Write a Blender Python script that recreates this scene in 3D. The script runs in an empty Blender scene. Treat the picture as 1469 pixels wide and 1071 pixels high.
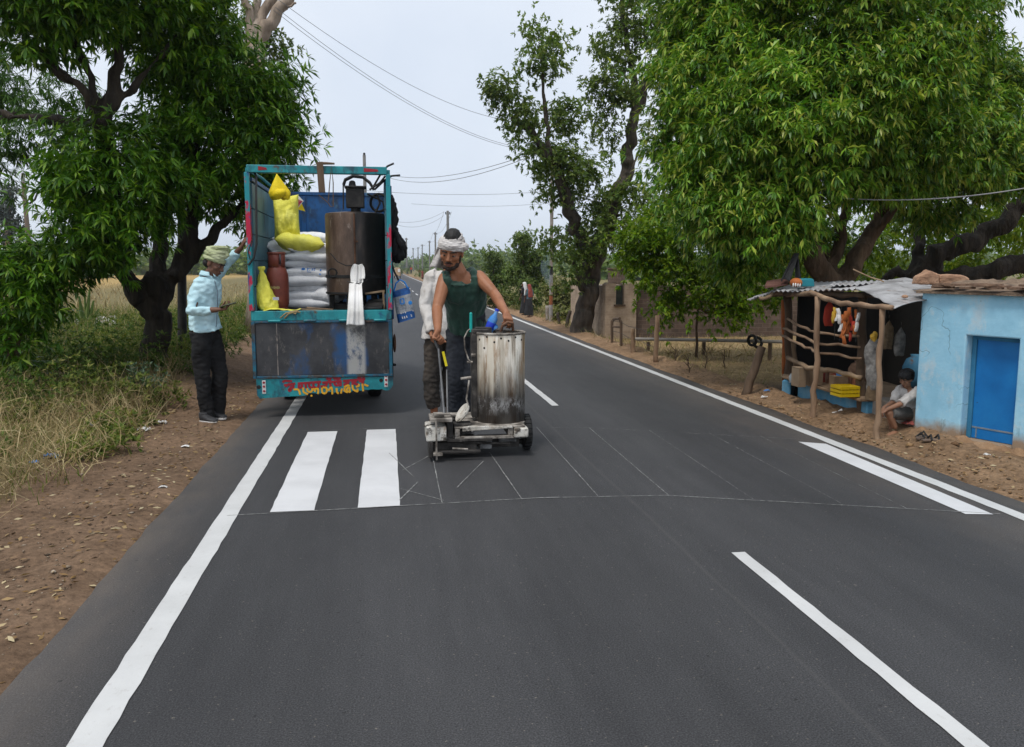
import bpy, bmesh, math, random
import numpy as np
from mathutils import Vector, Matrix, noise as mnoise
random.seed(7)
RNG = np.random.default_rng(11)
scene = bpy.context.scene
COL = scene.collection
R = math.radians
# ------------------------------------------------------------ camera geometry
FPX, CX, CY, EYE = 1200.0, 734.5, 535.5, 1.5
PITCH = math.atan(153.5 / FPX)
YAW = math.atan(186.5 * math.cos(PITCH) / FPX)
_R = Vector((math.cos(YAW), -math.sin(YAW), 0))
_F = Vector((math.sin(YAW) * math.cos(PITCH), math.cos(YAW) * math.cos(PITCH), -math.sin(PITCH)))
_U = Vector((math.sin(YAW) * math.sin(PITCH), math.cos(YAW) * math.sin(PITCH), math.cos(PITCH)))


def _ray(px, py):
    return _F + _R * ((px - CX) / FPX) + _U * ((CY - py) / FPX)


def gnd(px, py, z=0.0):
    d = _ray(px, py)
    t = (z - EYE) / d.z
    return Vector((d.x * t, d.y * t, z))


def at(px, py, Y):
    d = _ray(px, py)
    t = Y / d.y
    return Vector((d.x * t, Y, EYE + d.z * t))


def pxm(Y):
    return Y / FPX          # metres per photo pixel at distance Y


# ------------------------------------------------------------ materials
def _nt(name):
    m = bpy.data.materials.new(name)
    m.use_nodes = True
    n = m.node_tree
    for x in list(n.nodes):
        n.nodes.remove(x)
    o = n.nodes.new('ShaderNodeOutputMaterial')
    b = n.nodes.new('ShaderNodeBsdfPrincipled')
    n.links.new(b.outputs[0], o.inputs[0])
    return m, n, b, o


def c4(c):
    return (c[0], c[1], c[2], 1)


def ramp(n, fac, cols, pos=None, const=False):
    r = n.nodes.new('ShaderNodeValToRGB')
    e = r.color_ramp.elements
    k = len(cols)
    pos = pos or [0.3 + 0.4 * i / max(1, k - 1) for i in range(k)]
    while len(e) < k:
        e.new(0.5)
    for i in range(k):
        e[i].position = pos[i]
        e[i].color = c4(cols[i])
    if const:
        r.color_ramp.interpolation = 'CONSTANT'
    n.links.new(fac, r.inputs[0])
    return r.outputs[0]


def tex(n, scale, detail=5, stretch=(1, 1, 1), rough=0.6, off=(0, 0, 0), coord='Object'):
    t = n.nodes.new('ShaderNodeTexCoord')
    mp = n.nodes.new('ShaderNodeMapping')
    mp.inputs['Scale'].default_value = stretch
    mp.inputs['Location'].default_value = off
    n.links.new(t.outputs[coord], mp.inputs[0])
    x = n.nodes.new('ShaderNodeTexNoise')
    x.inputs['Scale'].default_value = scale
    x.inputs['Detail'].default_value = detail
    x.inputs['Roughness'].default_value = rough
    n.links.new(mp.outputs[0], x.inputs[0])
    return x.outputs[0]


def mix(n, fac, a, b, mode='MIX'):
    m = n.nodes.new('ShaderNodeMix')
    m.data_type = 'RGBA'
    m.blend_type = mode
    for i, v in ((0, fac), (6, a), (7, b)):
        if hasattr(v, 'links') or hasattr(v, 'is_linked'):
            n.links.new(v, m.inputs[i])
        elif i == 0:
            m.inputs[0].default_value = v
        else:
            m.inputs[i].default_value = c4(v)
    return m.outputs[2]


def math_(n, op, a, b=None, clamp=False):
    m = n.nodes.new('ShaderNodeMath')
    m.operation = op
    m.use_clamp = clamp
    for i, v in ((0, a), (1, b)):
        if v is None:
            continue
        if hasattr(v, 'is_linked'):
            n.links.new(v, m.inputs[i])
        else:
            m.inputs[i].default_value = v
    return m.outputs[0]


def bump(n, b, h, strength, dist=0.02):
    x = n.nodes.new('ShaderNodeBump')
    x.inputs['Strength'].default_value = strength
    x.inputs['Distance'].default_value = dist
    n.links.new(h, x.inputs['Height'])
    n.links.new(x.outputs[0], b.inputs['Normal'])


def M(name, cols, scale=6, rough=.8, bmp=.3, bscale=40, metal=0, stretch=(1, 1, 1), pos=None, spec=.4,
      dist=.01, over=None, sheen=0):
    """cols: noise ramp; over = list of (colour, scale, lo, hi, stretch) wear layers with their own shapes"""
    m, n, b, o = _nt(name)
    if len(cols) == 1:
        cols = [tuple(x * .85 for x in cols[0]), tuple(min(1, x * 1.12) for x in cols[0])]
    c = ramp(n, tex(n, scale, 6, stretch), cols, pos)
    for i, (oc, sc, lo, hi, st) in enumerate(over or []):
        f = ramp(n, tex(n, sc, 6, st, .7, (3.1 * i + 1, 7.7 * i, 2.2)), [(0, 0, 0), (1, 1, 1)], [lo, hi])
        c = mix(n, f, c, oc)
    n.links.new(c, b.inputs['Base Color'])
    b.inputs['Roughness'].default_value = rough
    b.inputs['Metallic'].default_value = metal
    b.inputs['Specular IOR Level'].default_value = spec
    if sheen:
        b.inputs['Sheen Weight'].default_value = sheen
    if bmp:
        bump(n, b, tex(n, bscale, 4, stretch), bmp, dist)
    return m


def leafmat(name, cols, rough=.5, trans=.25, spec=.35):
    m, n, b, o = _nt(name)
    g = n.nodes.new('ShaderNodeNewGeometry')
    c = ramp(n, g.outputs['Random Per Island'], cols, [i / (len(cols) - 1) for i in range(len(cols))])
    big = ramp(n, tex(n, .9, 3), [(.72, .72, .72), (1.2, 1.2, 1.15)], [.35, .65])
    c = mix(n, 1.0, c, big, 'MULTIPLY')
    n.links.new(c, b.inputs['Base Color'])
    b.inputs['Roughness'].default_value = rough
    b.inputs['Specular IOR Level'].default_value = spec
    t = n.nodes.new('ShaderNodeBsdfTranslucent')
    n.links.new(mix(n, 1.0, c, (1.25, 1.35, .6), 'MULTIPLY'), t.inputs[0])
    ms = n.nodes.new('ShaderNodeMixShader')
    ms.inputs[0].default_value = trans
    n.links.new(b.outputs[0], ms.inputs[1])
    n.links.new(t.outputs[0], ms.inputs[2])
    n.links.new(ms.outputs[0], o.inputs[0])
    return m


# ------------------------------------------------------------ mesh builder (world coordinates)
WLOC = {}


def link(o):
    COL.objects.link(o)
    return o


def tag(o, label=None, cat=None, group=None, kind=None):
    if label:
        o['label'] = label
    if cat:
        o['category'] = cat
    if group:
        o['group'] = group
    if kind:
        o['kind'] = kind
    return o


def thing(name, label, cat, loc, group=None):
    o = bpy.data.objects.new(name, None)
    link(o)
    o.empty_display_size = .1
    o.location = loc
    WLOC[o] = Vector(loc)
    return tag(o, label, cat, group)


def _frame(t):
    t = t.normalized()
    r = Vector((0, 0, 1)) if abs(t.z) < .9 else Vector((1, 0, 0))
    u = t.cross(r).normalized()
    return u, t.cross(u).normalized()


class MB:
    def __init__(s):
        s.v, s.f, s.m = [], [], []

    def add(s, vs, fs, mi=0):
        k = len(s.v)
        s.v += [tuple(x) for x in vs]
        s.f += [tuple(i + k for i in q) for q in fs]
        s.m += [mi] * len(fs)
        return s

    def box(s, c, sz, rz=0, mi=0, ax=None):
        c = Vector(c)
        hx, hy, hz = sz[0] / 2, sz[1] / 2, sz[2] / 2
        if ax is None:
            X = Vector((math.cos(rz), math.sin(rz), 0))
            Y = Vector((-math.sin(rz), math.cos(rz), 0))
            Z = Vector((0, 0, 1))
        else:
            X, Y, Z = ax
        vs = [c + X * (hx * i) + Y * (hy * j) + Z * (hz * k) for k in (-1, 1) for j in (-1, 1) for i in (-1, 1)]
        return s.add(vs, [(0, 2, 3, 1), (4, 5, 7, 6), (0, 1, 5, 4), (2, 6, 7, 3), (0, 4, 6, 2), (1, 3, 7, 5)], mi)

    def box2(s, a, b, mi=0):
        a, b = Vector(a), Vector(b)
        return s.box((a + b) / 2, [abs(x) for x in (b - a)], 0, mi)

    def bar(s, a, b, w, h, up=(0, 0, 1), mi=0):
        a, b = Vector(a), Vector(b)
        Y = (b - a).normalized()
        X = Y.cross(Vector(up))
        if X.length < 1e-4:
            X = Y.cross(Vector((1, 0, 0)))
        X.normalize()
        return s.box((a + b) / 2, (w, (b - a).length, h), ax=(X, Y, X.cross(Y)), mi=mi)

    def tube(s, pts, rad, n=8, cap=True, mi=0, flat=None):
        pts = [Vector(p) for p in pts]
        k = len(pts)
        if not hasattr(rad, '__len__'):
            rad = [rad] * k
        vs = []
        u = None
        for i, p in enumerate(pts):
            t = (pts[min(i + 1, k - 1)] - pts[max(i - 1, 0)])
            t = t.normalized() if t.length > 1e-9 else Vector((0, 0, 1))
            if u is None:
                u, w = _frame(t)
                if flat is not None:
                    u = (Vector(flat[0]) - t * t.dot(Vector(flat[0]))).normalized()
            u = (u - t * u.dot(t)).normalized()
            w = t.cross(u)
            fu, fw = (1, 1) if flat is None else flat[1]
            for j in range(n):
                a = 2 * math.pi * j / n
                vs.append(p + u * (math.cos(a) * rad[i] * fu) + w * (math.sin(a) * rad[i] * fw))
        fs = [(i * n + j, i * n + (j + 1) % n, (i + 1) * n + (j + 1) % n, (i + 1) * n + j) for i in range(k - 1) for j in range(n)]
        if cap:
            fs.append(tuple(range(n - 1, -1, -1)))
            fs.append(tuple((k - 1) * n + j for j in range(n)))
        return s.add(vs, fs, mi)

    def loft(s, rings, n=20, mi=0, p=2.0):
        """rings: (centre, u vector, v vector) - closed elliptical loft"""
        vs = []
        for c, u, v in rings:
            c, u, v = Vector(c), Vector(u), Vector(v)
            for j in range(n):
                a = 2 * math.pi * j / n
                ca, sa = math.cos(a), math.sin(a)
                e = 2 / p
                vs.append(c + u * math.copysign(abs(ca) ** e, ca) + v * math.copysign(abs(sa) ** e, sa))
        k = len(rings)
        fs = [(i * n + j, i * n + (j + 1) % n, (i + 1) * n + (j + 1) % n, (i + 1) * n + j) for i in range(k - 1) for j in range(n)]
        fs.append(tuple(range(n - 1, -1, -1)))
        fs.append(tuple((k - 1) * n + j for j in range(n)))
        return s.add(vs, fs, mi)

    def ell(s, c, X, Y, Z, n=14, m=9, mi=0):
        c, X, Y, Z = Vector(c), Vector(X), Vector(Y), Vector(Z)
        vs = [c - Z]
        for i in range(1, m):
            a = math.pi * i / m
            for j in range(n):
                b = 2 * math.pi * j / n
                vs.append(c - Z * math.cos(a) + (X * math.cos(b) + Y * math.sin(b)) * math.sin(a))
        vs.append(c + Z)
        fs = [(0, 1 + (j + 1) % n, 1 + j) for j in range(n)]
        for i in range(m - 2):
            for j in range(n):
                fs.append((1 + i * n + j, 1 + i * n + (j + 1) % n, 1 + (i + 1) * n + (j + 1) % n, 1 + (i + 1) * n + j))
        t = len(vs) - 1
        o = 1 + (m - 2) * n
        fs += [(o + j, o + (j + 1) % n, t) for j in range(n)]
        return s.add(vs, fs, mi)

    def sph(s, c, r, n=12, m=8, mi=0):
        return s.ell(c, (r, 0, 0), (0, r, 0), (0, 0, r), n, m, mi)

    def lathe(s, c, prof, n=24, mi=0, axis=None, closed=False):
        """prof: list of (radius, height) along axis"""
        c = Vector(c)
        Z = Vector(axis).normalized() if axis is not None else Vector((0, 0, 1))
        X, Y = _frame(Z) if axis is not None else (Vector((1, 0, 0)), Vector((0, 1, 0)))
        if X.cross(Y).dot(Z) < 0:
            Y = -Y
        vs = [c + Z * h + X * (math.cos(2 * math.pi * j / n) * r) + Y * (math.sin(2 * math.pi * j / n) * r) for r, h in prof for j in range(n)]
        k = len(prof)
        fs = [(i * n + j, i * n + (j + 1) % n, (i + 1) * n + (j + 1) % n, (i + 1) * n + j) for i in range(k - 1) for j in range(n)]
        if closed:
            fs += [((k - 1) * n + j, (k - 1) * n + (j + 1) % n, (j + 1) % n, j) for j in range(n)]
        else:
            if prof[0][0] > 1e-5:
                fs.append(tuple(range(n - 1, -1, -1)))
            if prof[-1][0] > 1e-5:
                fs.append(tuple((k - 1) * n + j for j in range(n)))
        return s.add(vs, fs, mi)

    def torus(s, c, axis, Rr, r, n=24, m=8, mi=0, arc=None):
        Z = Vector(axis).normalized()
        X, Y = _frame(Z)
        a0, a1 = arc or (0, 2 * math.pi)
        k = n if arc is None else n + 1
        pts = [Vector(c) + (X * math.cos(a0 + (a1 - a0) * i / n) + Y * math.sin(a0 + (a1 - a0) * i / n)) * Rr for i in range(k)]
        if arc is None:
            vs = []
            for i, p in enumerate(pts):
                d = (p - Vector(c)).normalized()
                for j in range(m):
                    a = 2 * math.pi * j / m
                    vs.append(p + d * (math.cos(a) * r) + Z * (math.sin(a) * r))
            fs = [(i * m + j, ((i + 1) % n) * m + j, ((i + 1) % n) * m + (j + 1) % m, i * m + (j + 1) % m) for i in range(n) for j in range(m)]
            return s.add(vs, fs, mi)
        return s.tube(pts, r, m, True, mi)

    def prism(s, outline, depth, mi=0):
        """outline: list of 3-D points of a flat polygon; depth: extrusion vector"""
        o = [Vector(p) for p in outline]
        d = Vector(depth)
        k = len(o)
        nrm = Vector((0, 0, 0))
        for i in range(k):
            nrm += o[i].cross(o[(i + 1) % k])
        if nrm.dot(d) > 0:
            o.reverse()
        vs = o + [p + d for p in o]
        fs = [tuple(range(k)), tuple(range(2 * k - 1, k - 1, -1))]
        fs += [(i, k + i, k + (i + 1) % k, (i + 1) % k) for i in range(k)]
        return s.add(vs, fs, mi)

    def grid(s, fn, nu, nv, mi=0, thick=0):
        vs = [fn(i / nu, j / nv) for j in range(nv + 1) for i in range(nu + 1)]
        w = nu + 1
        fs = [(j * w + i, j * w + i + 1, (j + 1) * w + i + 1, (j + 1) * w + i) for j in range(nv) for i in range(nu)]
        return s.add(vs, fs, mi)

    def mesh(s, name, off=Vector((0, 0, 0))):
        me = bpy.data.meshes.new(name)
        me.from_pydata([(x - off.x, y - off.y, z - off.z) for x, y, z in s.v], [], s.f)
        me.polygons.foreach_set('material_index', s.m)
        me.update()
        return me

    def build(s, name, mats, parent=None, loc=None, smooth=True, bevel=0, solid=0, sub=0, fixn=True):
        off = WLOC[parent] if parent is not None else Vector(loc or (0, 0, 0))
        me = s.mesh(name, off)
        if fixn:
            bm = bmesh.new()
            bm.from_mesh(me)
            bmesh.ops.recalc_face_normals(bm, faces=bm.faces)
            bm.to_mesh(me)
            bm.free()
        o = bpy.data.objects.new(name, me)
        link(o)
        for m in (mats if isinstance(mats, (list, tuple)) else [mats]):
            me.materials.append(m)
        if parent is not None:
            o.parent = parent
        else:
            o.location = off
        WLOC[o] = off
        if smooth:
            me.polygons.foreach_set('use_smooth', [True] * len(me.polygons))
            if smooth != 'all' and hasattr(me, 'set_sharp_from_angle'):
                me.set_sharp_from_angle(angle=R(40))
        if solid:
            md = o.modifiers.new('solid', 'SOLIDIFY')
            md.thickness = solid
            md.offset = 0
        if bevel:
            md = o.modifiers.new('bevel', 'BEVEL')
            md.width = bevel
            md.segments = 2
            md.limit_method = 'ANGLE'
            md.angle_limit = R(40)
        if sub:
            md = o.modifiers.new('sub', 'SUBSURF')
            md.levels = md.render_levels = sub
        return o

    def skin(s, name, mats, parent=None, loc=None, voxel=.008, smooth=4, disp=None, cut=None):
        """weld every closed piece into ONE continuous surface (voxel remesh), relax it, optionally wrinkle it"""
        off = WLOC[parent] if parent is not None else Vector(loc or (0, 0, 0))
        me = s.mesh(name + '_tmp', off)
        bm = bmesh.new()
        bm.from_mesh(me)
        bmesh.ops.recalc_face_normals(bm, faces=bm.faces)
        bm.to_mesh(me)
        bm.free()
        o = bpy.data.objects.new(name, me)
        link(o)
        md = o.modifiers.new('r', 'REMESH')
        md.mode = 'VOXEL'
        md.voxel_size = voxel
        if smooth:
            ms = o.modifiers.new('s', 'SMOOTH')
            ms.iterations = smooth
            ms.factor = .5
        bpy.context.view_layer.update()
        dg = bpy.context.evaluated_depsgraph_get()
        me2 = bpy.data.meshes.new_from_object(o.evaluated_get(dg))
        o.modifiers.clear()
        o.data = me2
        me2.name = name
        bpy.data.meshes.remove(me)
        nv = len(me2.vertices)
        co = np.empty(nv * 3)
        me2.vertices.foreach_get('co', co)
        co = co.reshape(-1, 3)
        if disp:
            nn = np.empty(nv * 3)
            me2.vertices.foreach_get('normal', nn)
            nn = nn.reshape(-1, 3)
            for amp, sc, st in disp:
                h = np.array([mnoise.noise(Vector((x * sc * st[0] + 3, y * sc * st[1] + 5, z * sc * st[2]))) for x, y, z in co])
                co = co + nn * (h * amp)[:, None]
            me2.vertices.foreach_set('co', co.ravel())
        me2.materials.clear()
        for m in (mats if isinstance(mats, (list, tuple)) else [mats]):
            me2.materials.append(m)
        me2.polygons.foreach_set('use_smooth', [True] * len(me2.polygons))
        me2.update()
        if parent is not None:
            o.parent = parent
        else:
            o.location = off
        WLOC[o] = off
        return o


def npmesh(name, V, faces, mats, parent=None, loc=None, smooth=False, mi=None):
    """faces: (F,k) int array"""
    off = WLOC[parent] if parent is not None else Vector(loc or (0, 0, 0))
    V = np.asarray(V, dtype=np.float32) - np.array(off, dtype=np.float32)
    F = np.asarray(faces, dtype=np.int32)
    me = bpy.data.meshes.new(name)
    me.vertices.add(len(V))
    me.vertices.foreach_set('co', V.ravel())
    k = F.shape[1]
    me.loops.add(F.size)
    me.loops.foreach_set('vertex_index', F.ravel())
    me.polygons.add(len(F))
    me.polygons.foreach_set('loop_start', np.arange(0, F.size, k, dtype=np.int32))
    me.polygons.foreach_set('loop_total', np.full(len(F), k, dtype=np.int32))
    if mi is not None:
        me.polygons.foreach_set('material_index', np.asarray(mi, dtype=np.int32))
    if smooth:
        me.polygons.foreach_set('use_smooth', np.ones(len(F), dtype=bool))
    me.update(calc_edges=True)
    me.validate()
    o = bpy.data.objects.new(name, me)
    link(o)
    for m in (mats if isinstance(mats, (list, tuple)) else [mats]):
        me.materials.append(m)
    if parent is not None:
        o.parent = parent
    else:
        o.location = off
    WLOC[o] = off
    return o


def copy_tree(o, parent=None):
    c = o.copy()
    link(c)
    if parent is not None:
        c.parent = parent
    for ch in list(o.children):
        copy_tree(ch, c)
    return c


def norm(a):
    return a / np.maximum(np.linalg.norm(a, axis=-1, keepdims=True), 1e-9)


def wob(pts, amp, seed=0, n=3):
    """subdivide a polyline and let it wander, like a real branch"""
    rr = random.Random(seed)
    pts = [Vector(p) for p in pts]
    out = []
    for a, b in zip(pts[:-1], pts[1:]):
        for i in range(n):
            p = a.lerp(b, i / n)
            if out:
                p = p + Vector((rr.uniform(-amp, amp), rr.uniform(-amp, amp), rr.uniform(-amp, amp)))
            out.append(p)
    out.append(pts[-1])
    return out


def rlerp(r0, r1, k):
    return [r0 + (r1 - r0) * i / (k - 1) for i in range(k)]
# ============================================================ camera, light, sky
cam = bpy.data.cameras.new('camera')
cam.sensor_width = 36
cam.lens = FPX / 1469 * 36
cam.clip_end = 6000
cam.clip_start = .05
camo = link(bpy.data.objects.new('camera', cam))
camo.matrix_world = Matrix(((_R.x, _U.x, -_F.x, 0), (_R.y, _U.y, -_F.y, 0), (_R.z, _U.z, -_F.z, EYE), (0, 0, 0, 1)))
scene.camera = camo

SUN_EL, SUN_AZ = R(64), R(-140)          # azimuth measured from +Y towards +X
sd = Vector((math.sin(SUN_AZ) * math.cos(SUN_EL), math.cos(SUN_AZ) * math.cos(SUN_EL), math.sin(SUN_EL)))
sl = bpy.data.lights.new('sun', 'SUN')
sl.energy = 2.1
sl.angle = R(13)
sl.color = (1, .96, .9)
so = link(bpy.data.objects.new('sun', sl))
so.rotation_euler = (-sd).to_track_quat('-Z', 'Y').to_euler()
so.location = (0, 0, 30)

w = bpy.data.worlds.new('World')
scene.world = w
w.use_nodes = True
n = w.node_tree
for x in list(n.nodes):
    n.nodes.remove(x)
wo = n.nodes.new('ShaderNodeOutputWorld')
sky = n.nodes.new('ShaderNodeTexSky')
sky.sky_type = 'NISHITA'
sky.sun_disc = False
sky.sun_elevation = SUN_EL
sky.sun_rotation = SUN_AZ
sky.dust_density = 4
sky.air_density = 1.2
bg1 = n.nodes.new('ShaderNodeBackground')
bg1.inputs[1].default_value = .07
n.links.new(sky.outputs[0], bg1.inputs[0])
# the even cloud veil of a hazy overcast day, thinner towards the horizon haze
tc = n.nodes.new('ShaderNodeTexCoord')
nz = n.nodes.new('ShaderNodeTexNoise')
nz.inputs['Scale'].default_value = 2.2
nz.inputs['Detail'].default_value = 5
n.links.new(tc.outputs['Generated'], nz.inputs[0])
cl = ramp(n, nz.outputs[0], [(.60, .665, .765), (.67, .725, .81), (.75, .79, .85)], [.34, .5, .68])
bg2 = n.nodes.new('ShaderNodeBackground')
bg2.inputs[1].default_value = 1.31
n.links.new(cl, bg2.inputs[0])
ad = n.nodes.new('ShaderNodeMixShader')
ad.inputs[0].default_value = .9
n.links.new(bg1.outputs[0], ad.inputs[1])
n.links.new(bg2.outputs[0], ad.inputs[2])
n.links.new(ad.outputs[0], wo.inputs[0])
vs = scene.view_settings
vs.view_transform = 'Standard'
vs.look = 'None'
vs.exposure = 0
vs.gamma = 1
vs.use_curve_mapping = False
scene.cycles.use_denoising = True
scene.cycles.max_bounces = 6
scene.cycles.diffuse_bounces = 3
scene.cycles.transparent_max_bounces = 6
scene.cycles.volume_bounces = 2

# ============================================================ ground
XL, XM, XR = -.955, 1.83, 3.79            # left edge line, centre line, right edge line
AL, AR = -1.36, 4.02                       # asphalt edges


def bend(y):
    return 4.6e-5 * max(0.0, y - 85) ** 2


def fbm(x, y, sc):
    return mnoise.noise(Vector((x * sc, y * sc, 1.7))) + .5 * mnoise.noise(Vector((x * sc * 2.1, y * sc * 2.1, 4.1)))


def axis_lines(lo, hi, step, far_lo, far_hi, g=1.22):
    a = list(np.arange(lo, hi, step))
    s, x = step, hi
    while x < far_hi:
        a.append(x)
        s *= g
        x += s
    a.append(far_hi)
    s, x = step, lo
    b = []
    while x > far_lo:
        s *= g
        x -= s
        b.append(max(x, far_lo))
    return np.array(b[::-1] + a)


gx = axis_lines(-5, 9, .075, -2400, 2400)
gy = axis_lines(1.5, 16, .075, -40, 2600, 1.12)
GX, GY = np.meshgrid(gx, gy)
nx, ny = len(gx), len(gy)
P0 = np.stack([GX.ravel(), GY.ravel()], 1)
Z = np.zeros(len(P0))
Cc = np.zeros((len(P0), 4), dtype=np.float32)
left_soil = np.array((.180, .118, .076))
right_soil = np.array((.235, .152, .090))
dark_soil = np.array((.115, .080, .052))
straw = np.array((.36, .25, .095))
scrub = np.array((.16, .135, .06))
dry = np.array((.24, .17, .085))


def sstep(a, b, x):
    t = min(1, max(0, (x - a) / (b - a)))
    return t * t * (3 - 2 * t)


for i, (x, y) in enumerate(P0):
    xb = x - bend(y)
    nn = fbm(x, y, .8)
    n2 = fbm(x, y, 3.7) if abs(x) < 30 and y < 60 else 0
    n3 = fbm(x, y, 11) if abs(x) < 9 and y < 16 else 0
    if xb < 1.3:
        out = AL - xb
        c = left_soil * (1 + .18 * nn + .16 * n2)
        c = c * (1 - sstep(.9, 1.6, out + .35 * nn)) + scrub * sstep(.9, 1.6, out + .35 * nn)
        f = sstep(14, 22, out + 2 * nn)
        f2 = sstep(70, 110, out)
        c = c * (1 - f) + (straw * (1 - f2) + scrub * f2) * f
        z = .02 * n2 + .012 * n3 + .05 * sstep(.9, 2.5, out) * (1 + nn) + .22 * sstep(8.6, 11, y) * sstep(.15, 1.2, out) * (1 - sstep(2.2, 4, out))
    else:
        out = xb - AR
        c = right_soil * (1 + .14 * nn + .14 * n2)
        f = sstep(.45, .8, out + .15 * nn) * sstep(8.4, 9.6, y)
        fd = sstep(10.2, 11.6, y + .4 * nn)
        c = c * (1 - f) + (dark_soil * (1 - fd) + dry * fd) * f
        f3 = sstep(24, 34, y) * sstep(.8, 2, out)
        c = c * (1 - f3) + scrub * 1.1 * f3
        z = .018 * n2 + .012 * n3 - .12 * f + .05 * sstep(.25, .55, out) * (1 - sstep(.6, 1.1, out)) * (1 + n2) * (1 if y > 4 else 0)
    edge = sstep(0, .16, out)
    Z[i] = -.03 + (z + .035) * edge if out < .2 else z + .005
    if out < 0:
        Z[i] = -.035
    if y > 120:
        Z[i] = Z[i] * .2 - .02
    Cc[i, :3] = np.clip(c, .01, 1)
Cc[:, 3] = 1
V = np.column_stack([P0, Z])
idx = np.arange(nx * ny).reshape(ny, nx)
F = np.stack([idx[:-1, :-1], idx[:-1, 1:], idx[1:, 1:], idx[1:, :-1]], -1).reshape(-1, 4)
m, n, b, o = _nt('earth')
at_ = n.nodes.new('ShaderNodeVertexColor')
at_.layer_name = 'soil'
fine = ramp(n, tex(n, 22, 8, rough=.75), [(.50, .48, .46), (1.0, 1.0, 1.0), (1.6, 1.56, 1.5)], [.3, .5, .72])
fine2 = ramp(n, tex(n, 3.1, 5), [(.82, .8, .78), (1.18, 1.18, 1.18)], [.35, .65])
c = mix(n, 1, mix(n, 1, at_.outputs[0], fine, 'MULTIPLY'), fine2, 'MULTIPLY')
n.links.new(c, b.inputs['Base Color'])
b.inputs['Roughness'].default_value = .95
b.inputs['Specular IOR Level'].default_value = .15
bump(n, b, tex(n, 30, 8, rough=.75), .7, .03)
EARTH = m
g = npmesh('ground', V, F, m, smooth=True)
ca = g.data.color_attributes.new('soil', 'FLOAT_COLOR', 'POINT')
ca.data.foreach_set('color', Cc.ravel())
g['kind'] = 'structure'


def hgt(x, y):
    """ground height under a point"""
    j = min(max(int(np.searchsorted(gx, x)), 1), nx - 1)
    i = min(max(int(np.searchsorted(gy, y)), 1), ny - 1)
    return float(Z[i * nx + j])


# ------------------------------------------------------------ road
ys = list(np.arange(-12, 30, .12)) + list(np.arange(30, 130, 2)) + list(np.arange(130, 700, 10))
cols_ = 24
V, F = [], []
for y in ys:
    jl = .016 * fbm(0, y, 1.1) + .018 * fbm(3, y, 6) if y < 30 else 0
    jr = .07 * fbm(9, y, .8) + .018 * fbm(5, y, 6) if y < 30 else 0
    x0, x1 = AL + jl, AR + jr
    V.append((x0 + bend(y) - .02, y, -.034))
    for k in range(cols_ + 1):
        V.append((x0 + (x1 - x0) * k / cols_ + bend(y), y, .0))
    V.append((x1 + bend(y) + .02, y, -.034))
wv = cols_ + 3
for i in range(len(ys) - 1):
    for k in range(wv - 1):
        a = i * wv + k
        F.append((a, a + 1, a + wv + 1, a + wv))
m, n, b, o = _nt('asphalt')
tcx = n.nodes.new('ShaderNodeTexCoord')
sx = n.nodes.new('ShaderNodeSeparateXYZ')
n.links.new(tcx.outputs['Object'], sx.inputs[0])
base = ramp(n, tex(n, 150, 4, rough=.8), [(.014, .014, .0147), (.039, .0388, .0406), (.094, .0935, .097)], [.34, .5, .72])
strk = ramp(n, tex(n, 1.6, 7, (1, .3, 1), .7), [(.84, .84, .85), (1.0, 1.0, 1.0), (1.17, 1.165, 1.16)], [.34, .5, .68])
strk2 = ramp(n, tex(n, 9, 5, (1, .06, 1), .6, (4, 0, 0)), [(.94, .94, .94), (1.05, 1.05, 1.05)], [.38, .62])
c = mix(n, 1, mix(n, 1, base, strk, 'MULTIPLY'), strk2, 'MULTIPLY')
# dust blown in from the verges and a few pale scuffs
dl = math_(n, 'SUBTRACT', math_(n, 'MULTIPLY', sx.outputs[0], -1.0), .98)
dr = math_(n, 'SUBTRACT', sx.outputs[0], 3.0)
dd = math_(n, 'MULTIPLY', math_(n, 'MAXIMUM', math_(n, 'MULTIPLY', dl, 1.5), math_(n, 'MULTIPLY', dr, .55)), 1.0, True)
dn = ramp(n, tex(n, 4, 6, (1, .35, 1), .7), [(.25, .25, .25), (1, 1, 1)], [.35, .7])
c = mix(n, math_(n, 'MULTIPLY', math_(n, 'MULTIPLY', dd, dn), .62, True), c, (.20, .155, .115))
sc_ = ramp(n, tex(n, 5, 8, (1, .22, 1), .8, (9, 2, 0)), [(0, 0, 0), (1, 1, 1)], [.63, .78])
c = mix(n, math_(n, 'MULTIPLY', sc_, .35), c, (.17, .15, .125))
sp_ = ramp(n, tex(n, 55, 3, (1, 1, 1), .6, (1, 8, 0)), [(0, 0, 0), (1, 1, 1)], [.66, .71])
c = mix(n, math_(n, 'MULTIPLY', sp_, .6), c, (.20, .18, .15))
dk_ = ramp(n, tex(n, 34, 2, (1, 1, 1), .5, (6, 3, 0)), [(0, 0, 0), (1, 1, 1)], [.70, .74])
c = mix(n, math_(n, 'MULTIPLY', dk_, .7), c, (.012, .012, .012))
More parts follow.
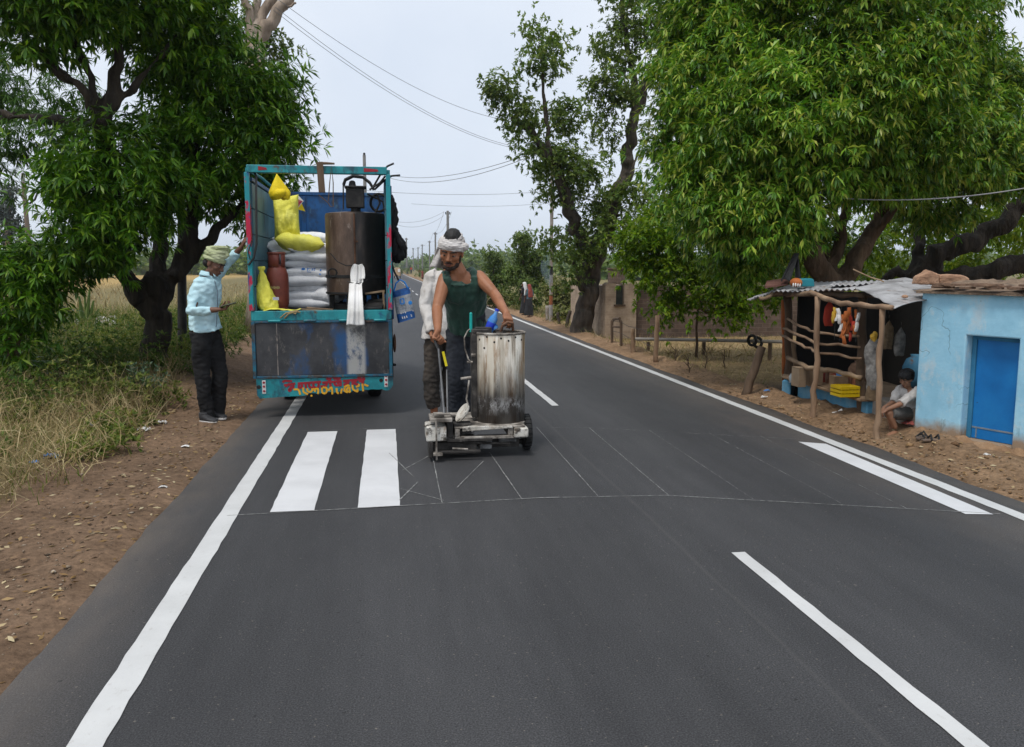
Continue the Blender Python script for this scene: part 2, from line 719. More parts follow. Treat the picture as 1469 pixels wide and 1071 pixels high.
# paler bands polished by wheels, a darker join along the middle
wv_ = n.nodes.new('ShaderNodeMath')
wv_.operation = 'SINE'
n.links.new(math_(n, 'ADD', math_(n, 'MULTIPLY', sx.outputs[0], 3.6), math_(n, 'MULTIPLY', tex(n, .8, 3, (1, .2, 1)), 1.6)), wv_.inputs[0])
bandv = math_(n, 'ADD', math_(n, 'MULTIPLY', wv_.outputs[0], .10), 1.05)
cbv = n.nodes.new('ShaderNodeCombineColor')
for i_ in range(3):
    n.links.new(bandv, cbv.inputs[i_])
c = mix(n, 1, c, cbv.outputs[0], 'MULTIPLY')
jn = math_(n, 'SUBTRACT', 1.0, math_(n, 'MULTIPLY', math_(n, 'ABSOLUTE', math_(n, 'SUBTRACT', math_(n, 'ADD', sx.outputs[0], math_(n, 'MULTIPLY', tex(n, 1.5, 4, (1, .5, 1)), .05)), 1.58)), 55), True)
c = mix(n, math_(n, 'MULTIPLY', jn, .22), c, (.10, .095, .09))
n.links.new(c, b.inputs['Base Color'])
b.inputs['Roughness'].default_value = .72
b.inputs['Specular IOR Level'].default_value = .28
bump(n, b, tex(n, 170, 3, rough=.7), .35, .006)
road = npmesh('road', V, F, m, smooth=False)
road['kind'] = 'structure'

# ------------------------------------------------------------ painted markings
def paintmat(name, wear_lo, wear_hi, col=(.565, .565, .555)):
    m, n, b, o = _nt(name)
    f = ramp(n, tex(n, 26, 8, (1, .6, 1), .75), [(0, 0, 0), (1, 1, 1)], [wear_lo, wear_hi])
    d = ramp(n, tex(n, 2.2, 5), [tuple(x * .86 for x in col), col], [.35, .62])
    c = mix(n, math_(n, 'MULTIPLY', f, .6), d, (.30, .27, .235))
    n.links.new(c, b.inputs['Base Color'])
    b.inputs['Roughness'].default_value = .6
    bump(n, b, tex(n, 90, 4), .25, .004)
    return m


PAINT = paintmat('road_paint', .57, .76)
PAINT_NEW = paintmat('fresh_road_paint', .70, .92, (.60, .60, .605))
CHALK = M('chalk', [(.07, .07, .07), (.32, .32, .31)], 30, .95, 0, pos=[.35, .62])


def strip(mb, pts, wds, z=.004, jag=.004, step=.12, seed=0):
    """a ragged painted strip along a polyline"""
    rr = random.Random(seed)
    k0 = len(mb.v)
    out = []
    for (a, b), (wa, wb) in zip(zip(pts[:-1], pts[1:]), zip(wds[:-1], wds[1:])):
        a, b = Vector((a[0], a[1], 0)), Vector((b[0], b[1], 0))
        L = (b - a).length
        st = step if a.y < 30 else max(step, 3)
        kk = max(1, int(L / st))
        for i in range(kk):
            out.append((a.lerp(b, i / kk), (wa + (wb - wa) * i / kk), (b - a).normalized()))
        last = (b, wb, (b - a).normalized())
    out.append(last)
    vs = []
    for p, wd, t in out:
        s = Vector((t.y, -t.x, 0))
        vs.append(p - s * (wd / 2 + rr.uniform(-jag, jag)) + Vector((0, 0, z)))
        vs.append(p + s * (wd / 2 + rr.uniform(-jag, jag)) + Vector((0, 0, z)))
    mb.add(vs, [(2 * i, 2 * i + 1, 2 * i + 3, 2 * i + 2) for i in range(len(out) - 1)])


far = [130, 180, 240, 320, 420]
q = MB()
strip(q, [(XL, -6), (XL, 4), (XL + .005, 9), (XL, 30), (XL, 85)] + [(XL + bend(y), y) for y in far], [.115] * 10)
tag(q.build('left_edge_line', PAINT, smooth=False, fixn=False), kind='structure')
q = MB()
strip(q, [(XR, -6), (XR, 4), (XR + .005, 9), (XR, 30), (XR, 85)] + [(XR + bend(y), y) for y in far], [.10] * 10, seed=3)
tag(q.build('right_edge_line', PAINT, smooth=False, fixn=False), kind='structure')
cd = [(-3.5, -.8), (1.0, 4.03), (8.78, 11.0), (14.5, 16.8), (20.5, 22.8), (26.5, 28.8)] + [(32.5 + 6 * i, 35 + 6 * i) for i in range(18)]
for i, (a, b_) in enumerate(cd):
    q = MB()
    xa, xb_ = XM + bend(a), XM + bend(b_)
    strip(q, [(xa - (.02 if i == 1 else 0), a), (xb_, b_)], [.075, .075], seed=i + 9, jag=.003)
    tag(q.build('centre_dash', PAINT, smooth=False, fixn=False), kind='structure')
for i, (x0, x1, y0, y1) in enumerate([(-.71, -.445, 5.155, 7.69), (-.18, .083, 5.17, 7.71)]):
    q = MB()
    strip(q, [((x0 + x1) / 2, y0), ((x0 + x1) / 2 + .012, y1)], [x1 - x0, x1 - x0], seed=40 + i, jag=.0025, z=.0045)
    tag(q.build('crosswalk_stripe', PAINT_NEW, smooth=False, fixn=False), kind='structure')
q = MB()
a, b_, c_, d_ = gnd(1145, 634), gnd(1185, 637), gnd(1425, 738.5), gnd(1385, 738)
q.add([Vector((v.x, v.y, .0045)) for v in (a, b_, c_, d_)], [(0, 3, 2, 1)])
tag(q.build('crosswalk_stripe', PAINT_NEW, smooth=False, fixn=False), kind='structure')
q = MB()
CH = [((-.95, 5.12), (1.0, 5.22), (1.83, 5.15), (3.7, 4.44)), ((-.75, 7.75), (.4, 7.78), (1.9, 7.5), (3.6, 6.7)),
      ((.345, 5.2), (.37, 6.5)), ((.86, 5.2), (.84, 6.6)), ((1.37, 5.2), (1.40, 7.6)), ((1.84, 5.15), (1.88, 7.5)),
      ((2.35, 4.98), (2.4, 7.3)), ((2.86, 4.8), (2.9, 7.1)), ((3.2, 4.62), (3.3, 6.9)),
      ((.09, 5.6), (.36, 5.25)), ((.08, 5.3), (.22, 5.75)), ((.12, 6.1), (.36, 6.6)), ((.47, 5.55), (.75, 6.3)), ((.2, 5.9), (.03, 6.7))]
for i, pl in enumerate(CH):
    pts = [(x + .008 * math.sin(7 * y + i), y) for x, y in pl]
    strip(q, pts, [.007 if i == 0 else .0028 if i == 1 else (.006 if i in (2, 3) or i > 8 else (.0048 if i in (4, 5) else .0022))] * len(pts), z=.005, jag=.002, step=.05, seed=70 + i)
tag(q.build('chalk_lines', CHALK, smooth=False, fixn=False), kind='structure')

# ------------------------------------------------------------ far hills and haze
q = MB()
HILL = M('hill', [(.10, .12, .08), (.16, .15, .10)], .01, .95, 0)
for (xc, yc, wd, h, dp, sd_) in [(60, 1150, 330, 21, 150, 1), (-420, 1180, 380, 15, 150, 2), (520, 1200, 360, 18, 150, 5)]:
    q.grid(lambda u, v: Vector((xc + (u - .5) * wd * 2, yc + (v - .5) * dp * 2,
                                -3 + h * math.sin(math.pi * v) * math.sin(math.pi * u) * (.7 + .3 * mnoise.noise(Vector((u * 7 + sd_, v * 2, sd_)))))), 60, 8)
tag(q.build('hills', HILL), kind='structure')
q = MB()
q.box2((-1700, -60, -4), (1700, 1700, 26))
m = bpy.data.materials.new('haze_air')
m.use_nodes = True
n = m.node_tree
for x in list(n.nodes):
    n.nodes.remove(x)
o = n.nodes.new('ShaderNodeOutputMaterial')
pv = n.nodes.new('ShaderNodeVolumePrincipled')
pv.inputs['Color'].default_value = (.80, .88, 1, 1)
pv.inputs['Density'].default_value = .0005
pv.inputs['Anisotropy'].default_value = .78
n.links.new(pv.outputs[0], o.inputs['Volume'])
HZ = q.build('haze', m, smooth=False)
HZ['kind'] = 'stuff'
# ============================================================ vegetation
BARK_D = M('dark_bark', [(.014, .011, .008), (.034, .026, .019), (.062, .048, .035)], 9, .95, 1, 24, stretch=(1, 1, .25), dist=.05)
BARK_M = M('brown_bark', [(.05, .033, .02), (.105, .068, .042), (.17, .115, .07)], 8, .95, 1, 22, stretch=(1, 1, .25), dist=.04)
BARK_P = M('pale_bark', [(.16, .12, .09), (.30, .235, .18), (.40, .33, .27)], 5, .9, .8, 18, stretch=(1, 1, .3), dist=.03)
BARK_G = M('grey_bark', [(.028, .023, .018), (.07, .055, .042), (.125, .098, .075)], 8, .95, 1, 20, stretch=(1, 1, .25), dist=.05)
LEAF_L = leafmat('mango_leaf_dark', [(.030, .095, .005), (.055, .15, .008), (.105, .23, .013), (.19, .29, .025)], .42, .28, .35)
LEAF_R = leafmat('mango_leaf_light', [(.035, .115, .008), (.075, .19, .015), (.15, .30, .024), (.25, .38, .04), (.40, .41, .08)], .42, .28, .4)
LEAF_D = leafmat('leaf_yellow_green', [(.05, .13, .006), (.11, .21, .010), (.18, .28, .015), (.22, .29, .02)], .55, .38, .2)
LEAF_M = leafmat('leaf_small_green', [(.07, .125, .03), (.115, .185, .04), (.16, .225, .05), (.23, .26, .08)], .6, .34, .2)
LEAF_S = leafmat('leaf_shrub', [(.07, .12, .03), (.11, .17, .04), (.155, .215, .06), (.21, .25, .09)], .65, .3, .15)
LEAF_O = leafmat('leaf_olive', [(.11, .13, .045), (.16, .18, .06), (.21, .22, .085), (.27, .25, .12)], .7, .3, .1)
LEAF_F = leafmat('leaf_feather', [(.03, .08, .015), (.05, .11, .02), (.08, .15, .03)], .6, .3, .2)
LEAF_B = leafmat('leaf_bluegreen', [(.07, .13, .085), (.11, .17, .11), (.16, .21, .13)], .7, .15)
LEAF_Y = leafmat('leaf_far_grey', [(.06, .08, .07), (.09, .11, .09)], .8, .1)


def whorls(rng, C, A, k, L, W, spread=(35, 80), droop=.45, curl=.35, lj=.3):
    """k leaves of two triangles each round every centre; returns vertices, faces"""
    N = len(C)
    A = norm(A)
    ref = np.where(np.abs(A[:, 2:3]) < .9, np.array([[0, 0, 1.0]]), np.array([[1.0, 0, 0]]))
    T1 = norm(np.cross(A, ref))
    T2 = np.cross(A, T1)
    ph = rng.uniform(0, 2 * np.pi, (N, 1)) + np.arange(k)[None] * 2.399 + rng.normal(0, .2, (N, k))
    th = np.radians(rng.uniform(spread[0], spread[1], (N, k)))
    d = (np.cos(th)[..., None] * A[:, None] + np.sin(th)[..., None] * (np.cos(ph)[..., None] * T1[:, None] + np.sin(ph)[..., None] * T2[:, None])).reshape(-1, 3)
    M_ = N * k
    d[:, 2] -= droop * rng.uniform(.4, 1.2, M_)
    d = norm(d)
    ln = L * rng.uniform(1 - lj, 1 + lj, M_)
    b = np.repeat(C, k, 0) + rng.normal(0, .05 * L, (M_, 3))
    s = norm(np.cross(d, np.array([[0, 0, 1.0]]) + rng.normal(0, .35, (M_, 3))))
    d2 = d.copy()
    d2[:, 2] -= curl
    d2 = norm(d2)
    mid = b + d * (ln * .48)[:, None]
    tip = mid + d2 * (ln * .52)[:, None]
    sw = s * (W * ln / L)[:, None]
    V = np.stack([b, mid - sw, mid + sw, tip], 1).reshape(-1, 3)
    i = np.arange(M_)[:, None] * 4
    F = np.concatenate([i + np.array([[0, 2, 1]]), i + np.array([[1, 2, 3]])], 0)
    return V, F


def crown_points(rng, blobs, clump_r, per, shell=(.62, 1.05), flat=.8):
    C, A = [], []
    for c, r, nc in blobs:
        c, r = np.array(c, float), np.array(r, float)
        u = norm(rng.normal(0, 1, (nc, 3)))
        f = rng.uniform(shell[0], shell[1], (nc, 1))
        cc = c + u * r * f
        for j in range(nc):
            kk = max(3, int(per * rng.uniform(.45, 1.5)))
            o = rng.normal(0, 1, (kk, 3)) * clump_r * rng.uniform(.7, 1.25)
            o[:, 2] *= flat
            p = cc[j] + o
            ax = norm(norm(u[j] / r * r.min()) * .9 + norm(o) * .6 + np.array([0, 0, .35]))
            C.append(p)
            A.append(ax)
    return np.concatenate(C), np.concatenate(A)


def tree(name, label, cat, base, limbs, blobs, leaf, bark, clump_r, per, k, L, W, seed=1, group=None, n=10, wobble=.05, **kw):
    t = thing(name, label, cat, base, group)
    rng = np.random.default_rng(seed)
    mb = MB()
    for i, (pts, r0, r1) in enumerate(limbs):
        pp = wob(pts, wobble * (r0 / .2) ** .3, seed * 31 + i, 4)
        rr = rlerp(r0, r1, len(pp))
        if i == 0:
            rr[0] *= 1.35
            rr[1] *= 1.1
        mb.tube(pp, rr, n)
    vx = kw.pop('vox', 0)
    if vx:
        mb.skin('trunk', bark, t, voxel=vx, smooth=3, disp=[(.03, 7, (1, 1, .25)), (.012, 22, (1, 1, .2))])
    else:
        mb.build('trunk', bark, t, smooth='all')
    C, A = crown_points(rng, blobs, clump_r, per, kw.pop('shell', (.62, 1.05)), kw.pop('flat', .8))
    V, F = whorls(rng, C, A, k, L, W, **kw)
    npmesh('crown', V, F, leaf, t)
    return t


def blob(px, py, Y, rx, rz, n, ry=None):
    """an ellipsoid of foliage: radii given in photo pixels at that distance"""
    s = pxm(Y)
    return (at(px, py, Y), (rx * s, (ry or rx) * s, rz * s), n)


def A_(*p):
    return [at(*q) for q in p]


def onground(px, py):
    v = gnd(px, py)
    v.z = hgt(v.x, v.y) - .04
    return v


# ---- left roadside mango tree
b0 = onground(222, 550)
YL = b0.y
L_limbs = [
    ([b0] + A_((224, 500, YL), (222, 445, YL), (226, 400, YL)), .165, .165),
    (A_((222, 448, YL), (196, 425, YL - .1), (176, 385, YL - .2), (168, 335, YL - .4), (150, 250, YL - .8), (145, 170, YL - 1.0)), .115, .10),
    (A_((224, 440, YL), (248, 400, YL + .1), (272, 335, YL + .1), (282, 250, YL + .2), (280, 150, YL)), .12, .05),
    (A_((226, 410, YL), (232, 340, YL + .4), (240, 250, YL + .6), (235, 130, YL + .6)), .12, .04),
    (A_((250, 400, YL), (300, 340, YL + .2), (345, 300, YL + .3), (380, 220, YL + .2)), .09, .03),
    (A_((146, 175, YL - 1.0), (120, 130, YL - 1.1), (70, 95, YL - 1.2), (45, 55, YL - 1.2)), .07, .03),
    (A_((146, 175, YL - 1.0), (128, 110, YL - 1.0), (100, 40, YL - 1.0), (90, -30, YL - 1)), .06, .03),
    (A_((150, 170, YL - 1.0), (166, 110, YL - .9), (175, 40, YL - .8), (190, -40, YL - .8)), .08, .03),
    (A_((158, 160, YL - 1.0), (215, 100, YL - .8), (260, 40, YL - .6)), .05, .02),
    (A_((170, 340, YL - .4), (120, 350, YL - .8), (70, 400, YL - 1.2), (40, 470, YL - 1.4)), .05, .02),
    (A_((168, 330, YL - .4), (120, 300, YL - .8), (90, 290, YL - 1.0)), .04, .02),
    (A_((140, 178, YL - 1.0), (85, 172, YL - .6), (40, 165, YL - .2), (-40, 160, YL)), .05, .04)]
L_blobs = [blob(170, 255, YL - .9, 85, 75, 46), blob(128, 285, YL - 1.1, 42, 62, 19), blob(185, 318, YL - .5, 48, 46, 13), blob(125, 355, YL - 1.0, 60, 24, 11),
           blob(52, 380, YL - 1.2, 48, 24, 14), blob(22, 420, YL - 1.4, 34, 42, 10), blob(78, 418, YL - 1.2, 28, 30, 5), blob(22, 495, YL - 1.5, 18, 34, 6),
           blob(335, 185, YL + .1, 82, 86, 52), blob(380, 150, YL + .2, 38, 46, 18), blob(305, 245, YL + .2, 56, 50, 18), blob(385, 215, YL + .2, 36, 46, 15), blob(365, 262, YL + .4, 38, 30, 9),
           blob(318, 100, YL - .1, 46, 46, 18), blob(275, 130, YL + .1, 55, 70, 22), blob(245, 30, YL - .4, 55, 55, 24), blob(240, 210, YL + .1, 45, 55, 18),
           blob(160, -10, YL - 1.2, 80, 50, 32), blob(80, 0, YL - 1.4, 75, 42, 30), blob(35, 35, YL - 1.4, 45, 32, 15), blob(20, -40, YL - 1.2, 90, 50, 24), blob(180, -80, YL - .8, 130, 60, 34), blob(288, 5, YL - .2, 36, 55, 14),
           blob(215, 75, YL - .5, 40, 36, 9), blob(262, 290, YL + .9, 40, 30, 5), blob(345, 320, YL + .9, 30, 30, 5)]
tree('mango_tree', 'large dark green mango tree with a thick black trunk left of the truck', 'tree', b0, L_limbs, L_blobs, LEAF_L, BARK_D,
     .155, 21, 10, .132, .0145, seed=3, vox=.022)

# ---- feathery branch tree at the left edge of the view
b1 = Vector((-9.2, 14.5, hgt(-9.2, 14.5)))
tree('roadside_tree', 'feathery dark tree reaching in over the left edge of the view', 'tree', b1,
     [([b1, b1 + Vector((.1, 0, 1.6)), at(-130, 200, 14.3)], .2, .15), ([at(-130, 200, 14.3), at(-40, 170, 14), at(30, 165, 13.7), at(85, 175, 13.5)], .11, .04),
      ([at(-130, 220, 14.3), at(-30, 218, 14), at(40, 225, 13.8)], .07, .03), ([at(-120, 200, 14.3), at(-60, 90, 14), at(10, 60, 14)], .09, .03)],
     [blob(20, 115, 14, 40, 32, 15), blob(60, 180, 13.6, 46, 22, 15), blob(0, 210, 13.8, 30, 16, 8), blob(0, 50, 14, 24, 40, 8), blob(85, 130, 13.7, 30, 22, 7), blob(-60, 130, 14.3, 60, 100, 30), blob(-4, 246, 14, 16, 14, 4)],
     LEAF_F, BARK_D, .15, 12, 12, .15, .010, seed=5, droop=.9, spread=(40, 95))

# ---- bare pale limbs of the lopped tree behind the mango tree
b2 = Vector((at(372, 380, 17).x, 17, hgt(-5, 17)))
tree('lopped_tree', 'lopped tree with bare pale limbs rising behind the mango tree', 'tree', b2,
     [([b2, at(368, 250, 17), at(366, 60, 17)], .27, .20), (A_((366, 66, 17), (378, 45, 17), (400, 18, 17), (425, -20, 17)), .15, .09),
      (A_((366, 62, 17), (372, 30, 17.1), (392, -5, 17.2), (410, -40, 17.2)), .11, .07), (A_((362, 64, 17), (356, 25, 17), (348, -20, 17)), .10, .06),
      (A_((366, 50, 17), (368, 0, 17.3), (364, -50, 17.3)), .09, .06), (A_((395, 20, 17), (412, 10, 17), (424, 4, 16.9)), .03, .02)],
     [blob(343, 25, 17.2, 14, 30, 9), blob(385, 65, 17.4, 16, 18, 9), blob(400, 75, 17.5, 10, 14, 5), blob(335, 60, 17.5, 20, 24, 10)],
     LEAF_M, BARK_P, .14, 14, 8, .10, .018, seed=8)

# ---- tall open tree right of the road
b3 = onground(836, 477) - Vector((0, 0, .12))
YM = b3.y
m_limbs = [
    ([b3] + A_((840, 440, YM), (850, 395, YM), (856, 360, YM)), .225, .21),
    (A_((852, 375, YM), (832, 340, YM - .2), (812, 290, YM - .5), (792, 235, YM - .8), (765, 195, YM - 1), (735, 168, YM - 1.2)), .19, .05),
    (A_((850, 380, YM), (872, 320, YM), (880, 285, YM + .1), (902, 250, YM + .2), (901, 215, YM + .2), (912, 160, YM + .2), (935, 100, YM), (962, 55, YM), (985, -10, YM)), .21, .07),
    (A_((912, 160, YM + .2), (905, 100, YM + .4), (895, 30, YM + .4), (890, -40, YM + .4)), .10, .03),
    (A_((880, 290, YM + .1), (905, 250, YM - .3), (925, 195, YM - .3)), .05, .02),
    (A_((790, 235, YM - .8), (785, 170, YM - .8), (778, 90, YM - .8), (764, 20, YM - .8)), .07, .02),
    (A_((840, 400, YM), (835, 360, YM + .4), (822, 340, YM + .6)), .08, .03),
    (A_((865, 345, YM), (885, 310, YM - .5), (900, 295, YM - .8)), .06, .02),
    (A_((765, 195, YM - 1), (720, 140, YM - 1.1), (700, 115, YM - 1.2)), .04, .015),
    (A_((895, 40, YM + .4), (858, 40, YM + .3), (838, 38, YM + .3)), .03, .01),
    (A_((846, 430, YM - .1), (832, 405, YM - .35), (822, 375, YM - .5)), .09, .04)]
m_blobs = [blob(776, 80, YM - .8, 22, 48, 22), blob(768, 25, YM - .8, 7, 22, 5), blob(795, 75, YM - .8, 12, 40, 9), blob(720, 130, YM - 1.2, 26, 20, 18), blob(745, 165, YM - 1.1, 32, 25, 22), blob(760, 200, YM - 1, 20, 16, 10),
           blob(812, 175, YM - .7, 26, 30, 20), blob(790, 235, YM - .6, 32, 25, 20), blob(815, 250, YM - .5, 45, 40, 34), blob(785, 265, YM - .5, 24, 22, 12), blob(840, 245, YM - .3, 30, 30, 16),
           blob(860, 150, YM + .3, 22, 35, 16), blob(885, 120, YM + .2, 30, 40, 26), blob(872, 195, YM + .1, 24, 25, 14), blob(890, 60, YM + .4, 38, 42, 34), blob(920, 30, YM + .2, 45, 40, 36), blob(905, -20, YM + .3, 55, 30, 28), blob(945, 75, YM, 28, 50, 20), blob(968, 20, YM, 25, 40, 16),
           blob(900, 290, YM - .6, 38, 34, 28), blob(870, 340, YM - .6, 40, 36, 28), blob(915, 320, YM, 24, 30, 12), blob(815, 340, YM + .6, 36, 24, 20), blob(818, 378, YM - .4, 22, 34, 16), blob(842, 300, YM - .2, 28, 26, 14), blob(925, 200, YM - .3, 16, 22, 8)]
m_blobs = [(c_, tuple(v * .92 for v in r_), max(3, int(n_ * .62))) for c_, r_, n_ in m_blobs]
tree('acacia_tree', 'tall open tree with a forked trunk right of the road', 'tree', b3, m_limbs, m_blobs, LEAF_M, BARK_G,
     .165, 19, 8, .10, .021, seed=12, spread=(30, 95), droop=.2, n=12, wobble=.07, vox=.035)

# ---- big mango behind the stall
b4 = Vector((at(1185, 430, 10.6).x, 10.6, 0))
b4.z = hgt(b4.x, b4.y) - .05
YR = b4.y
r_limbs = [
    ([b4] + A_((1182, 400, YR), (1162, 360, YR), (1140, 320, YR - .1), (1120, 260, YR - .3), (1110, 170, YR - .4)), .19, .06),
    (A_((1190, 420, YR), (1230, 370, YR), (1262, 320, YR + .1), (1275, 250, YR + .1), (1290, 150, YR)), .15, .05),
    (A_((1186, 420, YR), (1205, 340, YR + .2), (1218, 270, YR + .2), (1222, 160, YR + .1)), .10, .04),
    (A_((1188, 410, YR + .1), (1180, 330, YR + .3), (1184, 250, YR + .3)), .07, .03),
    (A_((1142, 320, YR - .1), (1080, 270, YR - .5), (1030, 200, YR - .6)), .07, .03),
    (A_((1275, 260, YR + .1), (1350, 180, YR), (1420, 110, YR)), .06, .03),
    (A_((1222, 170, YR + .1), (1240, 80, YR - .2), (1250, -10, YR - .3)), .05, .02),
    (A_((1262, 325, YR), (1310, 270, YR - .3), (1360, 250, YR - .5)), .04, .02)]
r_blobs = [blob(1150, 180, YR - 1.2, 130, 110, 120), blob(1230, 110, YR - 1.3, 120, 90, 90), blob(1060, 200, YR - .8, 90, 100, 78), blob(1040, 290, YR - .8, 75, 60, 46), blob(1100, 300, YR - 1.2, 80, 50, 44),
           blob(1010, 130, YR - .3, 80, 70, 56), blob(1060, 50, YR - .3, 100, 70, 66), blob(1180, 30, YR - .8, 120, 70, 78), blob(1320, 60, YR - .6, 110, 80, 80), blob(1290, 200, YR - 1.2, 85, 70, 62),
           blob(1370, 200, YR - .8, 90, 75, 62), blob(1440, 160, YR - .6, 70, 60, 36), blob(1400, 110, YR - .2, 70, 55, 34), blob(1430, 240, YR - .3, 60, 40, 26), blob(1240, 250, YR - 1.0, 70, 40, 28), blob(1180, -50, YR - .3, 240, 60, 90), blob(1380, -40, YR, 90, 50, 26), blob(990, 220, YR - .2, 45, 70, 26), blob(1000, 20, YR + .2, 60, 50, 30),
           blob(1330, 290, YR + .2, 60, 30, 18), blob(1160, 340, YR + .8, 80, 40, 24), blob(1060, 360, YR + .4, 60, 40, 22)]
tree('mango_tree', 'huge light green mango tree rising behind the tin roofed stall', 'tree', b4, r_limbs, r_blobs, LEAF_R, BARK_M,
     .165, 27, 10, .118, .0125, seed=21, flat=.6, droop=.6, curl=.5, vox=.022)

# ---- old tree with heavy dark limbs behind the blue hut
b5 = Vector((at(1345, 430, 11.6).x, 11.6, 0))
b5.z = hgt(b5.x, b5.y) - .05
LEAF_BK = leafmat('backlit_leaf', [(.08, .17, .01), (.15, .26, .015), (.24, .34, .025), (.32, .38, .04)], .5, .45, .2)
Y5 = b5.y
tree('old_tree', 'old tree with heavy dark limbs leaning right behind the blue hut', 'tree', b5,
     [([b5] + A_((1330, 415, Y5), (1318, 385, Y5)), .26, .22), (A_((1318, 395, Y5), (1345, 365, Y5 - .2), (1400, 345, Y5 - .3), (1440, 315, Y5 - .4), (1500, 270, Y5 - .5)), .17, .12),
      (A_((1330, 410, Y5), (1385, 398, Y5 - .6), (1430, 385, Y5 - .8), (1500, 365, Y5 - 1)), .17, .13), (A_((1318, 395, Y5), (1316, 350, Y5 + .1), (1330, 300, Y5 + .4)), .12, .05),
      (A_((1318, 400, Y5), (1290, 385, Y5 + .2), (1260, 410, Y5 + .2)), .09, .05), (A_((1380, 352, Y5 - .2), (1350, 300, Y5), (1340, 250, Y5 + .2)), .05, .02)],
     [blob(1400, 300, Y5 + 1.6, 100, 60, 40), blob(1300, 340, Y5 + 1.6, 70, 60, 34), blob(1420, 380, Y5 + 1.8, 90, 40, 30), blob(1220, 380, Y5 + 1.6, 70, 40, 26), blob(1500, 260, Y5, 70, 80, 30)],
     LEAF_BK, BARK_D, .2, 16, 9, .12, .018, seed=23, vox=.025)

# ---- bright bush-like tree between the open tree and the mango
b6 = Vector((at(1000, 470, 14.2).x, 14.2, hgt(6, 14)))
Y6 = 14.2
tree('young_tree', 'bright yellow green young tree hanging low over the fence posts', 'tree', b6,
     [([b6] + A_((1002, 430, Y6), (1000, 380, Y6)), .022, .02), (A_((1000, 400, Y6), (960, 370, Y6 - .2), (925, 355, Y6 - .3)), .05, .02),
      (A_((1001, 390, Y6), (985, 340, Y6), (960, 310, Y6)), .05, .02), (A_((1000, 420, Y6), (1040, 410, Y6), (1080, 390, Y6)), .05, .02), (A_((1000, 440, Y6), (1030, 452, Y6 - .4), (1060, 440, Y6 - .8)), .04, .015)],
     [blob(940, 345, Y6 - .3, 45, 40, 36), blob(915, 365, Y6 - .4, 22, 22, 9), blob(960, 395, Y6 - .3, 40, 32, 22), blob(970, 315, Y6, 50, 34, 26), blob(1010, 410, Y6 - .4, 45, 30, 18), blob(1050, 380, Y6 - .3, 45, 45, 30), blob(958, 435, Y6 - .5, 20, 26, 7), blob(1045, 448, Y6 - .8, 22, 24, 7), blob(1080, 425, Y6 - .5, 34, 36, 11), blob(1075, 340, Y6, 50, 40, 24), blob(1110, 400, Y6, 40, 50, 20)],
     LEAF_D, BARK_M, .15, 16, 8, .10, .018, seed=27)

# ---- shrubs and small trees along the right verge, further back
hedge = [('bushy_tree', 'rounded bushy tree, lower of the two beside the worker', 712, 470, 33, [(712, 390, 20, 28, 24), (705, 365, 12, 16, 8), (720, 425, 26, 26, 16), (710, 410, 18, 24, 10)]),
         ('bushy_tree', 'taller bushy tree standing in front of the painted pole', 757, 470, 29, [(755, 375, 24, 34, 34), (748, 345, 14, 16, 12), (772, 390, 22, 34, 22), (760, 420, 30, 30, 24), (738, 400, 18, 24, 14)]),
         ('roadside_bush', 'green bush at the verge beside the painted pole', 808, 466, 27, [(802, 420, 24, 28, 22), (818, 438, 24, 24, 16)]),
         ('roadside_bush', 'low bush spilling towards the road beside the walkers', 722, 456, 31, [(728, 432, 22, 14, 14), (705, 430, 20, 18, 10)]),
         ('roadside_bush', 'bush half hidden behind the forked trunk', 905, 470, 30, [(890, 425, 30, 24, 16), (915, 440, 26, 20, 10)]),
         ('roadside_bush', 'dry low bush at the foot of the painted pole', 806, 464, 25, [(805, 450, 16, 11, 8), (818, 455, 16, 10, 6)])]
for i, (nm, lb, px, py, Y, bl) in enumerate(hedge):
    bx = at(px, py, Y)
    bx.z = hgt(bx.x, bx.y) - .05
    bls = [blob(a, b_, Y - .3 * (j % 2), c_ * .82, d_ * .84, int(e_ * 1.5)) for j, (a, b_, c_, d_, e_) in enumerate(bl)]
    tree(nm, lb, 'tree' if 'tree' in nm else 'bush', bx, [([bx, bls[0][0]], .09, .03)] + [([bx.lerp(bls[0][0], .4), q_[0]], .04, .015) for q_ in bls[1:]],
         bls, LEAF_O if 'bush' == nm[-4:] else LEAF_S, BARK_G, .13, 15, 7, .10, .026, seed=40 + i, group='bushes along the right verge', shell=(.3, 1.05))
# far verge bushes near the bend
for i, (px, Y, h, lb) in enumerate([(633, 70, 20, 'pale green verge bush just left of the worker'), (618, 95, 13, 'small far bush beside the distant walkers'),
                                    (606, 110, 14, 'narrow dark far bush among the distant walkers'), (574, 135, 13, 'yellowish far bush where the road bends'), (585, 170, 9, 'furthest bush at the bend of the road'), (650, 75, 25, 'taller verge bush hidden behind the worker')]):
    bx = at(px, 382, Y)
    bx.z = -.1
    s = pxm(Y)
    tree('verge_bush', lb, 'bush', bx, [([bx, bx + Vector((0, 0, h * s))], .1, .04)],
         [((bx.x, Y, h * s * .5), (h * s * .8, h * s * .8, h * s * .5), 40)], LEAF_S, BARK_G, h * s * .12, 12, 6, h * s * .06, h * s * .02, seed=60 + i, group='bushes near the bend', shell=(.2, 1.05))
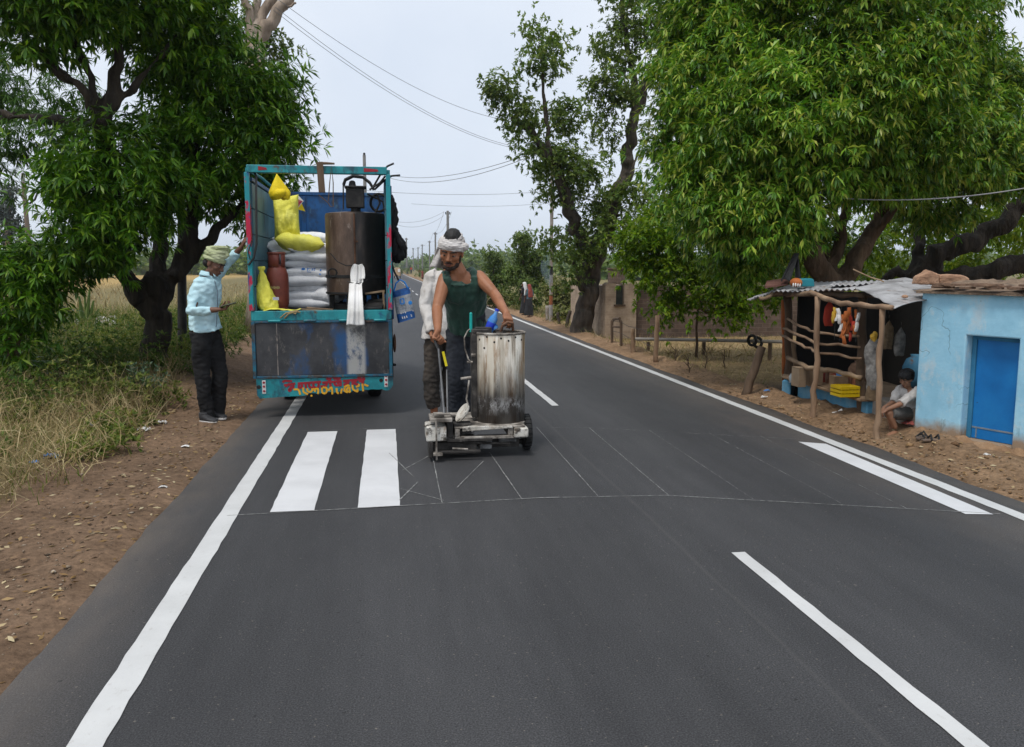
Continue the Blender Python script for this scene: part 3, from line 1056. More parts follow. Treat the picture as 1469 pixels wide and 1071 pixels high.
# far tree belts fading into the haze
rng = np.random.default_rng(77)
C, A = [], []
for (x0, x1, y0, y1, hh, k) in [(-60, -14, 150, 260, 5, 500), (-260, -30, 260, 420, 7, 900), (14, 60, 190, 330, 5, 700), (50, 320, 240, 480, 8, 900), (26, 70, 80, 130, 1.8, 260), (-90, -35, 90, 130, 3.5, 500), (-40, 60, 380, 620, 6, 800)]:
    px_, py_ = rng.uniform(x0, x1, k), rng.uniform(y0, y1, k)
    hz = hh * (.5 + .6 * rng.random(k))
    for a, b_, c_ in zip(px_, py_, hz):
        m_ = 10
        p = np.column_stack([a + rng.normal(0, c_ * .3, m_), b_ + rng.normal(0, c_ * .3, m_), np.abs(rng.normal(c_ * .5, c_ * .25, m_))])
        C.append(p)
        A.append(rng.normal(0, 1, (m_, 3)) + np.array([0, 0, .5]))
C, A = np.concatenate(C), np.concatenate(A)
V, F = whorls(rng, C, A, 5, 1.2, .45, droop=.1)
tag(npmesh('distant_trees', V, F, LEAF_S), 'blue hazy belt of trees along the horizon', 'trees', kind='stuff')
# one grey palm-like tree far left
bx = at(8, 340, 60)
bx.z = -.1
tree('far_tree', 'grey hazy tree far off at the left edge', 'tree', bx, [([bx, at(10, 300, 60), at(9, 275, 60)], .25, .1)],
     [blob(9, 275, 60, 8, 8, 10), blob(8, 318, 60, 14, 22, 24), blob(18, 335, 60, 16, 14, 14), blob(4, 300, 60, 7, 10, 6)], LEAF_Y, BARK_P, .3, 14, 6, .22, .06, seed=90)

# ------------------------------------------------------------ undergrowth on the left
STRAW = leafmat('dry_straw', [(.16, .115, .06), (.28, .205, .105), (.40, .31, .17), (.50, .41, .25)], .9, .1, .1)
WEED = leafmat('green_weed', [(.06, .10, .018), (.10, .145, .028), (.155, .185, .042), (.26, .235, .08)], .7, .3, .15)


def ribbons(rng, P, H, lean, curl, wd, seg=4, up=1.0):
    """thin upright stalks as bent ribbons"""
    N = len(P)
    d = norm(np.column_stack([rng.normal(0, lean, N), rng.normal(0, lean, N), np.full(N, up)]))
    side = norm(np.cross(d, norm(rng.normal(0, 1, (N, 3)))))
    p = P.copy()
    V = [p - side * wd[:, None], p + side * wd[:, None]]
    for s in range(seg):
        p = p + d * (H / seg)[:, None]
        d = norm(d + rng.normal(0, curl, (N, 3)))
        w_ = wd * (1 - .8 * (s + 1) / seg)
        V += [p - side * w_[:, None], p + side * w_[:, None]]
    V = np.stack(V, 1).reshape(-1, 3)
    i = np.arange(N)[:, None] * (2 * seg + 2)
    F = np.concatenate([i + np.array([[2 * s, 2 * s + 1, 2 * s + 3, 2 * s + 2]]) for s in range(seg)], 0)
    return V, F


def left_edge(y):
    """the near rim of the weeds, metres left of the axis"""
    return np.interp(y, [3, 5.3, 6.2, 7.3, 8.6, 10.6, 15.9, 24], [-2.6, -2.35, -2.2, -2.1, -2.25, -2.45, -2.6, -2.5])


def scatter_left(rng, N, y0, y1, depth, pw=1.0):
    y = rng.uniform(y0, y1, N)
    x = left_edge(y) - depth * rng.random(N) ** pw - rng.normal(0, .08, N)
    z = np.array([hgt(a, b_) for a, b_ in zip(x, y)])
    return np.column_stack([x, y, z])


rng = np.random.default_rng(5)
# tangled dry brush near the verge
N = 5200
P = scatter_left(rng, N, 4.6, 9.4, 2.6, 1.15)
cl = np.array([fbm(a, b_, 1.3) for a, b_ in P[:, :2]])
keep = rng.random(N) < np.clip(.75 + .6 * cl, .15, 1)
P = P[keep]
P[:, 2] += rng.uniform(0, .16, len(P))
V1, F1 = ribbons(rng, P, rng.uniform(.12, .52, len(P)), .75, .5, rng.uniform(.0016, .0040, len(P)), 5)
tag(npmesh('dry_brush', V1, F1, STRAW), 'tangle of dry tan twigs along the left verge', 'brush', kind='stuff')
# grass and green weeds behind it
N = 24000
P = scatter_left(rng, N, 5.4, 26, 9.5, 1.25)
V2, F2 = ribbons(rng, P, rng.uniform(.10, .42, N) * np.interp(P[:, 1], [5, 9, 14, 26], [.5, .8, 1.2, 1.5]), .4, .3, rng.uniform(.0025, .007, N) * np.interp(P[:, 1], [5, 26], [.8, 1.6]), 3)
mi = (rng.random(len(F2) // 3) < np.clip(.68 + .35 * np.array([fbm(a, b_, .5) for a, b_ in P[:, :2]]), .2, .85)).astype(int)
tag(npmesh('wild_grass', V2, F2, [STRAW, WEED], mi=np.tile(mi, 3)), 'mixed green and straw grass beyond the left verge', 'grass', kind='stuff')
C, A = [], []
N = 620
P = scatter_left(rng, N, 6.8, 24, 9, 1.1)
wsel = []
WEED2 = leafmat('dark_weed', [(.03, .07, .012), (.055, .105, .018), (.09, .14, .03), (.14, .17, .04)], .65, .3, .15)
for p in P:
    r = rng.uniform(.12, .42) * (1.45 if 8.5 < p[1] < 15 else 1)
    if p[1] < 8.5:
        r *= .7
    k_ = int(34 * (r / .25) + 8)
    o_ = norm(rng.normal(0, 1, (k_, 3))) * r * rng.uniform(.3, 1, (k_, 1))
    o_[:, 2] = np.abs(o_[:, 2]) * 1.1
    C.append(p + o_)
    wsel += [int(rng.random() < .5 and 1) if False else int(fbm(p[0], p[1], .6) > -.1)] * len(o_)
    A.append(norm(o_ + np.array([0, 0, .1])))
V3, F3 = whorls(rng, np.concatenate(C), np.concatenate(A), 7, .058, .0105, droop=.15, curl=.2)
tag(npmesh('green_weeds', V3, F3, [WEED, WEED2], mi=np.tile(np.repeat(wsel, 7), 2)), 'leafy green weeds around the dark mango trunk', 'weeds', kind='stuff')
# grass on the right-hand field and far verges
N = 9000
y = rng.uniform(9.8, 34, N)
x = 4.35 + np.abs(rng.normal(0, 3.0, N)) + .4 * (y < 10.8)
z = np.array([hgt(a, b_) for a, b_ in zip(x, y)])
V4, F4 = ribbons(rng, np.column_stack([x, y, z]), rng.uniform(.03, .14, N) * np.interp(y, [10, 34], [.8, 2.4]), .7, .4, rng.uniform(.002, .005, N) * np.interp(y, [10, 34], [1, 2]), 3)
mi = (rng.random(N) < np.interp(y, [10, 18, 34], [.12, .3, .7])).astype(int)
tag(npmesh('field_grass', V4, F4, [STRAW, WEED], mi=np.tile(mi, 3)), 'thin dry grass over the field behind the fence posts', 'grass', kind='stuff')
# far straw on the left field: low ribs so it does not read as a flat sheet
N = 6000
y = rng.uniform(24, 75, N)
x = -6 - 30 * rng.random(N) * (y / 50)
V5, F5 = ribbons(rng, np.column_stack([x, y, np.zeros(N)]), rng.uniform(.15, .45, N), .5, .3, rng.uniform(.01, .03, N), 2)
tag(npmesh('straw_stubble', V5, F5, STRAW), 'golden straw stubble in the far left field', 'stubble', kind='stuff')

# single plants one can point to
bx = onground(205, 583)
t = thing('saltbush', 'blue green saltbush at the foot of the dark mango trunk', 'bush', bx)
rr = np.random.default_rng(4)
sm = MB()
C, A = [], []
for i in range(20):
    d = Vector((rr.normal(0, .45), rr.normal(0, .35), 1)).normalized()
    h = rr.uniform(.22, .42)
    sm.tube([bx, bx + d * h * .5, bx + d * h + Vector((0, 0, .03))], [.006, .004, .002], 4)
    for f in np.linspace(.3, 1, 7):
        C.append(bx + d * h * f)
        A.append(d)
sm.build('stem', BARK_G, t)
V, F = whorls(rr, np.array([tuple(p) for p in C]), np.array([tuple(p) for p in A]), 8, .055, .008, droop=-.1, curl=0)
npmesh('leaves', V, F, LEAF_B, t)
bx = onground(22, 578)
t = thing('tree_stump', 'broken brown stump among the weeds at the left edge', 'stump', bx)
q = MB()
s = pxm(bx.y)
q.tube([bx, bx + Vector((.02, 0, .25)), bx + Vector((.01, 0, .45)), bx + Vector((.03, 0, .58))], [.085, .07, .075, .05], 9)
q.tube([bx + Vector((.02, 0, .4)), bx + Vector((.09, 0, .6)), bx + Vector((.11, 0, .68))], [.04, .03, .008], 7)
q.tube([bx + Vector((.0, 0, .4)), bx + Vector((-.05, .02, .58)), bx + Vector((-.09, .02, .66))], [.035, .02, .006], 6)
q.build('trunk', BARK_M, t, smooth='all')
# tall thin stalk plant in the straw field
bx = onground(125, 478)
t = thing('cactus_bush', 'upright spiky plant in front of the golden straw field', 'plant', bx)
q = MB()
s = pxm(bx.y)
for i, (dx, h) in enumerate([(0, 95), (-8, 48), (9, 42), (4, 58), (13, 30), (-12, 30)]):
    q.tube([bx, bx + Vector((dx * s * .6, 0, h * s * .5)), bx + Vector((dx * s, .05 * i, h * s))], [.05, .045, .02] if i else [.03, .02, .01], 6)
q.build('stem', LEAF_S, t)
# dry saplings by the fence
for i, (px, py, h, lb) in enumerate([(968, 522, 30, 'bare twig sapling nearest the tall fence post'), (1012, 528, 42, 'tallest forked bare twig in the dry field'), (1040, 518, 36, 'bare twig sapling next to the leaning post'), (990, 535, 28, 'short bare twig at the edge of the dark soil')]):
    bx = onground(px, py)
    t = thing('dry_sapling', lb, 'sapling', bx, 'dry twigs in the field')
    q = MB()
    s = pxm(bx.y)
    rr = random.Random(i + 5)
    top = bx + Vector((rr.uniform(-6, 6) * s, 0, h * s))
    q.tube(wob([bx, top], .012, i, 5), [.012, .01, .009, .008, .006, .003], 5)
    for j in range(3 + i % 2):
        a = bx.lerp(top, .25 + .18 * j)
        e = a + Vector((rr.choice((-1, 1)) * rr.uniform(5, 12) * s, rr.uniform(-.1, .1), rr.uniform(6, 16) * s))
        q.tube(wob([a, e], .01, i * 7 + j, 3), [.007, .006, .004, .002], 4)
    q.build('stem', BARK_M, t)

# ------------------------------------------------------------ stones, chips and dead leaves on the verges
rng = np.random.default_rng(8)
PEB = leafmat('pebble', [(.035, .026, .02), (.11, .08, .055), (.16, .115, .08), (.22, .17, .125), (.36, .30, .24)], .95, .0, .1)
N = 4200
y = 2.6 + rng.random(N) ** 1.6 * 14
x = AL + .02 - np.abs(rng.normal(0, .55, N))
Nr = 1500
y2 = 3.8 + rng.random(Nr) * 9
x2 = AR + .02 + np.abs(rng.normal(0, .35, Nr))
x, y = np.concatenate([x, x2]), np.concatenate([y, y2])
z = np.array([hgt(a, b_) for a, b_ in zip(x, y)])
oct_ = np.array([(1, 0, 0), (0, 1, 0), (-1, 0, 0), (0, -1, 0), (0, 0, 1), (0, 0, -1)], float)
sz = rng.uniform(.0025, .0075, len(x)) * (1 + 1.4 * (rng.random(len(x)) < .07))
ang = rng.uniform(0, 6.28, len(x))
st = np.column_stack([sz * rng.uniform(.8, 1.8, len(x)), sz, sz * rng.uniform(.3, .7, len(x))])
vv = oct_[None] * st[:, None] * rng.uniform(.7, 1.2, (len(x), 6, 1))
ca_, sa_ = np.cos(ang)[:, None], np.sin(ang)[:, None]
vx = vv[..., 0] * ca_ - vv[..., 1] * sa_
vy = vv[..., 0] * sa_ + vv[..., 1] * ca_
V = np.stack([vx + x[:, None], vy + y[:, None], vv[..., 2] + z[:, None] + .002], -1).reshape(-1, 3)
fo = np.array([(0, 1, 4), (1, 2, 4), (2, 3, 4), (3, 0, 4), (1, 0, 5), (2, 1, 5), (3, 2, 5), (0, 3, 5)])
F = (np.arange(len(x))[:, None, None] * 6 + fo[None]).reshape(-1, 3)
tag(npmesh('gravel', V, F, PEB), 'loose stones and chips scattered over both dirt verges', 'gravel', kind='stuff')
DEAD = leafmat('dead_leaf', [(.12, .07, .03), (.24, .15, .07), (.36, .26, .14), (.45, .38, .25)], .9, .1, .1)
N = 1500
y = 2.8 + rng.random(N) ** 1.3 * 9
x = np.where(rng.random(N) < .75, AL - np.abs(rng.normal(.1, .55, N)), AR + np.abs(rng.normal(.2, .4, N)))
z = np.array([hgt(a, b_) for a, b_ in zip(x, y)]) + .008
V, F = whorls(rng, np.column_stack([x, y, z]), np.tile(np.array([[0, 0, 1.0]]), (N, 1)), 1, .045, .009, spread=(75, 95), droop=0, curl=.1)
tag(npmesh('leaf_litter', V, F, DEAD), 'fallen brown leaves strewn over the dirt verges', 'leaf litter', kind='stuff')
# ============================================================ the truck
TEAL = M('teal_paint', [(.010, .16, .19), (.015, .24, .27), (.03, .33, .36)], 5, .45, .15, 30, over=[((.02, .07, .10), 5, .50, .62, (1, 1, .5)), ((.10, .045, .025), 9, .60, .68, (1, 1, 1)), ((.01, .05, .16), 4, .60, .70, (1, 1, 1)), ((.4, .42, .4), 26, .70, .74, (1, 1, 1))])
TRUCK_BLUE = M('truck_blue_paint', [(.008, .055, .16), (.012, .09, .26), (.02, .12, .33)], 2.5, .5, .15, 25, over=[((.025, .03, .04), 3, .50, .66, (1, 1, .6)), ((.16, .085, .05), 12, .62, .70, (1, 1, 1)), ((.10, .22, .30), 7, .60, .74, (1, 1, .4)), ((.3, .3, .3), 30, .70, .74, (1, 1, 1))])
WALL_IN = M('faded_blue_panel', [(.035, .095, .13), (.06, .15, .19), (.10, .20, .23)], 3, .55, .2, 25, (0), (1, 1, .5), over=[((.02, .025, .03), 4, .60, .72, (1, 1, .4)), ((.20, .17, .05), 3, .66, .74, (1, 1, .7))])
STEEL_D = M('dark_steel', [(.012, .012, .013), (.028, .027, .027), (.05, .046, .043)], 9, .6, .3, 40, .3)
SOOT = M('soot_black', [(.006, .006, .006), (.014, .013, .012), (.028, .024, .02)], 6, .7, .3, 30)
RUST = M('rusty_iron', [(.05, .025, .015), (.12, .055, .03), (.19, .10, .06)], 8, .8, .4, 40)
RUBBER = M('rubber', [(.008, .008, .008), (.02, .02, .02)], 10, .75, .3, 60)
RED_P = M('red_paint', [(.22, .006, .014), (.36, .015, .028)], 8, .5, .1)
YEL_P = M('yellow_paint', [(.62, .30, .01), (.75, .40, .02)], 8, .5, .1)
WHITE_P = M('white_paint', [(.55, .54, .52), (.78, .77, .75)], 9, .6, .1)
WOOD = M('weathered_wood', [(.13, .085, .05), (.24, .16, .095), (.34, .25, .16)], 6, .85, .6, 30, 0, (1, 1, .2), dist=.01)
WOOD_D = M('dark_wood', [(.05, .032, .02), (.10, .065, .04), (.15, .10, .065)], 7, .85, .6, 30, 0, (1, 1, .2))
ROPE = M('rope', [(.28, .19, .09), (.42, .31, .16)], 40, .95, .6, 80)
CABLE = M('black_cable', [(.01, .01, .01), (.025, .025, .025)], 10, .5, 0)
WHITE_SACK = M('white_woven_sack', [(.62, .63, .66), (.78, .79, .81), (.85, .86, .87)], 7, .55, .35, 16, dist=.03)
YELLOW_SACK = M('yellow_sack', [(.58, .53, .05), (.70, .66, .08), (.76, .73, .16)], 4, .65, .5, 22, dist=.02, over=[((.5, .42, .12), 7, .58, .75, (1, 1, 1))])
YELLOW_CLOTH = M('yellow_cloth', [(.72, .52, .005), (.88, .68, .012)], 5, .7, .4, 14, dist=.03)
BLUE_INK = M('blue_print', [(.01, .16, .55), (.02, .25, .70)], 10, .5, 0)

# tailgate sheet: bare grey steel with left over blue paint, pale scrapes and one whitewashed streak
m, n, b, o = _nt('tailgate_sheet')
c = ramp(n, tex(n, 3.2, 6), [(.020, .021, .024), (.040, .041, .045), (.066, .066, .07)], [.35, .5, .68])
c = mix(n, ramp(n, tex(n, 2.6, 5, (1, 1, .6), .6, (5, 2, 1)), [(0, 0, 0), (1, 1, 1)], [.54, .66]), c, (.012, .07, .19))
c = mix(n, math_(n, 'MULTIPLY', ramp(n, tex(n, 8, 9, (1, 1, .45), .85, (2, 9, 4)), [(0, 0, 0), (1, 1, 1)], [.54, .66]), .7), c, (.20, .18, .16))
c = mix(n, ramp(n, tex(n, 7, 8, (1, 1, .5), .8, (8, 1, 4)), [(0, 0, 0), (1, 1, 1)], [.66, .74]), c, (.10, .055, .03))
tcx = n.nodes.new('ShaderNodeTexCoord')
sx = n.nodes.new('ShaderNodeSeparateXYZ')
n.links.new(tcx.outputs['Object'], sx.inputs[0])
STREAK_X = sx
def band(n, v, lo, hi, soft):
    a = math_(n, 'DIVIDE', math_(n, 'SUBTRACT', v, lo), soft, True)
    b_ = math_(n, 'DIVIDE', math_(n, 'SUBTRACT', hi, v), soft, True)
    return math_(n, 'MULTIPLY', a, b_)
YT = 8.5
txl, txr = at(360, 450, YT).x, at(562, 450, YT).x
TX = (txl + txr) / 2
TW = txr - txl
wsx0, wsx1 = at(496, 500, YT).x - TX, at(526, 500, YT).x - TX
msk = math_(n, 'MULTIPLY', band(n, sx.outputs[0], wsx0, wsx1, .03), ramp(n, tex(n, 9, 8, (1, 1, .6), .8), [(.1, .1, .1), (1, 1, 1)], [.40, .52]))
c = mix(n, math_(n, 'MULTIPLY', msk, .85), c, (.42, .41, .38))
lx0 = at(398, 500, YT).x - TX
c = mix(n, math_(n, 'MULTIPLY', band(n, sx.outputs[0], lx0 - .005, lx0 + .005, .004), ramp(n, tex(n, 9, 4), [(0, 0, 0), (1, 1, 1)], [.4, .55])), c, (.35, .3, .26))
n.links.new(c, b.inputs['Base Color'])
b.inputs['Roughness'].default_value = .6
b.inputs['Metallic'].default_value = .15
bump(n, b, tex(n, 6, 6), .3, .02)
TAILGATE = m


def zt(py, Y=YT):
    return at(460, py, Y).z


floor_z = zt(447)
gate_t, gate_b = zt(461), zt(539)
val_b = zt(569)
top_z = zt(238)
wall_z = at(400, 276, 10.8).z
YF = 10.8
truck = thing('truck', 'small teal and blue truck loaded with sacks and a boiler, seen from behind', 'truck', (TX, YT, 0))
# cargo floor and chassis
q = MB()
q.box2((txl + .02, YT + .02, floor_z - .05), (txr - .02, YF + .02, floor_z))
q.build('cargo_floor', STEEL_D, truck, bevel=.004)
q = MB()
for sx_ in (-1, 1):
    q.box2((TX + sx_ * .36 - .04, YT + .12, .42), (TX + sx_ * .36 + .04, YF + 1.5, .55))
for k in range(6):
    q.box2((txl + .05, YT + .25 + .42 * k, .551), (txr - .05, YT + .31 + .42 * k, floor_z - .052))
q.tube([(TX - .55, YT + 1.35, .32), (TX + .55, YT + 1.35, .32)], .05, 8)
q.sph((TX, YT + 1.35, .32), .12)
q.tube([(TX - .3, YT + .2, .35), (TX - .3, YT + .6, .38), (TX - .2, YT + 1.8, .38)], .03, 8)
q.build('chassis', STEEL_D, truck)
# tailgate
q = MB()
q.box2((txl + .035, YT - .012, gate_b + .012), (txr - .035, YT + .018, gate_t - .012))
q.build('tailgate', TAILGATE, truck, bevel=.004)
q = MB()
q.box2((txl, YT - .028, gate_b - .012), (txl + .034, YT + .03, gate_t + .01))
q.box2((txr - .034, YT - .028, gate_b - .012), (txr, YT + .03, gate_t + .01))
q.box2((txl + .035, YT - .024, gate_b - .014), (txr - .035, YT + .026, gate_b + .011))
q.box2((txl + .035, YT - .024, gate_t - .011), (txr - .035, YT + .026, gate_t + .012))
q.build('tailgate_frame', M('worn_blue_edge', [(.008, .05, .10), (.012, .10, .17), (.02, .16, .22)], 5, .55, .2, 30, over=[((.05, .045, .04), 6, .48, .58, (1, 1, 1)), ((.16, .085, .05), 12, .60, .68, (1, 1, 1))]), truck, bevel=.004)
q = MB()
q.box2((txl + .002, YT - .02, gate_t + .014), (txr - .002, YT + .12, floor_z + .012))
for k in range(4):
    xx = txl + TW * (.12 + .25 * k)
    q.tube([(xx, YT - .034, gate_t + .012), (xx + .12, YT - .034, gate_t + .012)], .013, 8)
q.build('rear_sill', TEAL, truck, bevel=.005)
# valance under the tailgate, with its torn lower edge
rr = random.Random(4)
vl, vr = at(368, 555, YT).x, at(564, 555, YT).x
pts = [(vl, YT - .01, gate_b - .02)]
tilt = .055
pts.append((vl + .004, YT - .01, val_b + .03))
pts.append((vl + .03, YT - .01, val_b - .004))
k = 46
for i in range(1, k):
    u = i / k
    pts.append((vl + .03 + (vr - vl - .06) * u, YT - .01, val_b + tilt * u + (rr.uniform(-.006, .010) if u > .36 else rr.uniform(-.002, .002)) + (.012 if .36 < u < .95 else 0)))
pts += [(vr - .03, YT - .01, val_b + tilt + .004), (vr, YT - .01, val_b + tilt + .05), (vr, YT - .01, gate_b - .02)]
q = MB()
q.prism(pts, (0, .02, 0))
val = q.build('valance', TEAL, truck, smooth=False)
# painted lettering: red upper halves, yellow lower halves
def lx(u):      # u in crop pixels 0..1469 of the lettering close-up
    return at(395 + u / 10.49, 550, YT).x
def lz(v):
    return zt(534.5 + v / 11.6)
def strokes(name, lines, wd, mt, y):
    q = MB()
    for ln in lines:
        pts = [Vector((lx(u), y, lz(v))) for u, v in ln]
        if len(pts) > 2:
            sm_ = []
            for i_ in range(len(pts) - 1):
                a0, a1, a2, a3 = pts[max(i_ - 1, 0)], pts[i_], pts[i_ + 1], pts[min(i_ + 2, len(pts) - 1)]
                for f_ in (0, .25, .5, .75):
                    sm_.append(.5 * ((2 * a1) + (a2 - a0) * f_ + (2 * a0 - 5 * a1 + 4 * a2 - a3) * f_ ** 2 + (3 * a1 - a0 - 3 * a2 + a3) * f_ ** 3))
            pts = sm_ + [pts[-1]]
        for a, b_ in zip(pts[:-1], pts[1:]):
            d = (b_ - a)
            if d.length < 1e-5:
                continue
            d.normalize()
            s = Vector((-d.z, 0, d.x)) * wd / 2
            e = d * wd * .3
            k0 = [a - e + s, b_ + e + s, b_ + e - s, a - e - s]
            yo = Vector((0, -.0002 * (len(q.f) % 9), 0))
            q.add([p + yo for p in k0], [(0, 1, 2, 3)])
    return q.build(name, mt, val, smooth=False, fixn=False)
s10 = 1 / 10.49
red = [[(120, 135), (160, 118), (245, 128)], [(140, 190), (200, 185), (290, 168)], [(160, 205), (210, 175)], [(205, 250), (235, 262), (215, 285), (200, 265)], [(270, 180), (270, 240)], [(225, 225), (270, 225)],
       [(350, 168), (680, 150)], [(360, 170), (355, 235), (400, 225), (395, 175)], [(455, 165), (460, 240)], [(510, 165), (515, 225), (560, 240)], [(570, 160), (575, 230)], [(655, 155), (640, 240), (590, 235)],
       [(715, 160), (990, 142)], [(735, 165), (770, 170), (760, 210), (690, 225)], [(825, 150), (830, 230)], [(790, 90), (840, 75), (825, 110), (820, 145)], [(780, 95), (800, 110)], [(880, 90), (930, 72), (970, 95), (940, 105), (890, 95)], [(880, 150), (905, 205), (940, 210), (985, 205)], [(980, 145), (985, 215)], [(940, 150), (945, 200)],
       [(1030, 140), (1345, 115)], [(1045, 145), (1100, 165), (1060, 195), (1035, 200)], [(1160, 130), (1165, 200)], [(1220, 130), (1195, 180), (1240, 205)], [(1325, 120), (1315, 195)], [(1250, 95), (1285, 65), (1270, 110)], [(1325, 70), (1328, 85)], [(1270, 150), (1310, 160)]]
yel = [[(280, 265), (345, 270), (370, 345)], [(420, 245), (425, 310), (480, 345)], [(480, 260), (490, 300), (540, 305), (560, 250)], [(560, 250), (600, 300)], [(590, 265), (640, 265), (640, 340)],
       [(700, 255), (705, 320), (740, 340), (770, 310), (765, 250), (720, 240)], [(800, 290), (845, 245), (855, 350)], [(920, 265), (925, 320), (945, 345)], [(1000, 275), (985, 340)],
       [(1040, 240), (1090, 215), (1110, 225)], [(1045, 250), (1040, 300), (1080, 330)], [(1110, 225), (1070, 300), (1115, 325)], [(1115, 250), (1120, 325)], [(1160, 205), (1170, 280), (1230, 320), (1235, 280)], [(1220, 240), (1250, 230), (1260, 205)], [(1310, 200), (1320, 310)], [(1345, 210), (1390, 230)], [(535, 375), (545, 372)]]
strokes('red_lettering', red, .023, RED_P, YT - .0125)
strokes('yellow_lettering', yel, .019, YEL_P, YT - .0135)
# reflector stickers
for sx_, c_ in ((at(379, 553, YT).x, 0), (at(554, 547, YT).x, 1)):
    zc = zt(553 - 6 * c_)
    q = MB()
    q.box2((sx_ - .018, YT - .018, zc - .068), (sx_ + .018, YT - .0105, zc + .068))
    st = q.build('reflector', WHITE_P, truck, bevel=.004)
    for dz in (-.04, .005, .045):
        q = MB()
        q.lathe((sx_, YT - .0185, zc + dz), [(.012, 0), (.010, .004), (0, .005)], 12, axis=(0, -1, 0))
        q.build('red_lens', RED_P, st)
    q = MB()
    q.lathe((sx_ + (-.05 if c_ == 0 else -.05), YT - .0105, zc + .0), [(.02, 0), (.018, .003), (0, .003)], 14, axis=(0, -1, 0))
    q.build('bolt_hole', SOOT if c_ == 0 else SOOT, truck)
# side panels
def side(xp, sgn, name, mt_in):
    q = MB()
    z1r = zt(262)
    for k in range(5):
        za = floor_z + (z1r - floor_z) * k / 5 + .004
        zb = floor_z + (z1r - floor_z) * (k + 1) / 5 - .004
        q.box2((xp, YT + .05, za), (xp + sgn * .022, YF - .002, zb))
    q.box2((xp + sgn * .0225, YT + .05, floor_z + .002), (xp + sgn * .035, YF - .002, z1r + .01))
    o = q.build(name, mt_in, truck, bevel=.004)
    q = MB()
    for k in range(4):
        yy = YT + .35 + .6 * k
        q.box2((xp + sgn * .036, yy - .03, floor_z - .1), (xp + sgn * .075, yy + .03, z1r + .012))
    q.box2((xp - sgn * .004, YT + .05, z1r + .012), (xp + sgn * .04, YF, z1r + .05))
    q.build('side_rail', TRUCK_BLUE, truck, bevel=.005)
    return o
side(txl + .05, -1, 'side_panel', WALL_IN)
side(txr - .05, 1, 'side_panel', WALL_IN)
q = MB()
q.box2((txl + .02, YF, floor_z), (txr - .02, YF + .03, wall_z))
q.box2((txl + .02, YF - .02, wall_z - .03), (txr - .02, YF - .0005, wall_z + .012))
q.box2((txl + .3, YF - .015, floor_z + .1), (txl + .36, YF - .0005, wall_z - .04))
q.build('front_panel', TRUCK_BLUE, truck, bevel=.006)
# rear posts and the top bar, with patches of red paint
PATCH = M('painted_post', [(.010, .20, .24), (.015, .27, .31)], 6, .45, .1, over=[((.45, .012, .05), 5, .54, .57, (1, 1, .35)), ((.01, .05, .20), 6, .58, .64, (1, 1, .6)), ((.5, .48, .45), 22, .70, .74, (1, 1, 1))])
for xx in (txl + .012, txr - .012):
    q = MB()
    q.box2((xx - .022, YT - .03, floor_z + .014), (xx + .022, YT + .048, top_z - .07))
    q.build('rear_post', PATCH, truck, bevel=.005)
tb0, tb1 = at(354, 244, YT).x, at(555, 244, YT).x
q = MB()
q.box2((tb0, YT - .034, zt(249)), (tb1, YT + .05, zt(238)))
bar = q.build('top_bar', TEAL, truck, bevel=.006)
for a, b_, c_ in ((371, 384, 243), (522, 543, 243)):
    q = MB()
    xa, xb = at(a, c_, YT).x, at(b_, c_, YT).x
    q.add([(xa, YT - .0365, zt(246)), (xb, YT - .0365, zt(245)), (xb - .01, YT - .0365, zt(242)), (xa + .015, YT - .0365, zt(240.5)), (xa, YT - .0365, zt(240))], [(0, 1, 2, 3, 4)])
    q.build('red_patch', RED_P, bar, smooth=False)
for xx in (txl + .012, txr - .012):
    q = MB()
    q.box2((xx - .02, YT + .05, top_z - .06), (xx + .02, YT + .07, top_z - .02))
    q.tube([(xx, YT + .06, top_z - .04), (xx, YT + 1.0, top_z - .02), (xx, YF + .05, wall_z + .02)], .016, 8)
    q.build('hood_rail', TEAL, truck)
# loose black hose down the left inside post
q = MB()
q.tube([at(365, 247, 8.53), at(367.5, 252, 8.5), at(367.5, 300, 8.48), at(368, 350, 8.48), at(364, 370, 8.47), at(356, 380, 8.46)], .011, 7)
q.tube([at(361, 345, 8.46), at(356, 362, 8.44), at(359, 372, 8.45)], .006, 6)
q.build('hose', CABLE, truck)
# bent rods at the top right corner
for i, pl in enumerate([[(536, 267), (548, 246), (556, 238), (565, 234)], [(537, 272), (552, 258), (562, 252), (574, 251)], [(530, 272), (545, 262), (553, 252)]]):
    q = MB()
    q.tube([at(a, b_, YT + .06 - .03 * i) for a, b_ in pl], .010, 7)
    q.build('bent_rod', STEEL_D, truck)
# black tassels on the right side
TASS = M('black_tassel', [(.004, .004, .005), (.012, .012, .014)], 12, .95, .5, 60)
q = MB()
rr = random.Random(9)
for (px, py, dx, ln, kk) in [(560, 283, 8, 52, 34), (563, 328, 14, 46, 52), (570, 335, 10, 38, 40)]:
    for k in range(kk):
        a = at(px + rr.uniform(-5, 2), py + rr.uniform(-4, 6), YT + .25 + rr.uniform(-.1, .2))
        e = a + Vector((rr.uniform(-.2, 1) * dx * .0071, rr.uniform(-.08, .08), -rr.uniform(.6, 1) * ln * .0071))
        q.tube(wob([a, a.lerp(e, .5) + Vector((.02, 0, 0)), e], .012, k, 3), [.016, .02, .024, .026, .028, .03, .02], 6)
q.build('tassel', TASS, truck, smooth='all')
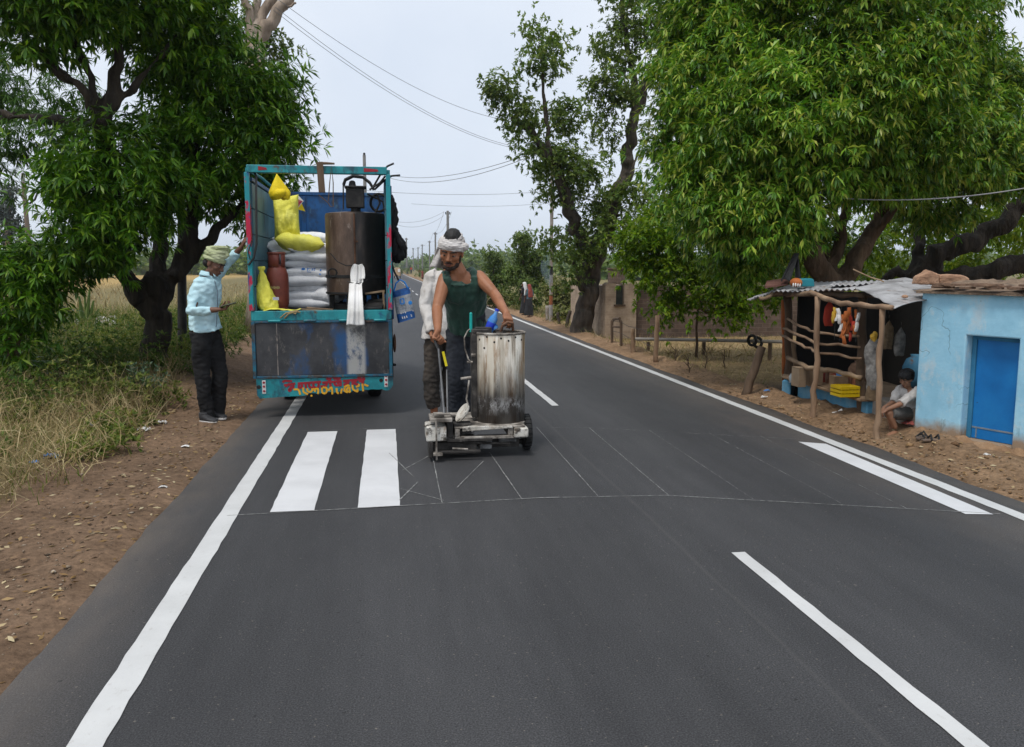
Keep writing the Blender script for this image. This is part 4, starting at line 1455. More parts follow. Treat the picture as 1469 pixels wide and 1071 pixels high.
# wheels
for xx, yy in ((txl + .2, YT + 1.35), (txr - .2, YT + 1.35), (txl + .17, YF + 1.0), (txr - .17, YF + 1.0)):
    q = MB()
    q.lathe((xx - .085, yy, .31), [(.16, 0), (.24, -.004), (.295, .012), (.31, .035), (.31, .135), (.295, .158), (.24, .174), (.16, .17)], 28, axis=(1, 0, 0), closed=True)
    wh = q.build('wheel', RUBBER, truck)
    q = MB()
    q.lathe((xx - .06, yy, .31), [(.158, 0), (.158, .12), (.10, .125), (.05, .10), (.05, .02), (.10, -.005)], 20, axis=(1, 0, 0), closed=True)
    q.build('rim', STEEL_D, wh)
# mudguard edge, side lamp, exhaust tip that show at the right
q = MB()
q.box2((txr - .02, YT + .3, .34), (txr + .01, YT + 1.2, .36))
q.box2((txr - .02, YT + .3, .361), (txr + .01, YT + .33, floor_z - .053))
q.build('mudguard', STEEL_D, truck, bevel=.004)
q = MB()
q.ell(at(566, 492, YT + .3), (.018, 0, 0), (0, .04, 0), (0, 0, .10))
q.build('side_lamp', RUST, truck)
q = MB()
q.tube([at(556, 522, YT + .1), at(567, 523, YT + .02)], .014, 8)
q.build('exhaust', STEEL_D, truck)
# the cab in front of the load
q = MB()
cabp = [(YF + .12, .45), (YF + .12, 1.98), (YF + .25, 2.06), (YF + 1.05, 2.02), (YF + 1.45, 1.30), (YF + 1.75, 1.2), (YF + 1.80, .42)]
q.prism([(txl + .04, y, z) for y, z in cabp], (TW - .08, 0, 0))
q.build('cab', TRUCK_BLUE, truck, bevel=.03)
GLASS = M('dark_glass', [(.015, .018, .02), (.03, .035, .04)], 3, .08, 0)
q = MB()
for xx, d_ in ((txl + .037, -.004), (txr - .037, .004)):
    q.prism([(xx, YF + .3, 1.3), (xx, YF + .3, 1.9), (xx, YF + 1.0, 1.88), (xx, YF + 1.3, 1.3)], (d_, 0, 0))
q.prism([(txl + .1, YF + 1.12, 1.92), (txr - .1, YF + 1.12, 1.92), (txr - .1, YF + 1.455, 1.33), (txl + .1, YF + 1.455, 1.33)], (0, .006, .004))
q.build('window', GLASS, truck, smooth=False)

# ------------------------------------------------------------ the load
def sack(name, label, c, sx_, sy_, sz_, mt, rz=0, tilt=(0, 0), seed=0, cat='sack', group=None, amp=.16, p=3.2):
    """a filled woven bag: pillow with pinched corners and creases"""
    c = Vector(c)
    N = 34
    Mx = Matrix.Rotation(rz, 3, 'Z') @ Matrix.Rotation(tilt[0], 3, 'X') @ Matrix.Rotation(tilt[1], 3, 'Y')
    q = MB()
    for sgn in (1, -1):
        def fn(u, v):
            a, b_ = u * 2 - 1, v * 2 - 1
            th = (max(0, 1 - abs(a) ** p) * max(0, 1 - abs(b_) ** p)) ** .5
            ear = 1 + .05 * (abs(a) * abs(b_)) ** 3
            inx = 1 - .05 * (1 - b_ * b_) * abs(a)
            nn = mnoise.noise(Vector((a * 1.7 + seed * 3, b_ * 1.7, seed + sgn))) + .6 * mnoise.noise(Vector((a * 4.5 + seed * 3, b_ * 3.5, seed + sgn)))
            cr_ = .05 * abs(mnoise.noise(Vector((a * 6 + seed, b_ * 1.5 + seed * 2, 2.2 * sgn)))) + .04 * abs(mnoise.noise(Vector((a * 2 + seed, b_ * 7, 5.2 * sgn))))
            z = sgn * th * (1 + 1.5 * amp * nn - 2.2 * cr_)
            return c + Mx @ Vector((a * sx_ / 2 * ear * inx, b_ * sy_ / 2 * ear, z * sz_ / 2 + .15 * sz_ * mnoise.noise(Vector((a * 1.2, b_ * 1.2, seed * 1.7)))))
        if sgn == 1:
            q.grid(fn, N, N)
        else:
            q.grid(lambda u, v: fn(1 - u, v), N, N)
    me = q.mesh(name, c)
    bm = bmesh.new()
    bm.from_mesh(me)
    bmesh.ops.remove_doubles(bm, verts=bm.verts, dist=.0008)
    bmesh.ops.recalc_face_normals(bm, faces=bm.faces)
    bm.to_mesh(me)
    bm.free()
    o = bpy.data.objects.new(name, me)
    link(o)
    me.materials.append(mt)
    me.polygons.foreach_set('use_smooth', [True] * len(me.polygons))
    o.location = c
    WLOC[o] = c
    tag(o, label, cat, group)
    return o


# white sacks: one stack behind the boiler; the lowest rests on the floor
SG = 'white sacks in the truck'
sx0 = at(441, 400, 9.35)
stack = [(437, 436, 0), (440, 424, .03), (438, 413, -.04), (436, 403, .05), (441, 391, -.03), (447, 378, .04), (450, 368, -.05), (455, 356, .05)]
ordn = ['lowest white sack on the truck floor', 'second lowest white sack in the stack', 'third lowest white sack in the stack', 'white sack below the printed one in the stack', 'white sack with blue printing across its front', 'white sack directly above the blue printed one',
        'white sack second from the top of the stack', 'topmost white sack under the lying yellow bag']
zs = floor_z + .005
for i, (px, py, rz) in enumerate(stack):
    zc = at(px, py, 9.2).z
    h_ = .115
    o = sack('white_sack', ordn[i], (at(px, py, 9.3).x, 9.42 + .03 * (i % 3), zc), .60, .42, h_ + .028, WHITE_SACK, rz, (0, .02 * (-1) ** i), seed=i, group=SG, amp=.10)
    if i == 4:
        q = MB()
        yy = 9.2
        def ink(pts, wd):
            for a, b_ in zip(pts[:-1], pts[1:]):
                A0, B0 = at(*a, yy), at(*b_, yy)
                d = (B0 - A0).normalized()
                s = Vector((-d.z, 0, d.x)) * wd / 2
                k0 = [A0 + s, B0 + s, B0 - s, A0 - s]
                q.add([Vector((p.x, 9.205, p.z)) for p in k0], [(0, 1, 2, 3)])
        ink([(432, 385.5), (434.5, 384.2), (436.5, 385.5), (434.5, 386.8), (432, 385.5)], .011)
        ink([(440, 384.5), (451.5, 385)], .010)
        for x_ in (441, 444, 447.5, 450.5):
            ink([(x_, 384.8), (x_ - .3, 388)], .009)
        ink([(458.5, 387), (460.5, 387.3)], .016)
        ink([(459.6, 387), (458.6, 394)], .016)
        ink([(440, 389.5), (446, 390)], .005)
        # drape the ink onto the sack's front
        me = o.data
        for j, v in enumerate(q.v):
            best = min((p.co + o.location for p in me.vertices), key=lambda p: (p.x - v[0]) ** 2 + (p.z - v[2]) ** 2 + (0 if p.y < 9.44 else 9))
            q.v[j] = (v[0], best.y - .006, v[2])
        q.build('blue_print', BLUE_INK, o, smooth=False, fixn=False)
for i, (px, py, Y, rz, lb) in enumerate([(414, 425, 9.5, .8, 'white sack slumped behind the gas cylinder, lower of two'), (411, 398, 9.5, .9, 'white sack slumped behind the gas cylinder, upper of two'), (407, 370, 9.6, .6, 'greyish sack at the left of the stack top'), (405, 357, 9.7, .4, 'flat white sack poking out below the lying yellow bag'),
                                         (472, 424, 9.3, 1.3, 'white bag squeezed between the stack and the boiler')]):
    w_ = .24 if i == 4 else .42
    sack('white_sack', lb, at(px, py, Y), w_, .3, .16, WHITE_SACK, rz, (0, .35 if i < 2 else .1), seed=20 + i, group=SG, amp=.14)
# filler sacks further in carry the upper layers
for k in range(7):
    sack('white_sack', 'white sack hidden deep in the back row of the stack', (at(440, 400, 9.9).x, 9.98, floor_z + .07 + .115 * k), .72, .5, .14, WHITE_SACK, .04 * (-1) ** k, (0, 0), seed=40 + k, group='white sacks in the back row', amp=.10)
# yellow bags
sack('yellow_bag', 'pale yellow bag lying on top of the white sacks', at(430, 347, 9.35), .50, .36, .19, YELLOW_SACK, .1, (0, .10), seed=61, cat='bag', amp=.2)
sack('yellow_bag', 'tall yellow bag standing upright against the left truck wall', at(411, 311, 9.45), .27, .46, .19, YELLOW_SACK, .15, (R(76), -.20), seed=62, cat='bag', amp=.22)
# hanging yellow cloth with a peak
q = MB()
pk = at(397, 249, 8.95)
def fn(u, v):
    a = 2 * math.pi * u
    wv_ = .135 * v * (1 + .22 * math.sin(3 * a + 1)) * (1 - .35 * max(0, v - .75) / .25)
    return pk + Vector((math.cos(a) * wv_ + .012 * v, math.sin(a) * wv_ * .55, -.25 * v + .012 * math.sin(5 * a) * v))
q.grid(fn, 28, 14)
tag(q.build('yellow_cloth', YELLOW_CLOTH, None, pk, smooth='all', solid=.004), 'bright yellow cloth hung in a peak from the truck bar', 'cloth')
q = MB()
q.tube(wob([at(391, 282, 8.95), at(400, 277, 8.9), at(410, 275, 8.92)], .004, 2, 3), [.035, .045, .05, .045, .042, .035, .02], 9)
tag(q.build('yellow_bundle', YELLOW_CLOTH, None, at(400, 277, 8.9), smooth='all'), 'crumpled yellow bundle just below the peaked cloth', 'cloth')
# tied yellow bag at the left front of the floor
q = MB()
c0 = at(385, 444, 8.62)
prof = [(.0, .085, .07), (.03, .10, .085), (.10, .098, .085), (.18, .078, .07), (.26, .055, .05), (.34, .036, .035), (.385, .02, .018), (.40, .032, .02), (.43, .04, .014)]
rings = []
for h_, a, b_ in prof:
    rings.append((c0 + Vector((-.055 * (h_ / .43) ** .8, 0, h_)), Vector((a, 0, 0)), Vector((0, b_, 0))))
q.loft(rings, 22)
yb = q.skin('yellow_bag', YELLOW_SACK, None, c0, voxel=.008, smooth=3, disp=[(.018, 16, (1, 1, .35)), (.008, 40, (1, 1, .4))])
tag(yb, 'lime yellow plastic bag tied at the top, beside the gas cylinder', 'bag')
q = MB()
p0 = at(396, 428, 8.50)
q.grid(lambda u, v: p0 + Vector(((u - .5) * .06, -.012 + .01 * math.cos(u * 3), (v - .5) * .03)), 4, 3)
q.build('print', M('faded_label', [(.25, .3, .5), (.5, .5, .45)], 30, .6, 0), yb)
# gas cylinder
GAS = M('red_brown_cylinder', [(.10, .022, .014), (.16, .036, .022), (.21, .055, .035)], 5, .5, .2, 30, over=[((.06, .03, .02), 12, .62, .7, (1, 1, 1)), ((.3, .2, .15), 25, .72, .77, (1, 1, 1))])
gc = at(399, 441, 8.78)
gc.z = floor_z
rg = 15.5 * pxm(8.78)
gz = at(399, 378, 8.78).z - floor_z
gt = thing('gas_cylinder', 'red brown gas cylinder standing at the rear left of the load', 'gas cylinder', gc)
q = MB()
q.lathe(gc, [(0, .03), (rg * .8, .03), (rg * .97, .07), (rg, .12), (rg, gz * .68), (rg * .96, gz * .78), (rg * .8, gz * .9), (rg * .45, gz * .985), (0, gz)], 32)
q.build('body', GAS, gt)
q = MB()
ch = at(399, 363, 8.78).z - floor_z
for a0, a1 in ((R(-50), R(60)), (R(75), R(165)), (R(195), R(290))):
    for zz, zz2 in ((gz * .93, ch),):
        def fn(u, v, a0=a0, a1=a1):
            a = a0 + (a1 - a0) * u
            return gc + Vector((math.cos(a) * rg * .72, math.sin(a) * rg * .72, gz * .93 + (ch - gz * .93) * v))
        q.grid(fn, 10, 2)
q.torus(gc + Vector((0, 0, ch)), (0, 0, 1), rg * .72, .009, 28, 6)
q.build('collar', GAS, gt, solid=.008)
q = MB()
q.lathe(gc + Vector((0, 0, gz)), [(.02, 0), (.02, .05), (.012, .05), (.012, .07), (0, .07)], 12)
q.build('valve', STEEL_D, gt)
q = MB()
q.lathe(gc, [(rg * .85, 0), (rg * .9, 0), (rg * .9, .035), (rg * .85, .035)], 28, closed=True)
q.build('foot_ring', GAS, gt)
q = MB()
for k in range(11):
    a = R(-135 + 6 * k)
    c_ = gc + Vector((math.cos(a) * (rg + .001), math.sin(a) * (rg + .001), gz * .5))
    q.box(c_, (.009, .002, .02 if k % 3 else .03), a + math.pi / 2)
q.build('stencil', M('stencil_paint', [(.25, .2, .08), (.35, .28, .12)], 20, .7, 0), gt, smooth=False)

# boiler (thermoplastic kettle)
m, n, b, o = _nt('kettle_steel')
tcx = n.nodes.new('ShaderNodeTexCoord')
sx = n.nodes.new('ShaderNodeSeparateXYZ')
n.links.new(tcx.outputs['Object'], sx.inputs[0])
br = ramp(n, tex(n, 4, 7, (1, 1, .35), .7), [(.05, .03, .02), (.125, .08, .055), (.22, .155, .115)], [.34, .5, .66])
br = mix(n, ramp(n, tex(n, 13, 6, (1, 1, .3), .7, (3, 3, 1)), [(0, 0, 0), (1, 1, 1)], [.60, .72]), br, (.36, .30, .25))
bk = ramp(n, tex(n, 5, 6, (1, 1, .4)), [(.006, .006, .006), (.022, .018, .016), (.075, .055, .045)], [.38, .56, .74])
f = math_(n, 'ADD', math_(n, 'MULTIPLY', sx.outputs[0], 14), math_(n, 'MULTIPLY', tex(n, 6, 5, (1, 1, .3)), 1.0))
f = math_(n, 'MULTIPLY', math_(n, 'ADD', f, .1), 1, True)
n.links.new(mix(n, f, br, bk), b.inputs['Base Color'])
b.inputs['Roughness'].default_value = .42
b.inputs['Metallic'].default_value = .35
bump(n, b, tex(n, 9, 5), .15, .02)
KET = m
kY = 9.12
kc = at(512, 430, kY)
kr = 41 * pxm(kY)
kb, kt_ = at(512, 422, kY).z, at(512, 306, kY).z
ket = thing('boiler', 'brown and black cylindrical boiler standing on the truck bed', 'boiler', (kc.x, kY, floor_z))
K0 = Vector((kc.x, kY, 0))
q = MB()
q.lathe(K0, [(kr * .97, kb), (kr, kb + .01), (kr, kt_ - .03), (kr * .975, kt_ - .006), (kr * .9, kt_), (kr * .5, kt_ + .012), (0, kt_ + .014)], 48)
q.build('tank', KET, ket)
q = MB()
zz = at(512, 396, kY).z
q.lathe(K0, [(kr + .001, zz - .016), (kr + .009, zz - .014), (kr + .009, zz + .014), (kr + .001, zz + .016)], 48, closed=True)
q.lathe(K0, [(kr + .001, kb + .01), (kr + .012, kb + .012), (kr + .012, kb + .03), (kr + .001, kb + .032)], 48, closed=True)
q.build('strap', STEEL_D, ket)
q = MB()
for a in range(6):
    an = R(60 * a + 15)
    c_ = K0 + Vector((math.cos(an) * kr * .85, math.sin(an) * kr * .85, 0))
    q.box((c_.x, c_.y, (floor_z + kb) / 2), (.05, .05, kb - floor_z - .002), an)
q.lathe(K0, [(kr * .45, floor_z + .002), (kr * .8, floor_z + .002), (kr * .8, floor_z + .06), (kr * .45, floor_z + .06)], 28, closed=True)
q.build('burner_stand', SOOT, ket, bevel=.003)
q = MB()
ks = at(508, 310, kY - kr).x
q.tube([(ks, kY - kr - .014, kt_ - .02), (ks, kY - kr - .016, kb + .2)], .009, 8)
q.box((ks + .01, kY - kr - .012, kt_ - .30), (.045, .02, .018))
q.box((ks + .004, kY - kr - .012, kt_ - .60), (.02, .018, .05))
q.build('seam_pipe', RUST, ket)
q = MB()
mx, my = at(510, 283, kY - .12).x, kY - .12
z0, z1 = at(510, 298, my).z, at(510, 270, my).z
q.box2((mx - .095, my - .08, z0), (mx + .09, my + .08, z1))
q.box2((mx - .11, my - .095, z1 + .0005), (mx + .115, my + .095, z1 + .02))
q.lathe((mx, my, 0), [(.05, kt_), (.05, z0), (.07, z0)], 16)
q.lathe((mx - .03, my, z1 + .021), [(.04, 0), (.03, .05), (.012, .06), (.0, .06)], 14)
q.build('motor_box', STEEL_D, ket, bevel=.006)
q = MB()
hp = [(-.12, z1 + .03), (-.10, z1 + .085), (-.02, z1 + .125), (.08, z1 + .115), (.15, z1 + .06), (.19, z1 - .01)]
for yo in (-.05, .05):
    q.tube([(mx + a, my + yo, z) for a, z in hp], .013, 8)
q.tube([(mx - .12, my - .05, z1 + .03), (mx - .125, my - .05, z0 - .02)], .008, 6)
q.build('lift_handle', STEEL_D, ket)
q = MB()
q.torus((mx + .24, my + .05, kt_ + .11), (.25, 1, 0), .09, .014, 24, 7)
q.tube([(mx + .2, my, kt_), (mx + .25, my, kt_ + .1), (mx + .22, my, kt_ + .2)], .012, 6)
q.tube([(mx + .30, my + .05, kt_), (mx + .28, my + .05, kt_ + .12), (mx + .12, my + .05, kt_ + .2)], .010, 6)
q.build('hand_wheel', SOOT, ket)
q = MB()
gp = at(487, 391, kY - .25)
q.torus(Vector((gp.x - .07, gp.y, gp.z)), (0, 1, .1), .042, .008, 22, 6)
q.tube([(gp.x - .03, gp.y, gp.z), (gp.x + .06, gp.y + .02, gp.z - .01)], .008, 6)
q.build('gauge_ring', CABLE, ket)
q = MB()
q.tube([at(474, 363, kY - .27), at(484, 375, kY - kr - .02), at(497, 381, kY - kr - .03), at(506, 380, kY - kr - .04)], .005, 6)
q.build('wire', STEEL_D, ket)
# white apron hung on the boiler
APR = M('white_rag', [(.60, .59, .56), (.76, .75, .73), (.82, .81, .80)], 5, .9, .4, 20, over=[((.35, .31, .25), 8, .62, .74, (1, 1, .5))])
q = MB()
apr = [(379, 10, 8.76), (385, 17, 8.74), (395, 19, 8.72), (402, 18, 8.70), (404, 18, 8.70), (415, 19, 8.6), (430, 21, 8.50), (446, 23, 8.452), (458, 25, 8.45), (466, 26, 8.45)]
def fn(u, v):
    t = v * (len(apr) - 1)
    i = min(int(t), len(apr) - 2)
    f_ = t - i
    py, wd, Y = [apr[i][k] * (1 - f_) + apr[i + 1][k] * f_ for k in range(3)]
    cxp = 511 - .06 * (py - 379) * (py < 430) + .0 * v
    cxp = 512 if py < 405 else 510
    fold = .014 * math.sin(u * 9 + v * 2) * (1 - .5 * v) + .006 * math.sin(u * 23 + 3 * v)
    return at(cxp + (u - .5) * wd, py, Y - .012) + Vector((0, fold, .005 * math.sin(u * 7)))
q.grid(fn, 26, 40)
q.grid(lambda u, v: fn(.62 + .45 * u, .02 + .3 * v) + Vector((.008, -.016, .008)), 8, 14)
ap = q.build('apron', APR, None, at(510, 420, 8.6), smooth='all', solid=.004)
tag(ap, 'stained white apron tied to the boiler and hanging over the tailgate', 'apron')
q = MB()
q.tube([at(498, 403, 8.69), at(505, 405.5, 8.665), at(515, 406, 8.665), at(522, 404, 8.69), at(527, 401, 8.7)], .005, 6)
q.build('tie_string', CABLE, ap)
# small pennant and patterned diamond hanging near the front panel
q = MB()
a, b_, c_ = at(421, 286, 9.9), at(413, 296, 9.9), at(438, 303, 9.9)
q.prism([a, b_, c_, at(432, 290, 9.9)], (0, .006, 0))
tag(q.build('pennant', YELLOW_CLOTH, None, a, smooth=False), 'small yellow pennant against the blue front panel', 'pennant')
q = MB()
q.prism([at(427, 279, 9.85), at(421.5, 286, 9.85), at(427.5, 298, 9.85), at(435.5, 288, 9.85)], (0, .012, 0))
dm = q.build('ornament', WHITE_P, None, at(427, 288, 9.85), smooth=False)
tag(dm, 'red and white diamond ornament hanging before the blue panel', 'ornament')
q = MB()
q.prism([at(422.5, 286.5, 9.846), at(427.5, 296.5, 9.846), at(434, 288.3, 9.846), at(428, 285.5, 9.846)], (0, .004, 0))
q.build('patterned_face', M('ornament_pattern', [(.06, .01, .08), (.35, .02, .05), (.5, .3, .2)], 60, .6, 0), dm, smooth=False)
# wooden hanger on the top bar
t = thing('wooden_hanger', 'worn wooden block and wire loop hung over the truck top bar', 'hanger', at(465, 243, YT))
q = MB()
q.tube([at(457, 234, YT - .05), at(468, 234, YT - .05), at(480, 234.5, YT - .04)], [.016, .014, .010], 8)
q.bar(at(458.5, 232, YT - .055), at(462, 276, YT - .055), .062, .03, up=(0, 1, 0))
q.build('block', WOOD_D, t, bevel=.006)
q = MB()
q.tube([at(457, 279, YT - .05), at(470, 290, YT - .05), at(474, 296, YT - .05), at(478, 296, YT - .05), at(478, 262, YT - .05), at(475.5, 238, YT - .05), at(473, 262, YT - .05), at(471, 288, YT - .05)], .0055, 6)
q.build('wire_loop', WOOD_D, t)
# flattened yellow sack, strap and boards on the rear sill
q = MB()
rr = random.Random(3)
p0, p1 = at(378, 447, YT + .03), at(432, 444, YT + .08)
q.grid(lambda u, v: p0.lerp(p1, u) + Vector((0, (v - .5) * .12 * (1 - .6 * abs(u - .5)), .012 + .016 * mnoise.noise(Vector((u * 5, v * 3, 1))) + .012 * math.sin(u * 6))), 24, 6)
tag(q.build('sack_scrap', YELLOW_SACK, None, p0, smooth='all', solid=.004), 'flattened yellow sack scrap lying on the rear sill', 'sack scrap')
q = MB()
for pts in ([(402, 456), (410, 449), (424, 446), (431, 448)], [(408, 456.5), (414, 450), (422, 447), (428, 445)], [(416, 446), (424, 450), (426, 445)]):
    q.tube([at(a, b_, YT - .035) for a, b_ in pts], .008, 6)
tag(q.build('rope', ROPE, None, at(414, 450, YT), smooth='all'), 'tan rope knotted over the rear sill of the truck', 'rope')
q = MB()
for (a, b_, c_, d_, dy) in ((428, 443, 470, 446, .10), (440, 441, 478, 444, .16), (445, 446, 482, 447, .06)):
    q.bar(at(a, b_, YT + dy), at(c_, d_, YT + dy), .03, .015)
tag(q.build('plank', WOOD, None, at(455, 445, YT + .1), bevel=.003), 'broken planks lying on the truck floor before the sacks', 'planks')
q = MB()
q.bar(at(524, 421, YT + .25), at(552, 417, YT + .25), .04, .02)
q.bar(at(550, 418, YT + .22), at(551, 445, YT + .22), .02, .02)
tag(q.build('wooden_batten', WOOD, None, at(538, 419, YT + .25), bevel=.003), 'thin wooden batten under the black side of the boiler', 'batten')
q = MB()
q.prism([at(521, 444, YT + .1), at(548, 443, YT + .1), at(553, 430, YT + .4), at(528, 432, YT + .4)], (0, 0, .02))
tag(q.build('metal_sheet', STEEL_D, None, at(535, 440, YT + .1), bevel=.003), 'dark sheet of metal lying right of the white apron', 'sheet')
# carrier bag hanging off the right side
BAGM, n, b, o = _nt('carrier_bag_weave')
tcx = n.nodes.new('ShaderNodeTexCoord')
sx = n.nodes.new('ShaderNodeSeparateXYZ')
n.links.new(tcx.outputs['Object'], sx.inputs[0])
band_z = math_(n, 'ADD', sx.outputs[2], math_(n, 'MULTIPLY', sx.outputs[0], -.25))
f = math_(n, 'MULTIPLY', band(n, band_z, -.085, .095, .004), 1)
c = mix(n, f, (.008, .085, .30), (.32, .34, .37))
c = mix(n, 1, c, ramp(n, tex(n, 60, 3), [(.8, .8, .8), (1.15, 1.15, 1.15)], [.4, .6]), 'MULTIPLY')
n.links.new(c, b.inputs['Base Color'])
b.inputs['Roughness'].default_value = .6
bump(n, b, tex(n, 12, 4), .4, .02)
bc = at(580, 436, YT + .12)
bag = thing('carrier_bag', 'blue and grey woven carrier bag hanging off the right truck side', 'bag', bc)
q = MB()
co = [(563, 418), (587, 411), (596, 455), (571, 463)]
def fn2(s):
    def fn(u, v):
        a = Vector(at(*co[0], YT + .12)).lerp(at(*co[1], YT + .12), u)
        d = Vector(at(*co[3], YT + .12)).lerp(at(*co[2], YT + .12), u)
        p = a.lerp(d, v)
        th = .045 * (1 - (2 * u - 1) ** 4) ** .5 * (.35 + .65 * v ** .6)
        return p + Vector((0, s * th + .008 * mnoise.noise(Vector((u * 3, v * 3, s))), 0))
    return fn
q.grid(fn2(-1), 14, 16)
q.grid(fn2(1), 14, 16)
q.build('body', BAGM, bag, smooth='all')
q = MB()
for d_ in (-.03, .03):
    q.tube([at(565, 418, YT + .12) + Vector((0, d_, 0)), at(568, 406, YT + .12) + Vector((0, d_, 0)), at(574, 401, YT + .12) + Vector((0, d_, 0)), at(580, 404, YT + .12) + Vector((0, d_, 0)), at(585, 413, YT + .12) + Vector((0, d_, 0))], .008, 6)
q.build('handle', BLUE_INK, bag)
q = MB()
q.tube([at(560, 372, YT + .1), at(566, 390, YT + .12), at(572, 402, YT + .12)], .011, 6)
q.build('hanging_strap', CABLE, bag)
q = MB()
for (x0, y0, x1, y1) in [(574, 431, 579, 437)]:
    for px, py, qx, qy in ((574, 429, 579, 428), (579, 428, 580, 435), (580, 435, 575, 436), (575, 436, 574, 429)):
        q.bar(at(px, py, YT + .062), at(qx, qy, YT + .062), .012, .003, up=(0, 1, 0))
q.lathe(at(588.5, 434, YT + .062), [(.018, 0), (.02, .003), (0, .004)], 12, axis=(0, -1, 0))
q.build('emblem', BLUE_INK, bag, smooth=False)
q = MB()
for px, py, qx, qy in ((575, 448, 575.5, 450), (578, 448, 578.5, 449), (581, 446.5, 582, 449), (577, 454, 578, 457), (580, 453.5, 581, 456.5), (583, 452.5, 584, 455.5), (589, 451, 591, 452), (590, 451, 590.5, 454), (592, 445, 593, 446)):
    q.bar(at(px, py, YT + .058), at(qx, qy, YT + .058), .010, .003, up=(0, 1, 0))
q.build('white_print', WHITE_P, bag, smooth=False)
# ============================================================ road marking machine
m, n, b, o = _nt('scorched_steel')
tcx = n.nodes.new('ShaderNodeTexCoord')
sx = n.nodes.new('ShaderNodeSeparateXYZ')
n.links.new(tcx.outputs['Object'], sx.inputs[0])
c = ramp(n, tex(n, 13, 6, (1, 1, .10), .65), [(.10, .07, .045), (.44, .38, .30), (.72, .67, .58), (.46, .41, .34)], [.34, .46, .55, .66])
c = mix(n, ramp(n, tex(n, 9, 7, (1, 1, .16), .7, (4, 4, 2)), [(0, 0, 0), (1, 1, 1)], [.48, .60]), c, (.26, .14, .05))
zf = math_(n, 'ADD', sx.outputs[2], math_(n, 'MULTIPLY', tex(n, 8, 6, (1, 1, .12), .7, (1, 5, 1)), .55))
soot = math_(n, 'SUBTRACT', 1.0, math_(n, 'MULTIPLY', math_(n, 'SUBTRACT', zf, .70), 3.4, True), True)
c = mix(n, math_(n, 'MULTIPLY', soot, .90), c, (.022, .020, .021))
# cream paint run down the left side from the filler
xr = math_(n, 'MULTIPLY', math_(n, 'SUBTRACT', .05, sx.outputs[0]), 7, True)
drip = ramp(n, tex(n, 17, 6, (1, 1, .05), .6, (2, 2, 9)), [(0, 0, 0), (1, 1, 1)], [.44, .56])
dz = math_(n, 'MULTIPLY', math_(n, 'SUBTRACT', zf, .70), 4, True)
c = mix(n, math_(n, 'MULTIPLY', math_(n, 'MULTIPLY', xr, drip), dz), c, (.58, .52, .42))
sp_ = ramp(n, tex(n, 20, 6, (1, 1, .4), .75, (7, 2, 9)), [(0, 0, 0), (1, 1, 1)], [.66, .72])
c = mix(n, sp_, c, (.50, .48, .46))
n.links.new(c, b.inputs['Base Color'])
b.inputs['Metallic'].default_value = .5
rg_ = ramp(n, tex(n, 9, 5, (1, 1, .2)), [(.24, .24, .24), (.5, .5, .5)], [.35, .65])
n.links.new(rg_, b.inputs['Roughness'])
bump(n, b, tex(n, 5, 5, (1, 1, .5)), .12, .02)
wz = math_(n, 'SUBTRACT', 1.0, math_(n, 'MULTIPLY', math_(n, 'ABSOLUTE', math_(n, 'SUBTRACT', sx.outputs[2], .40)), 11), True)
ws_ = ramp(n, tex(n, 12, 8, (1, 1, .6), .8, (3, 1, 6)), [(0, 0, 0), (1, 1, 1)], [.50, .60])
c2_ = mix(n, math_(n, 'MULTIPLY', wz, ws_), c, (.50, .49, .48))
n.links.new(c2_, b.inputs['Base Color'])
TANKM = m
CRUST = M('paint_crusted_steel', [(.035, .03, .025), (.11, .095, .08), (.30, .27, .235), (.52, .49, .44)], 11, .8, .6, 30, .05, pos=[.3, .44, .56, .72])
CRUST_W = M('cream_crust', [(.35, .32, .27), (.58, .55, .49), (.70, .68, .63)], 8, .7, .5, 30, over=[((.06, .05, .04), 10, .50, .60, (1, 1, 1)), ((.22, .13, .06), 9, .55, .68, (1, 1, 1)), ((.03, .028, .025), 22, .58, .66, (1, 1, 1))])
CRUST_D = M('oily_steel', [(.018, .016, .015), (.05, .045, .04), (.14, .125, .11)], 13, .65, .5, 40, .2, pos=[.35, .55, .75])
Ym = 6.72
tcx_ = at(717, 540, Ym).x
tr = 36.5 * pxm(Ym)
tb, tt = at(717, 606, Ym).z, at(717, 475, Ym).z
mach = thing('marking_machine', 'scorched steel road marking machine on small wheels in front of the worker', 'machine', (tcx_, Ym, 0))
T0 = Vector((tcx_, Ym, 0))
q = MB()
q.lathe(T0, [(tr * .98, tb), (tr, tb + .012), (tr, tt - .02), (tr - .004, tt - .014), (tr - .006, tt - .20), (0, tt - .21)], 56)
q.build('tank', TANKM, mach)
q = MB()
q.torus(T0 + Vector((0, 0, tt - .008)), (0, 0, 1), tr, .010, 48, 8)
q.build('rim', CRUST, mach)
q = MB()
q.lathe(T0, [(tr + .001, tb - .002), (tr + .012, tb), (tr + .012, tb + .022), (tr + .001, tb + .026)], 48, closed=True)
q.build('base_ring', CRUST, mach)
q = MB()      # inner lid, ring of bolts and a stirrer head
q.lathe(T0, [(tr * .92, tt - .05), (tr * .90, tt - .035), (tr * .5, tt - .03), (0, tt - .028)], 40)
q.build('lid', CRUST_D, mach)
q = MB()
for k in range(12):
    a = R(30 * k + 8)
    q.lathe(T0 + Vector((math.cos(a) * tr * .8, math.sin(a) * tr * .8, tt - .033)), [(.016, 0), (.016, .018), (.006, .02), (.006, .032), (0, .032)], 8)
q.box((tcx_ - .13, Ym + .05, tt + .004), (.13, .10, .055))
q.build('lid_bolt', CRUST_D, mach)
q = MB()
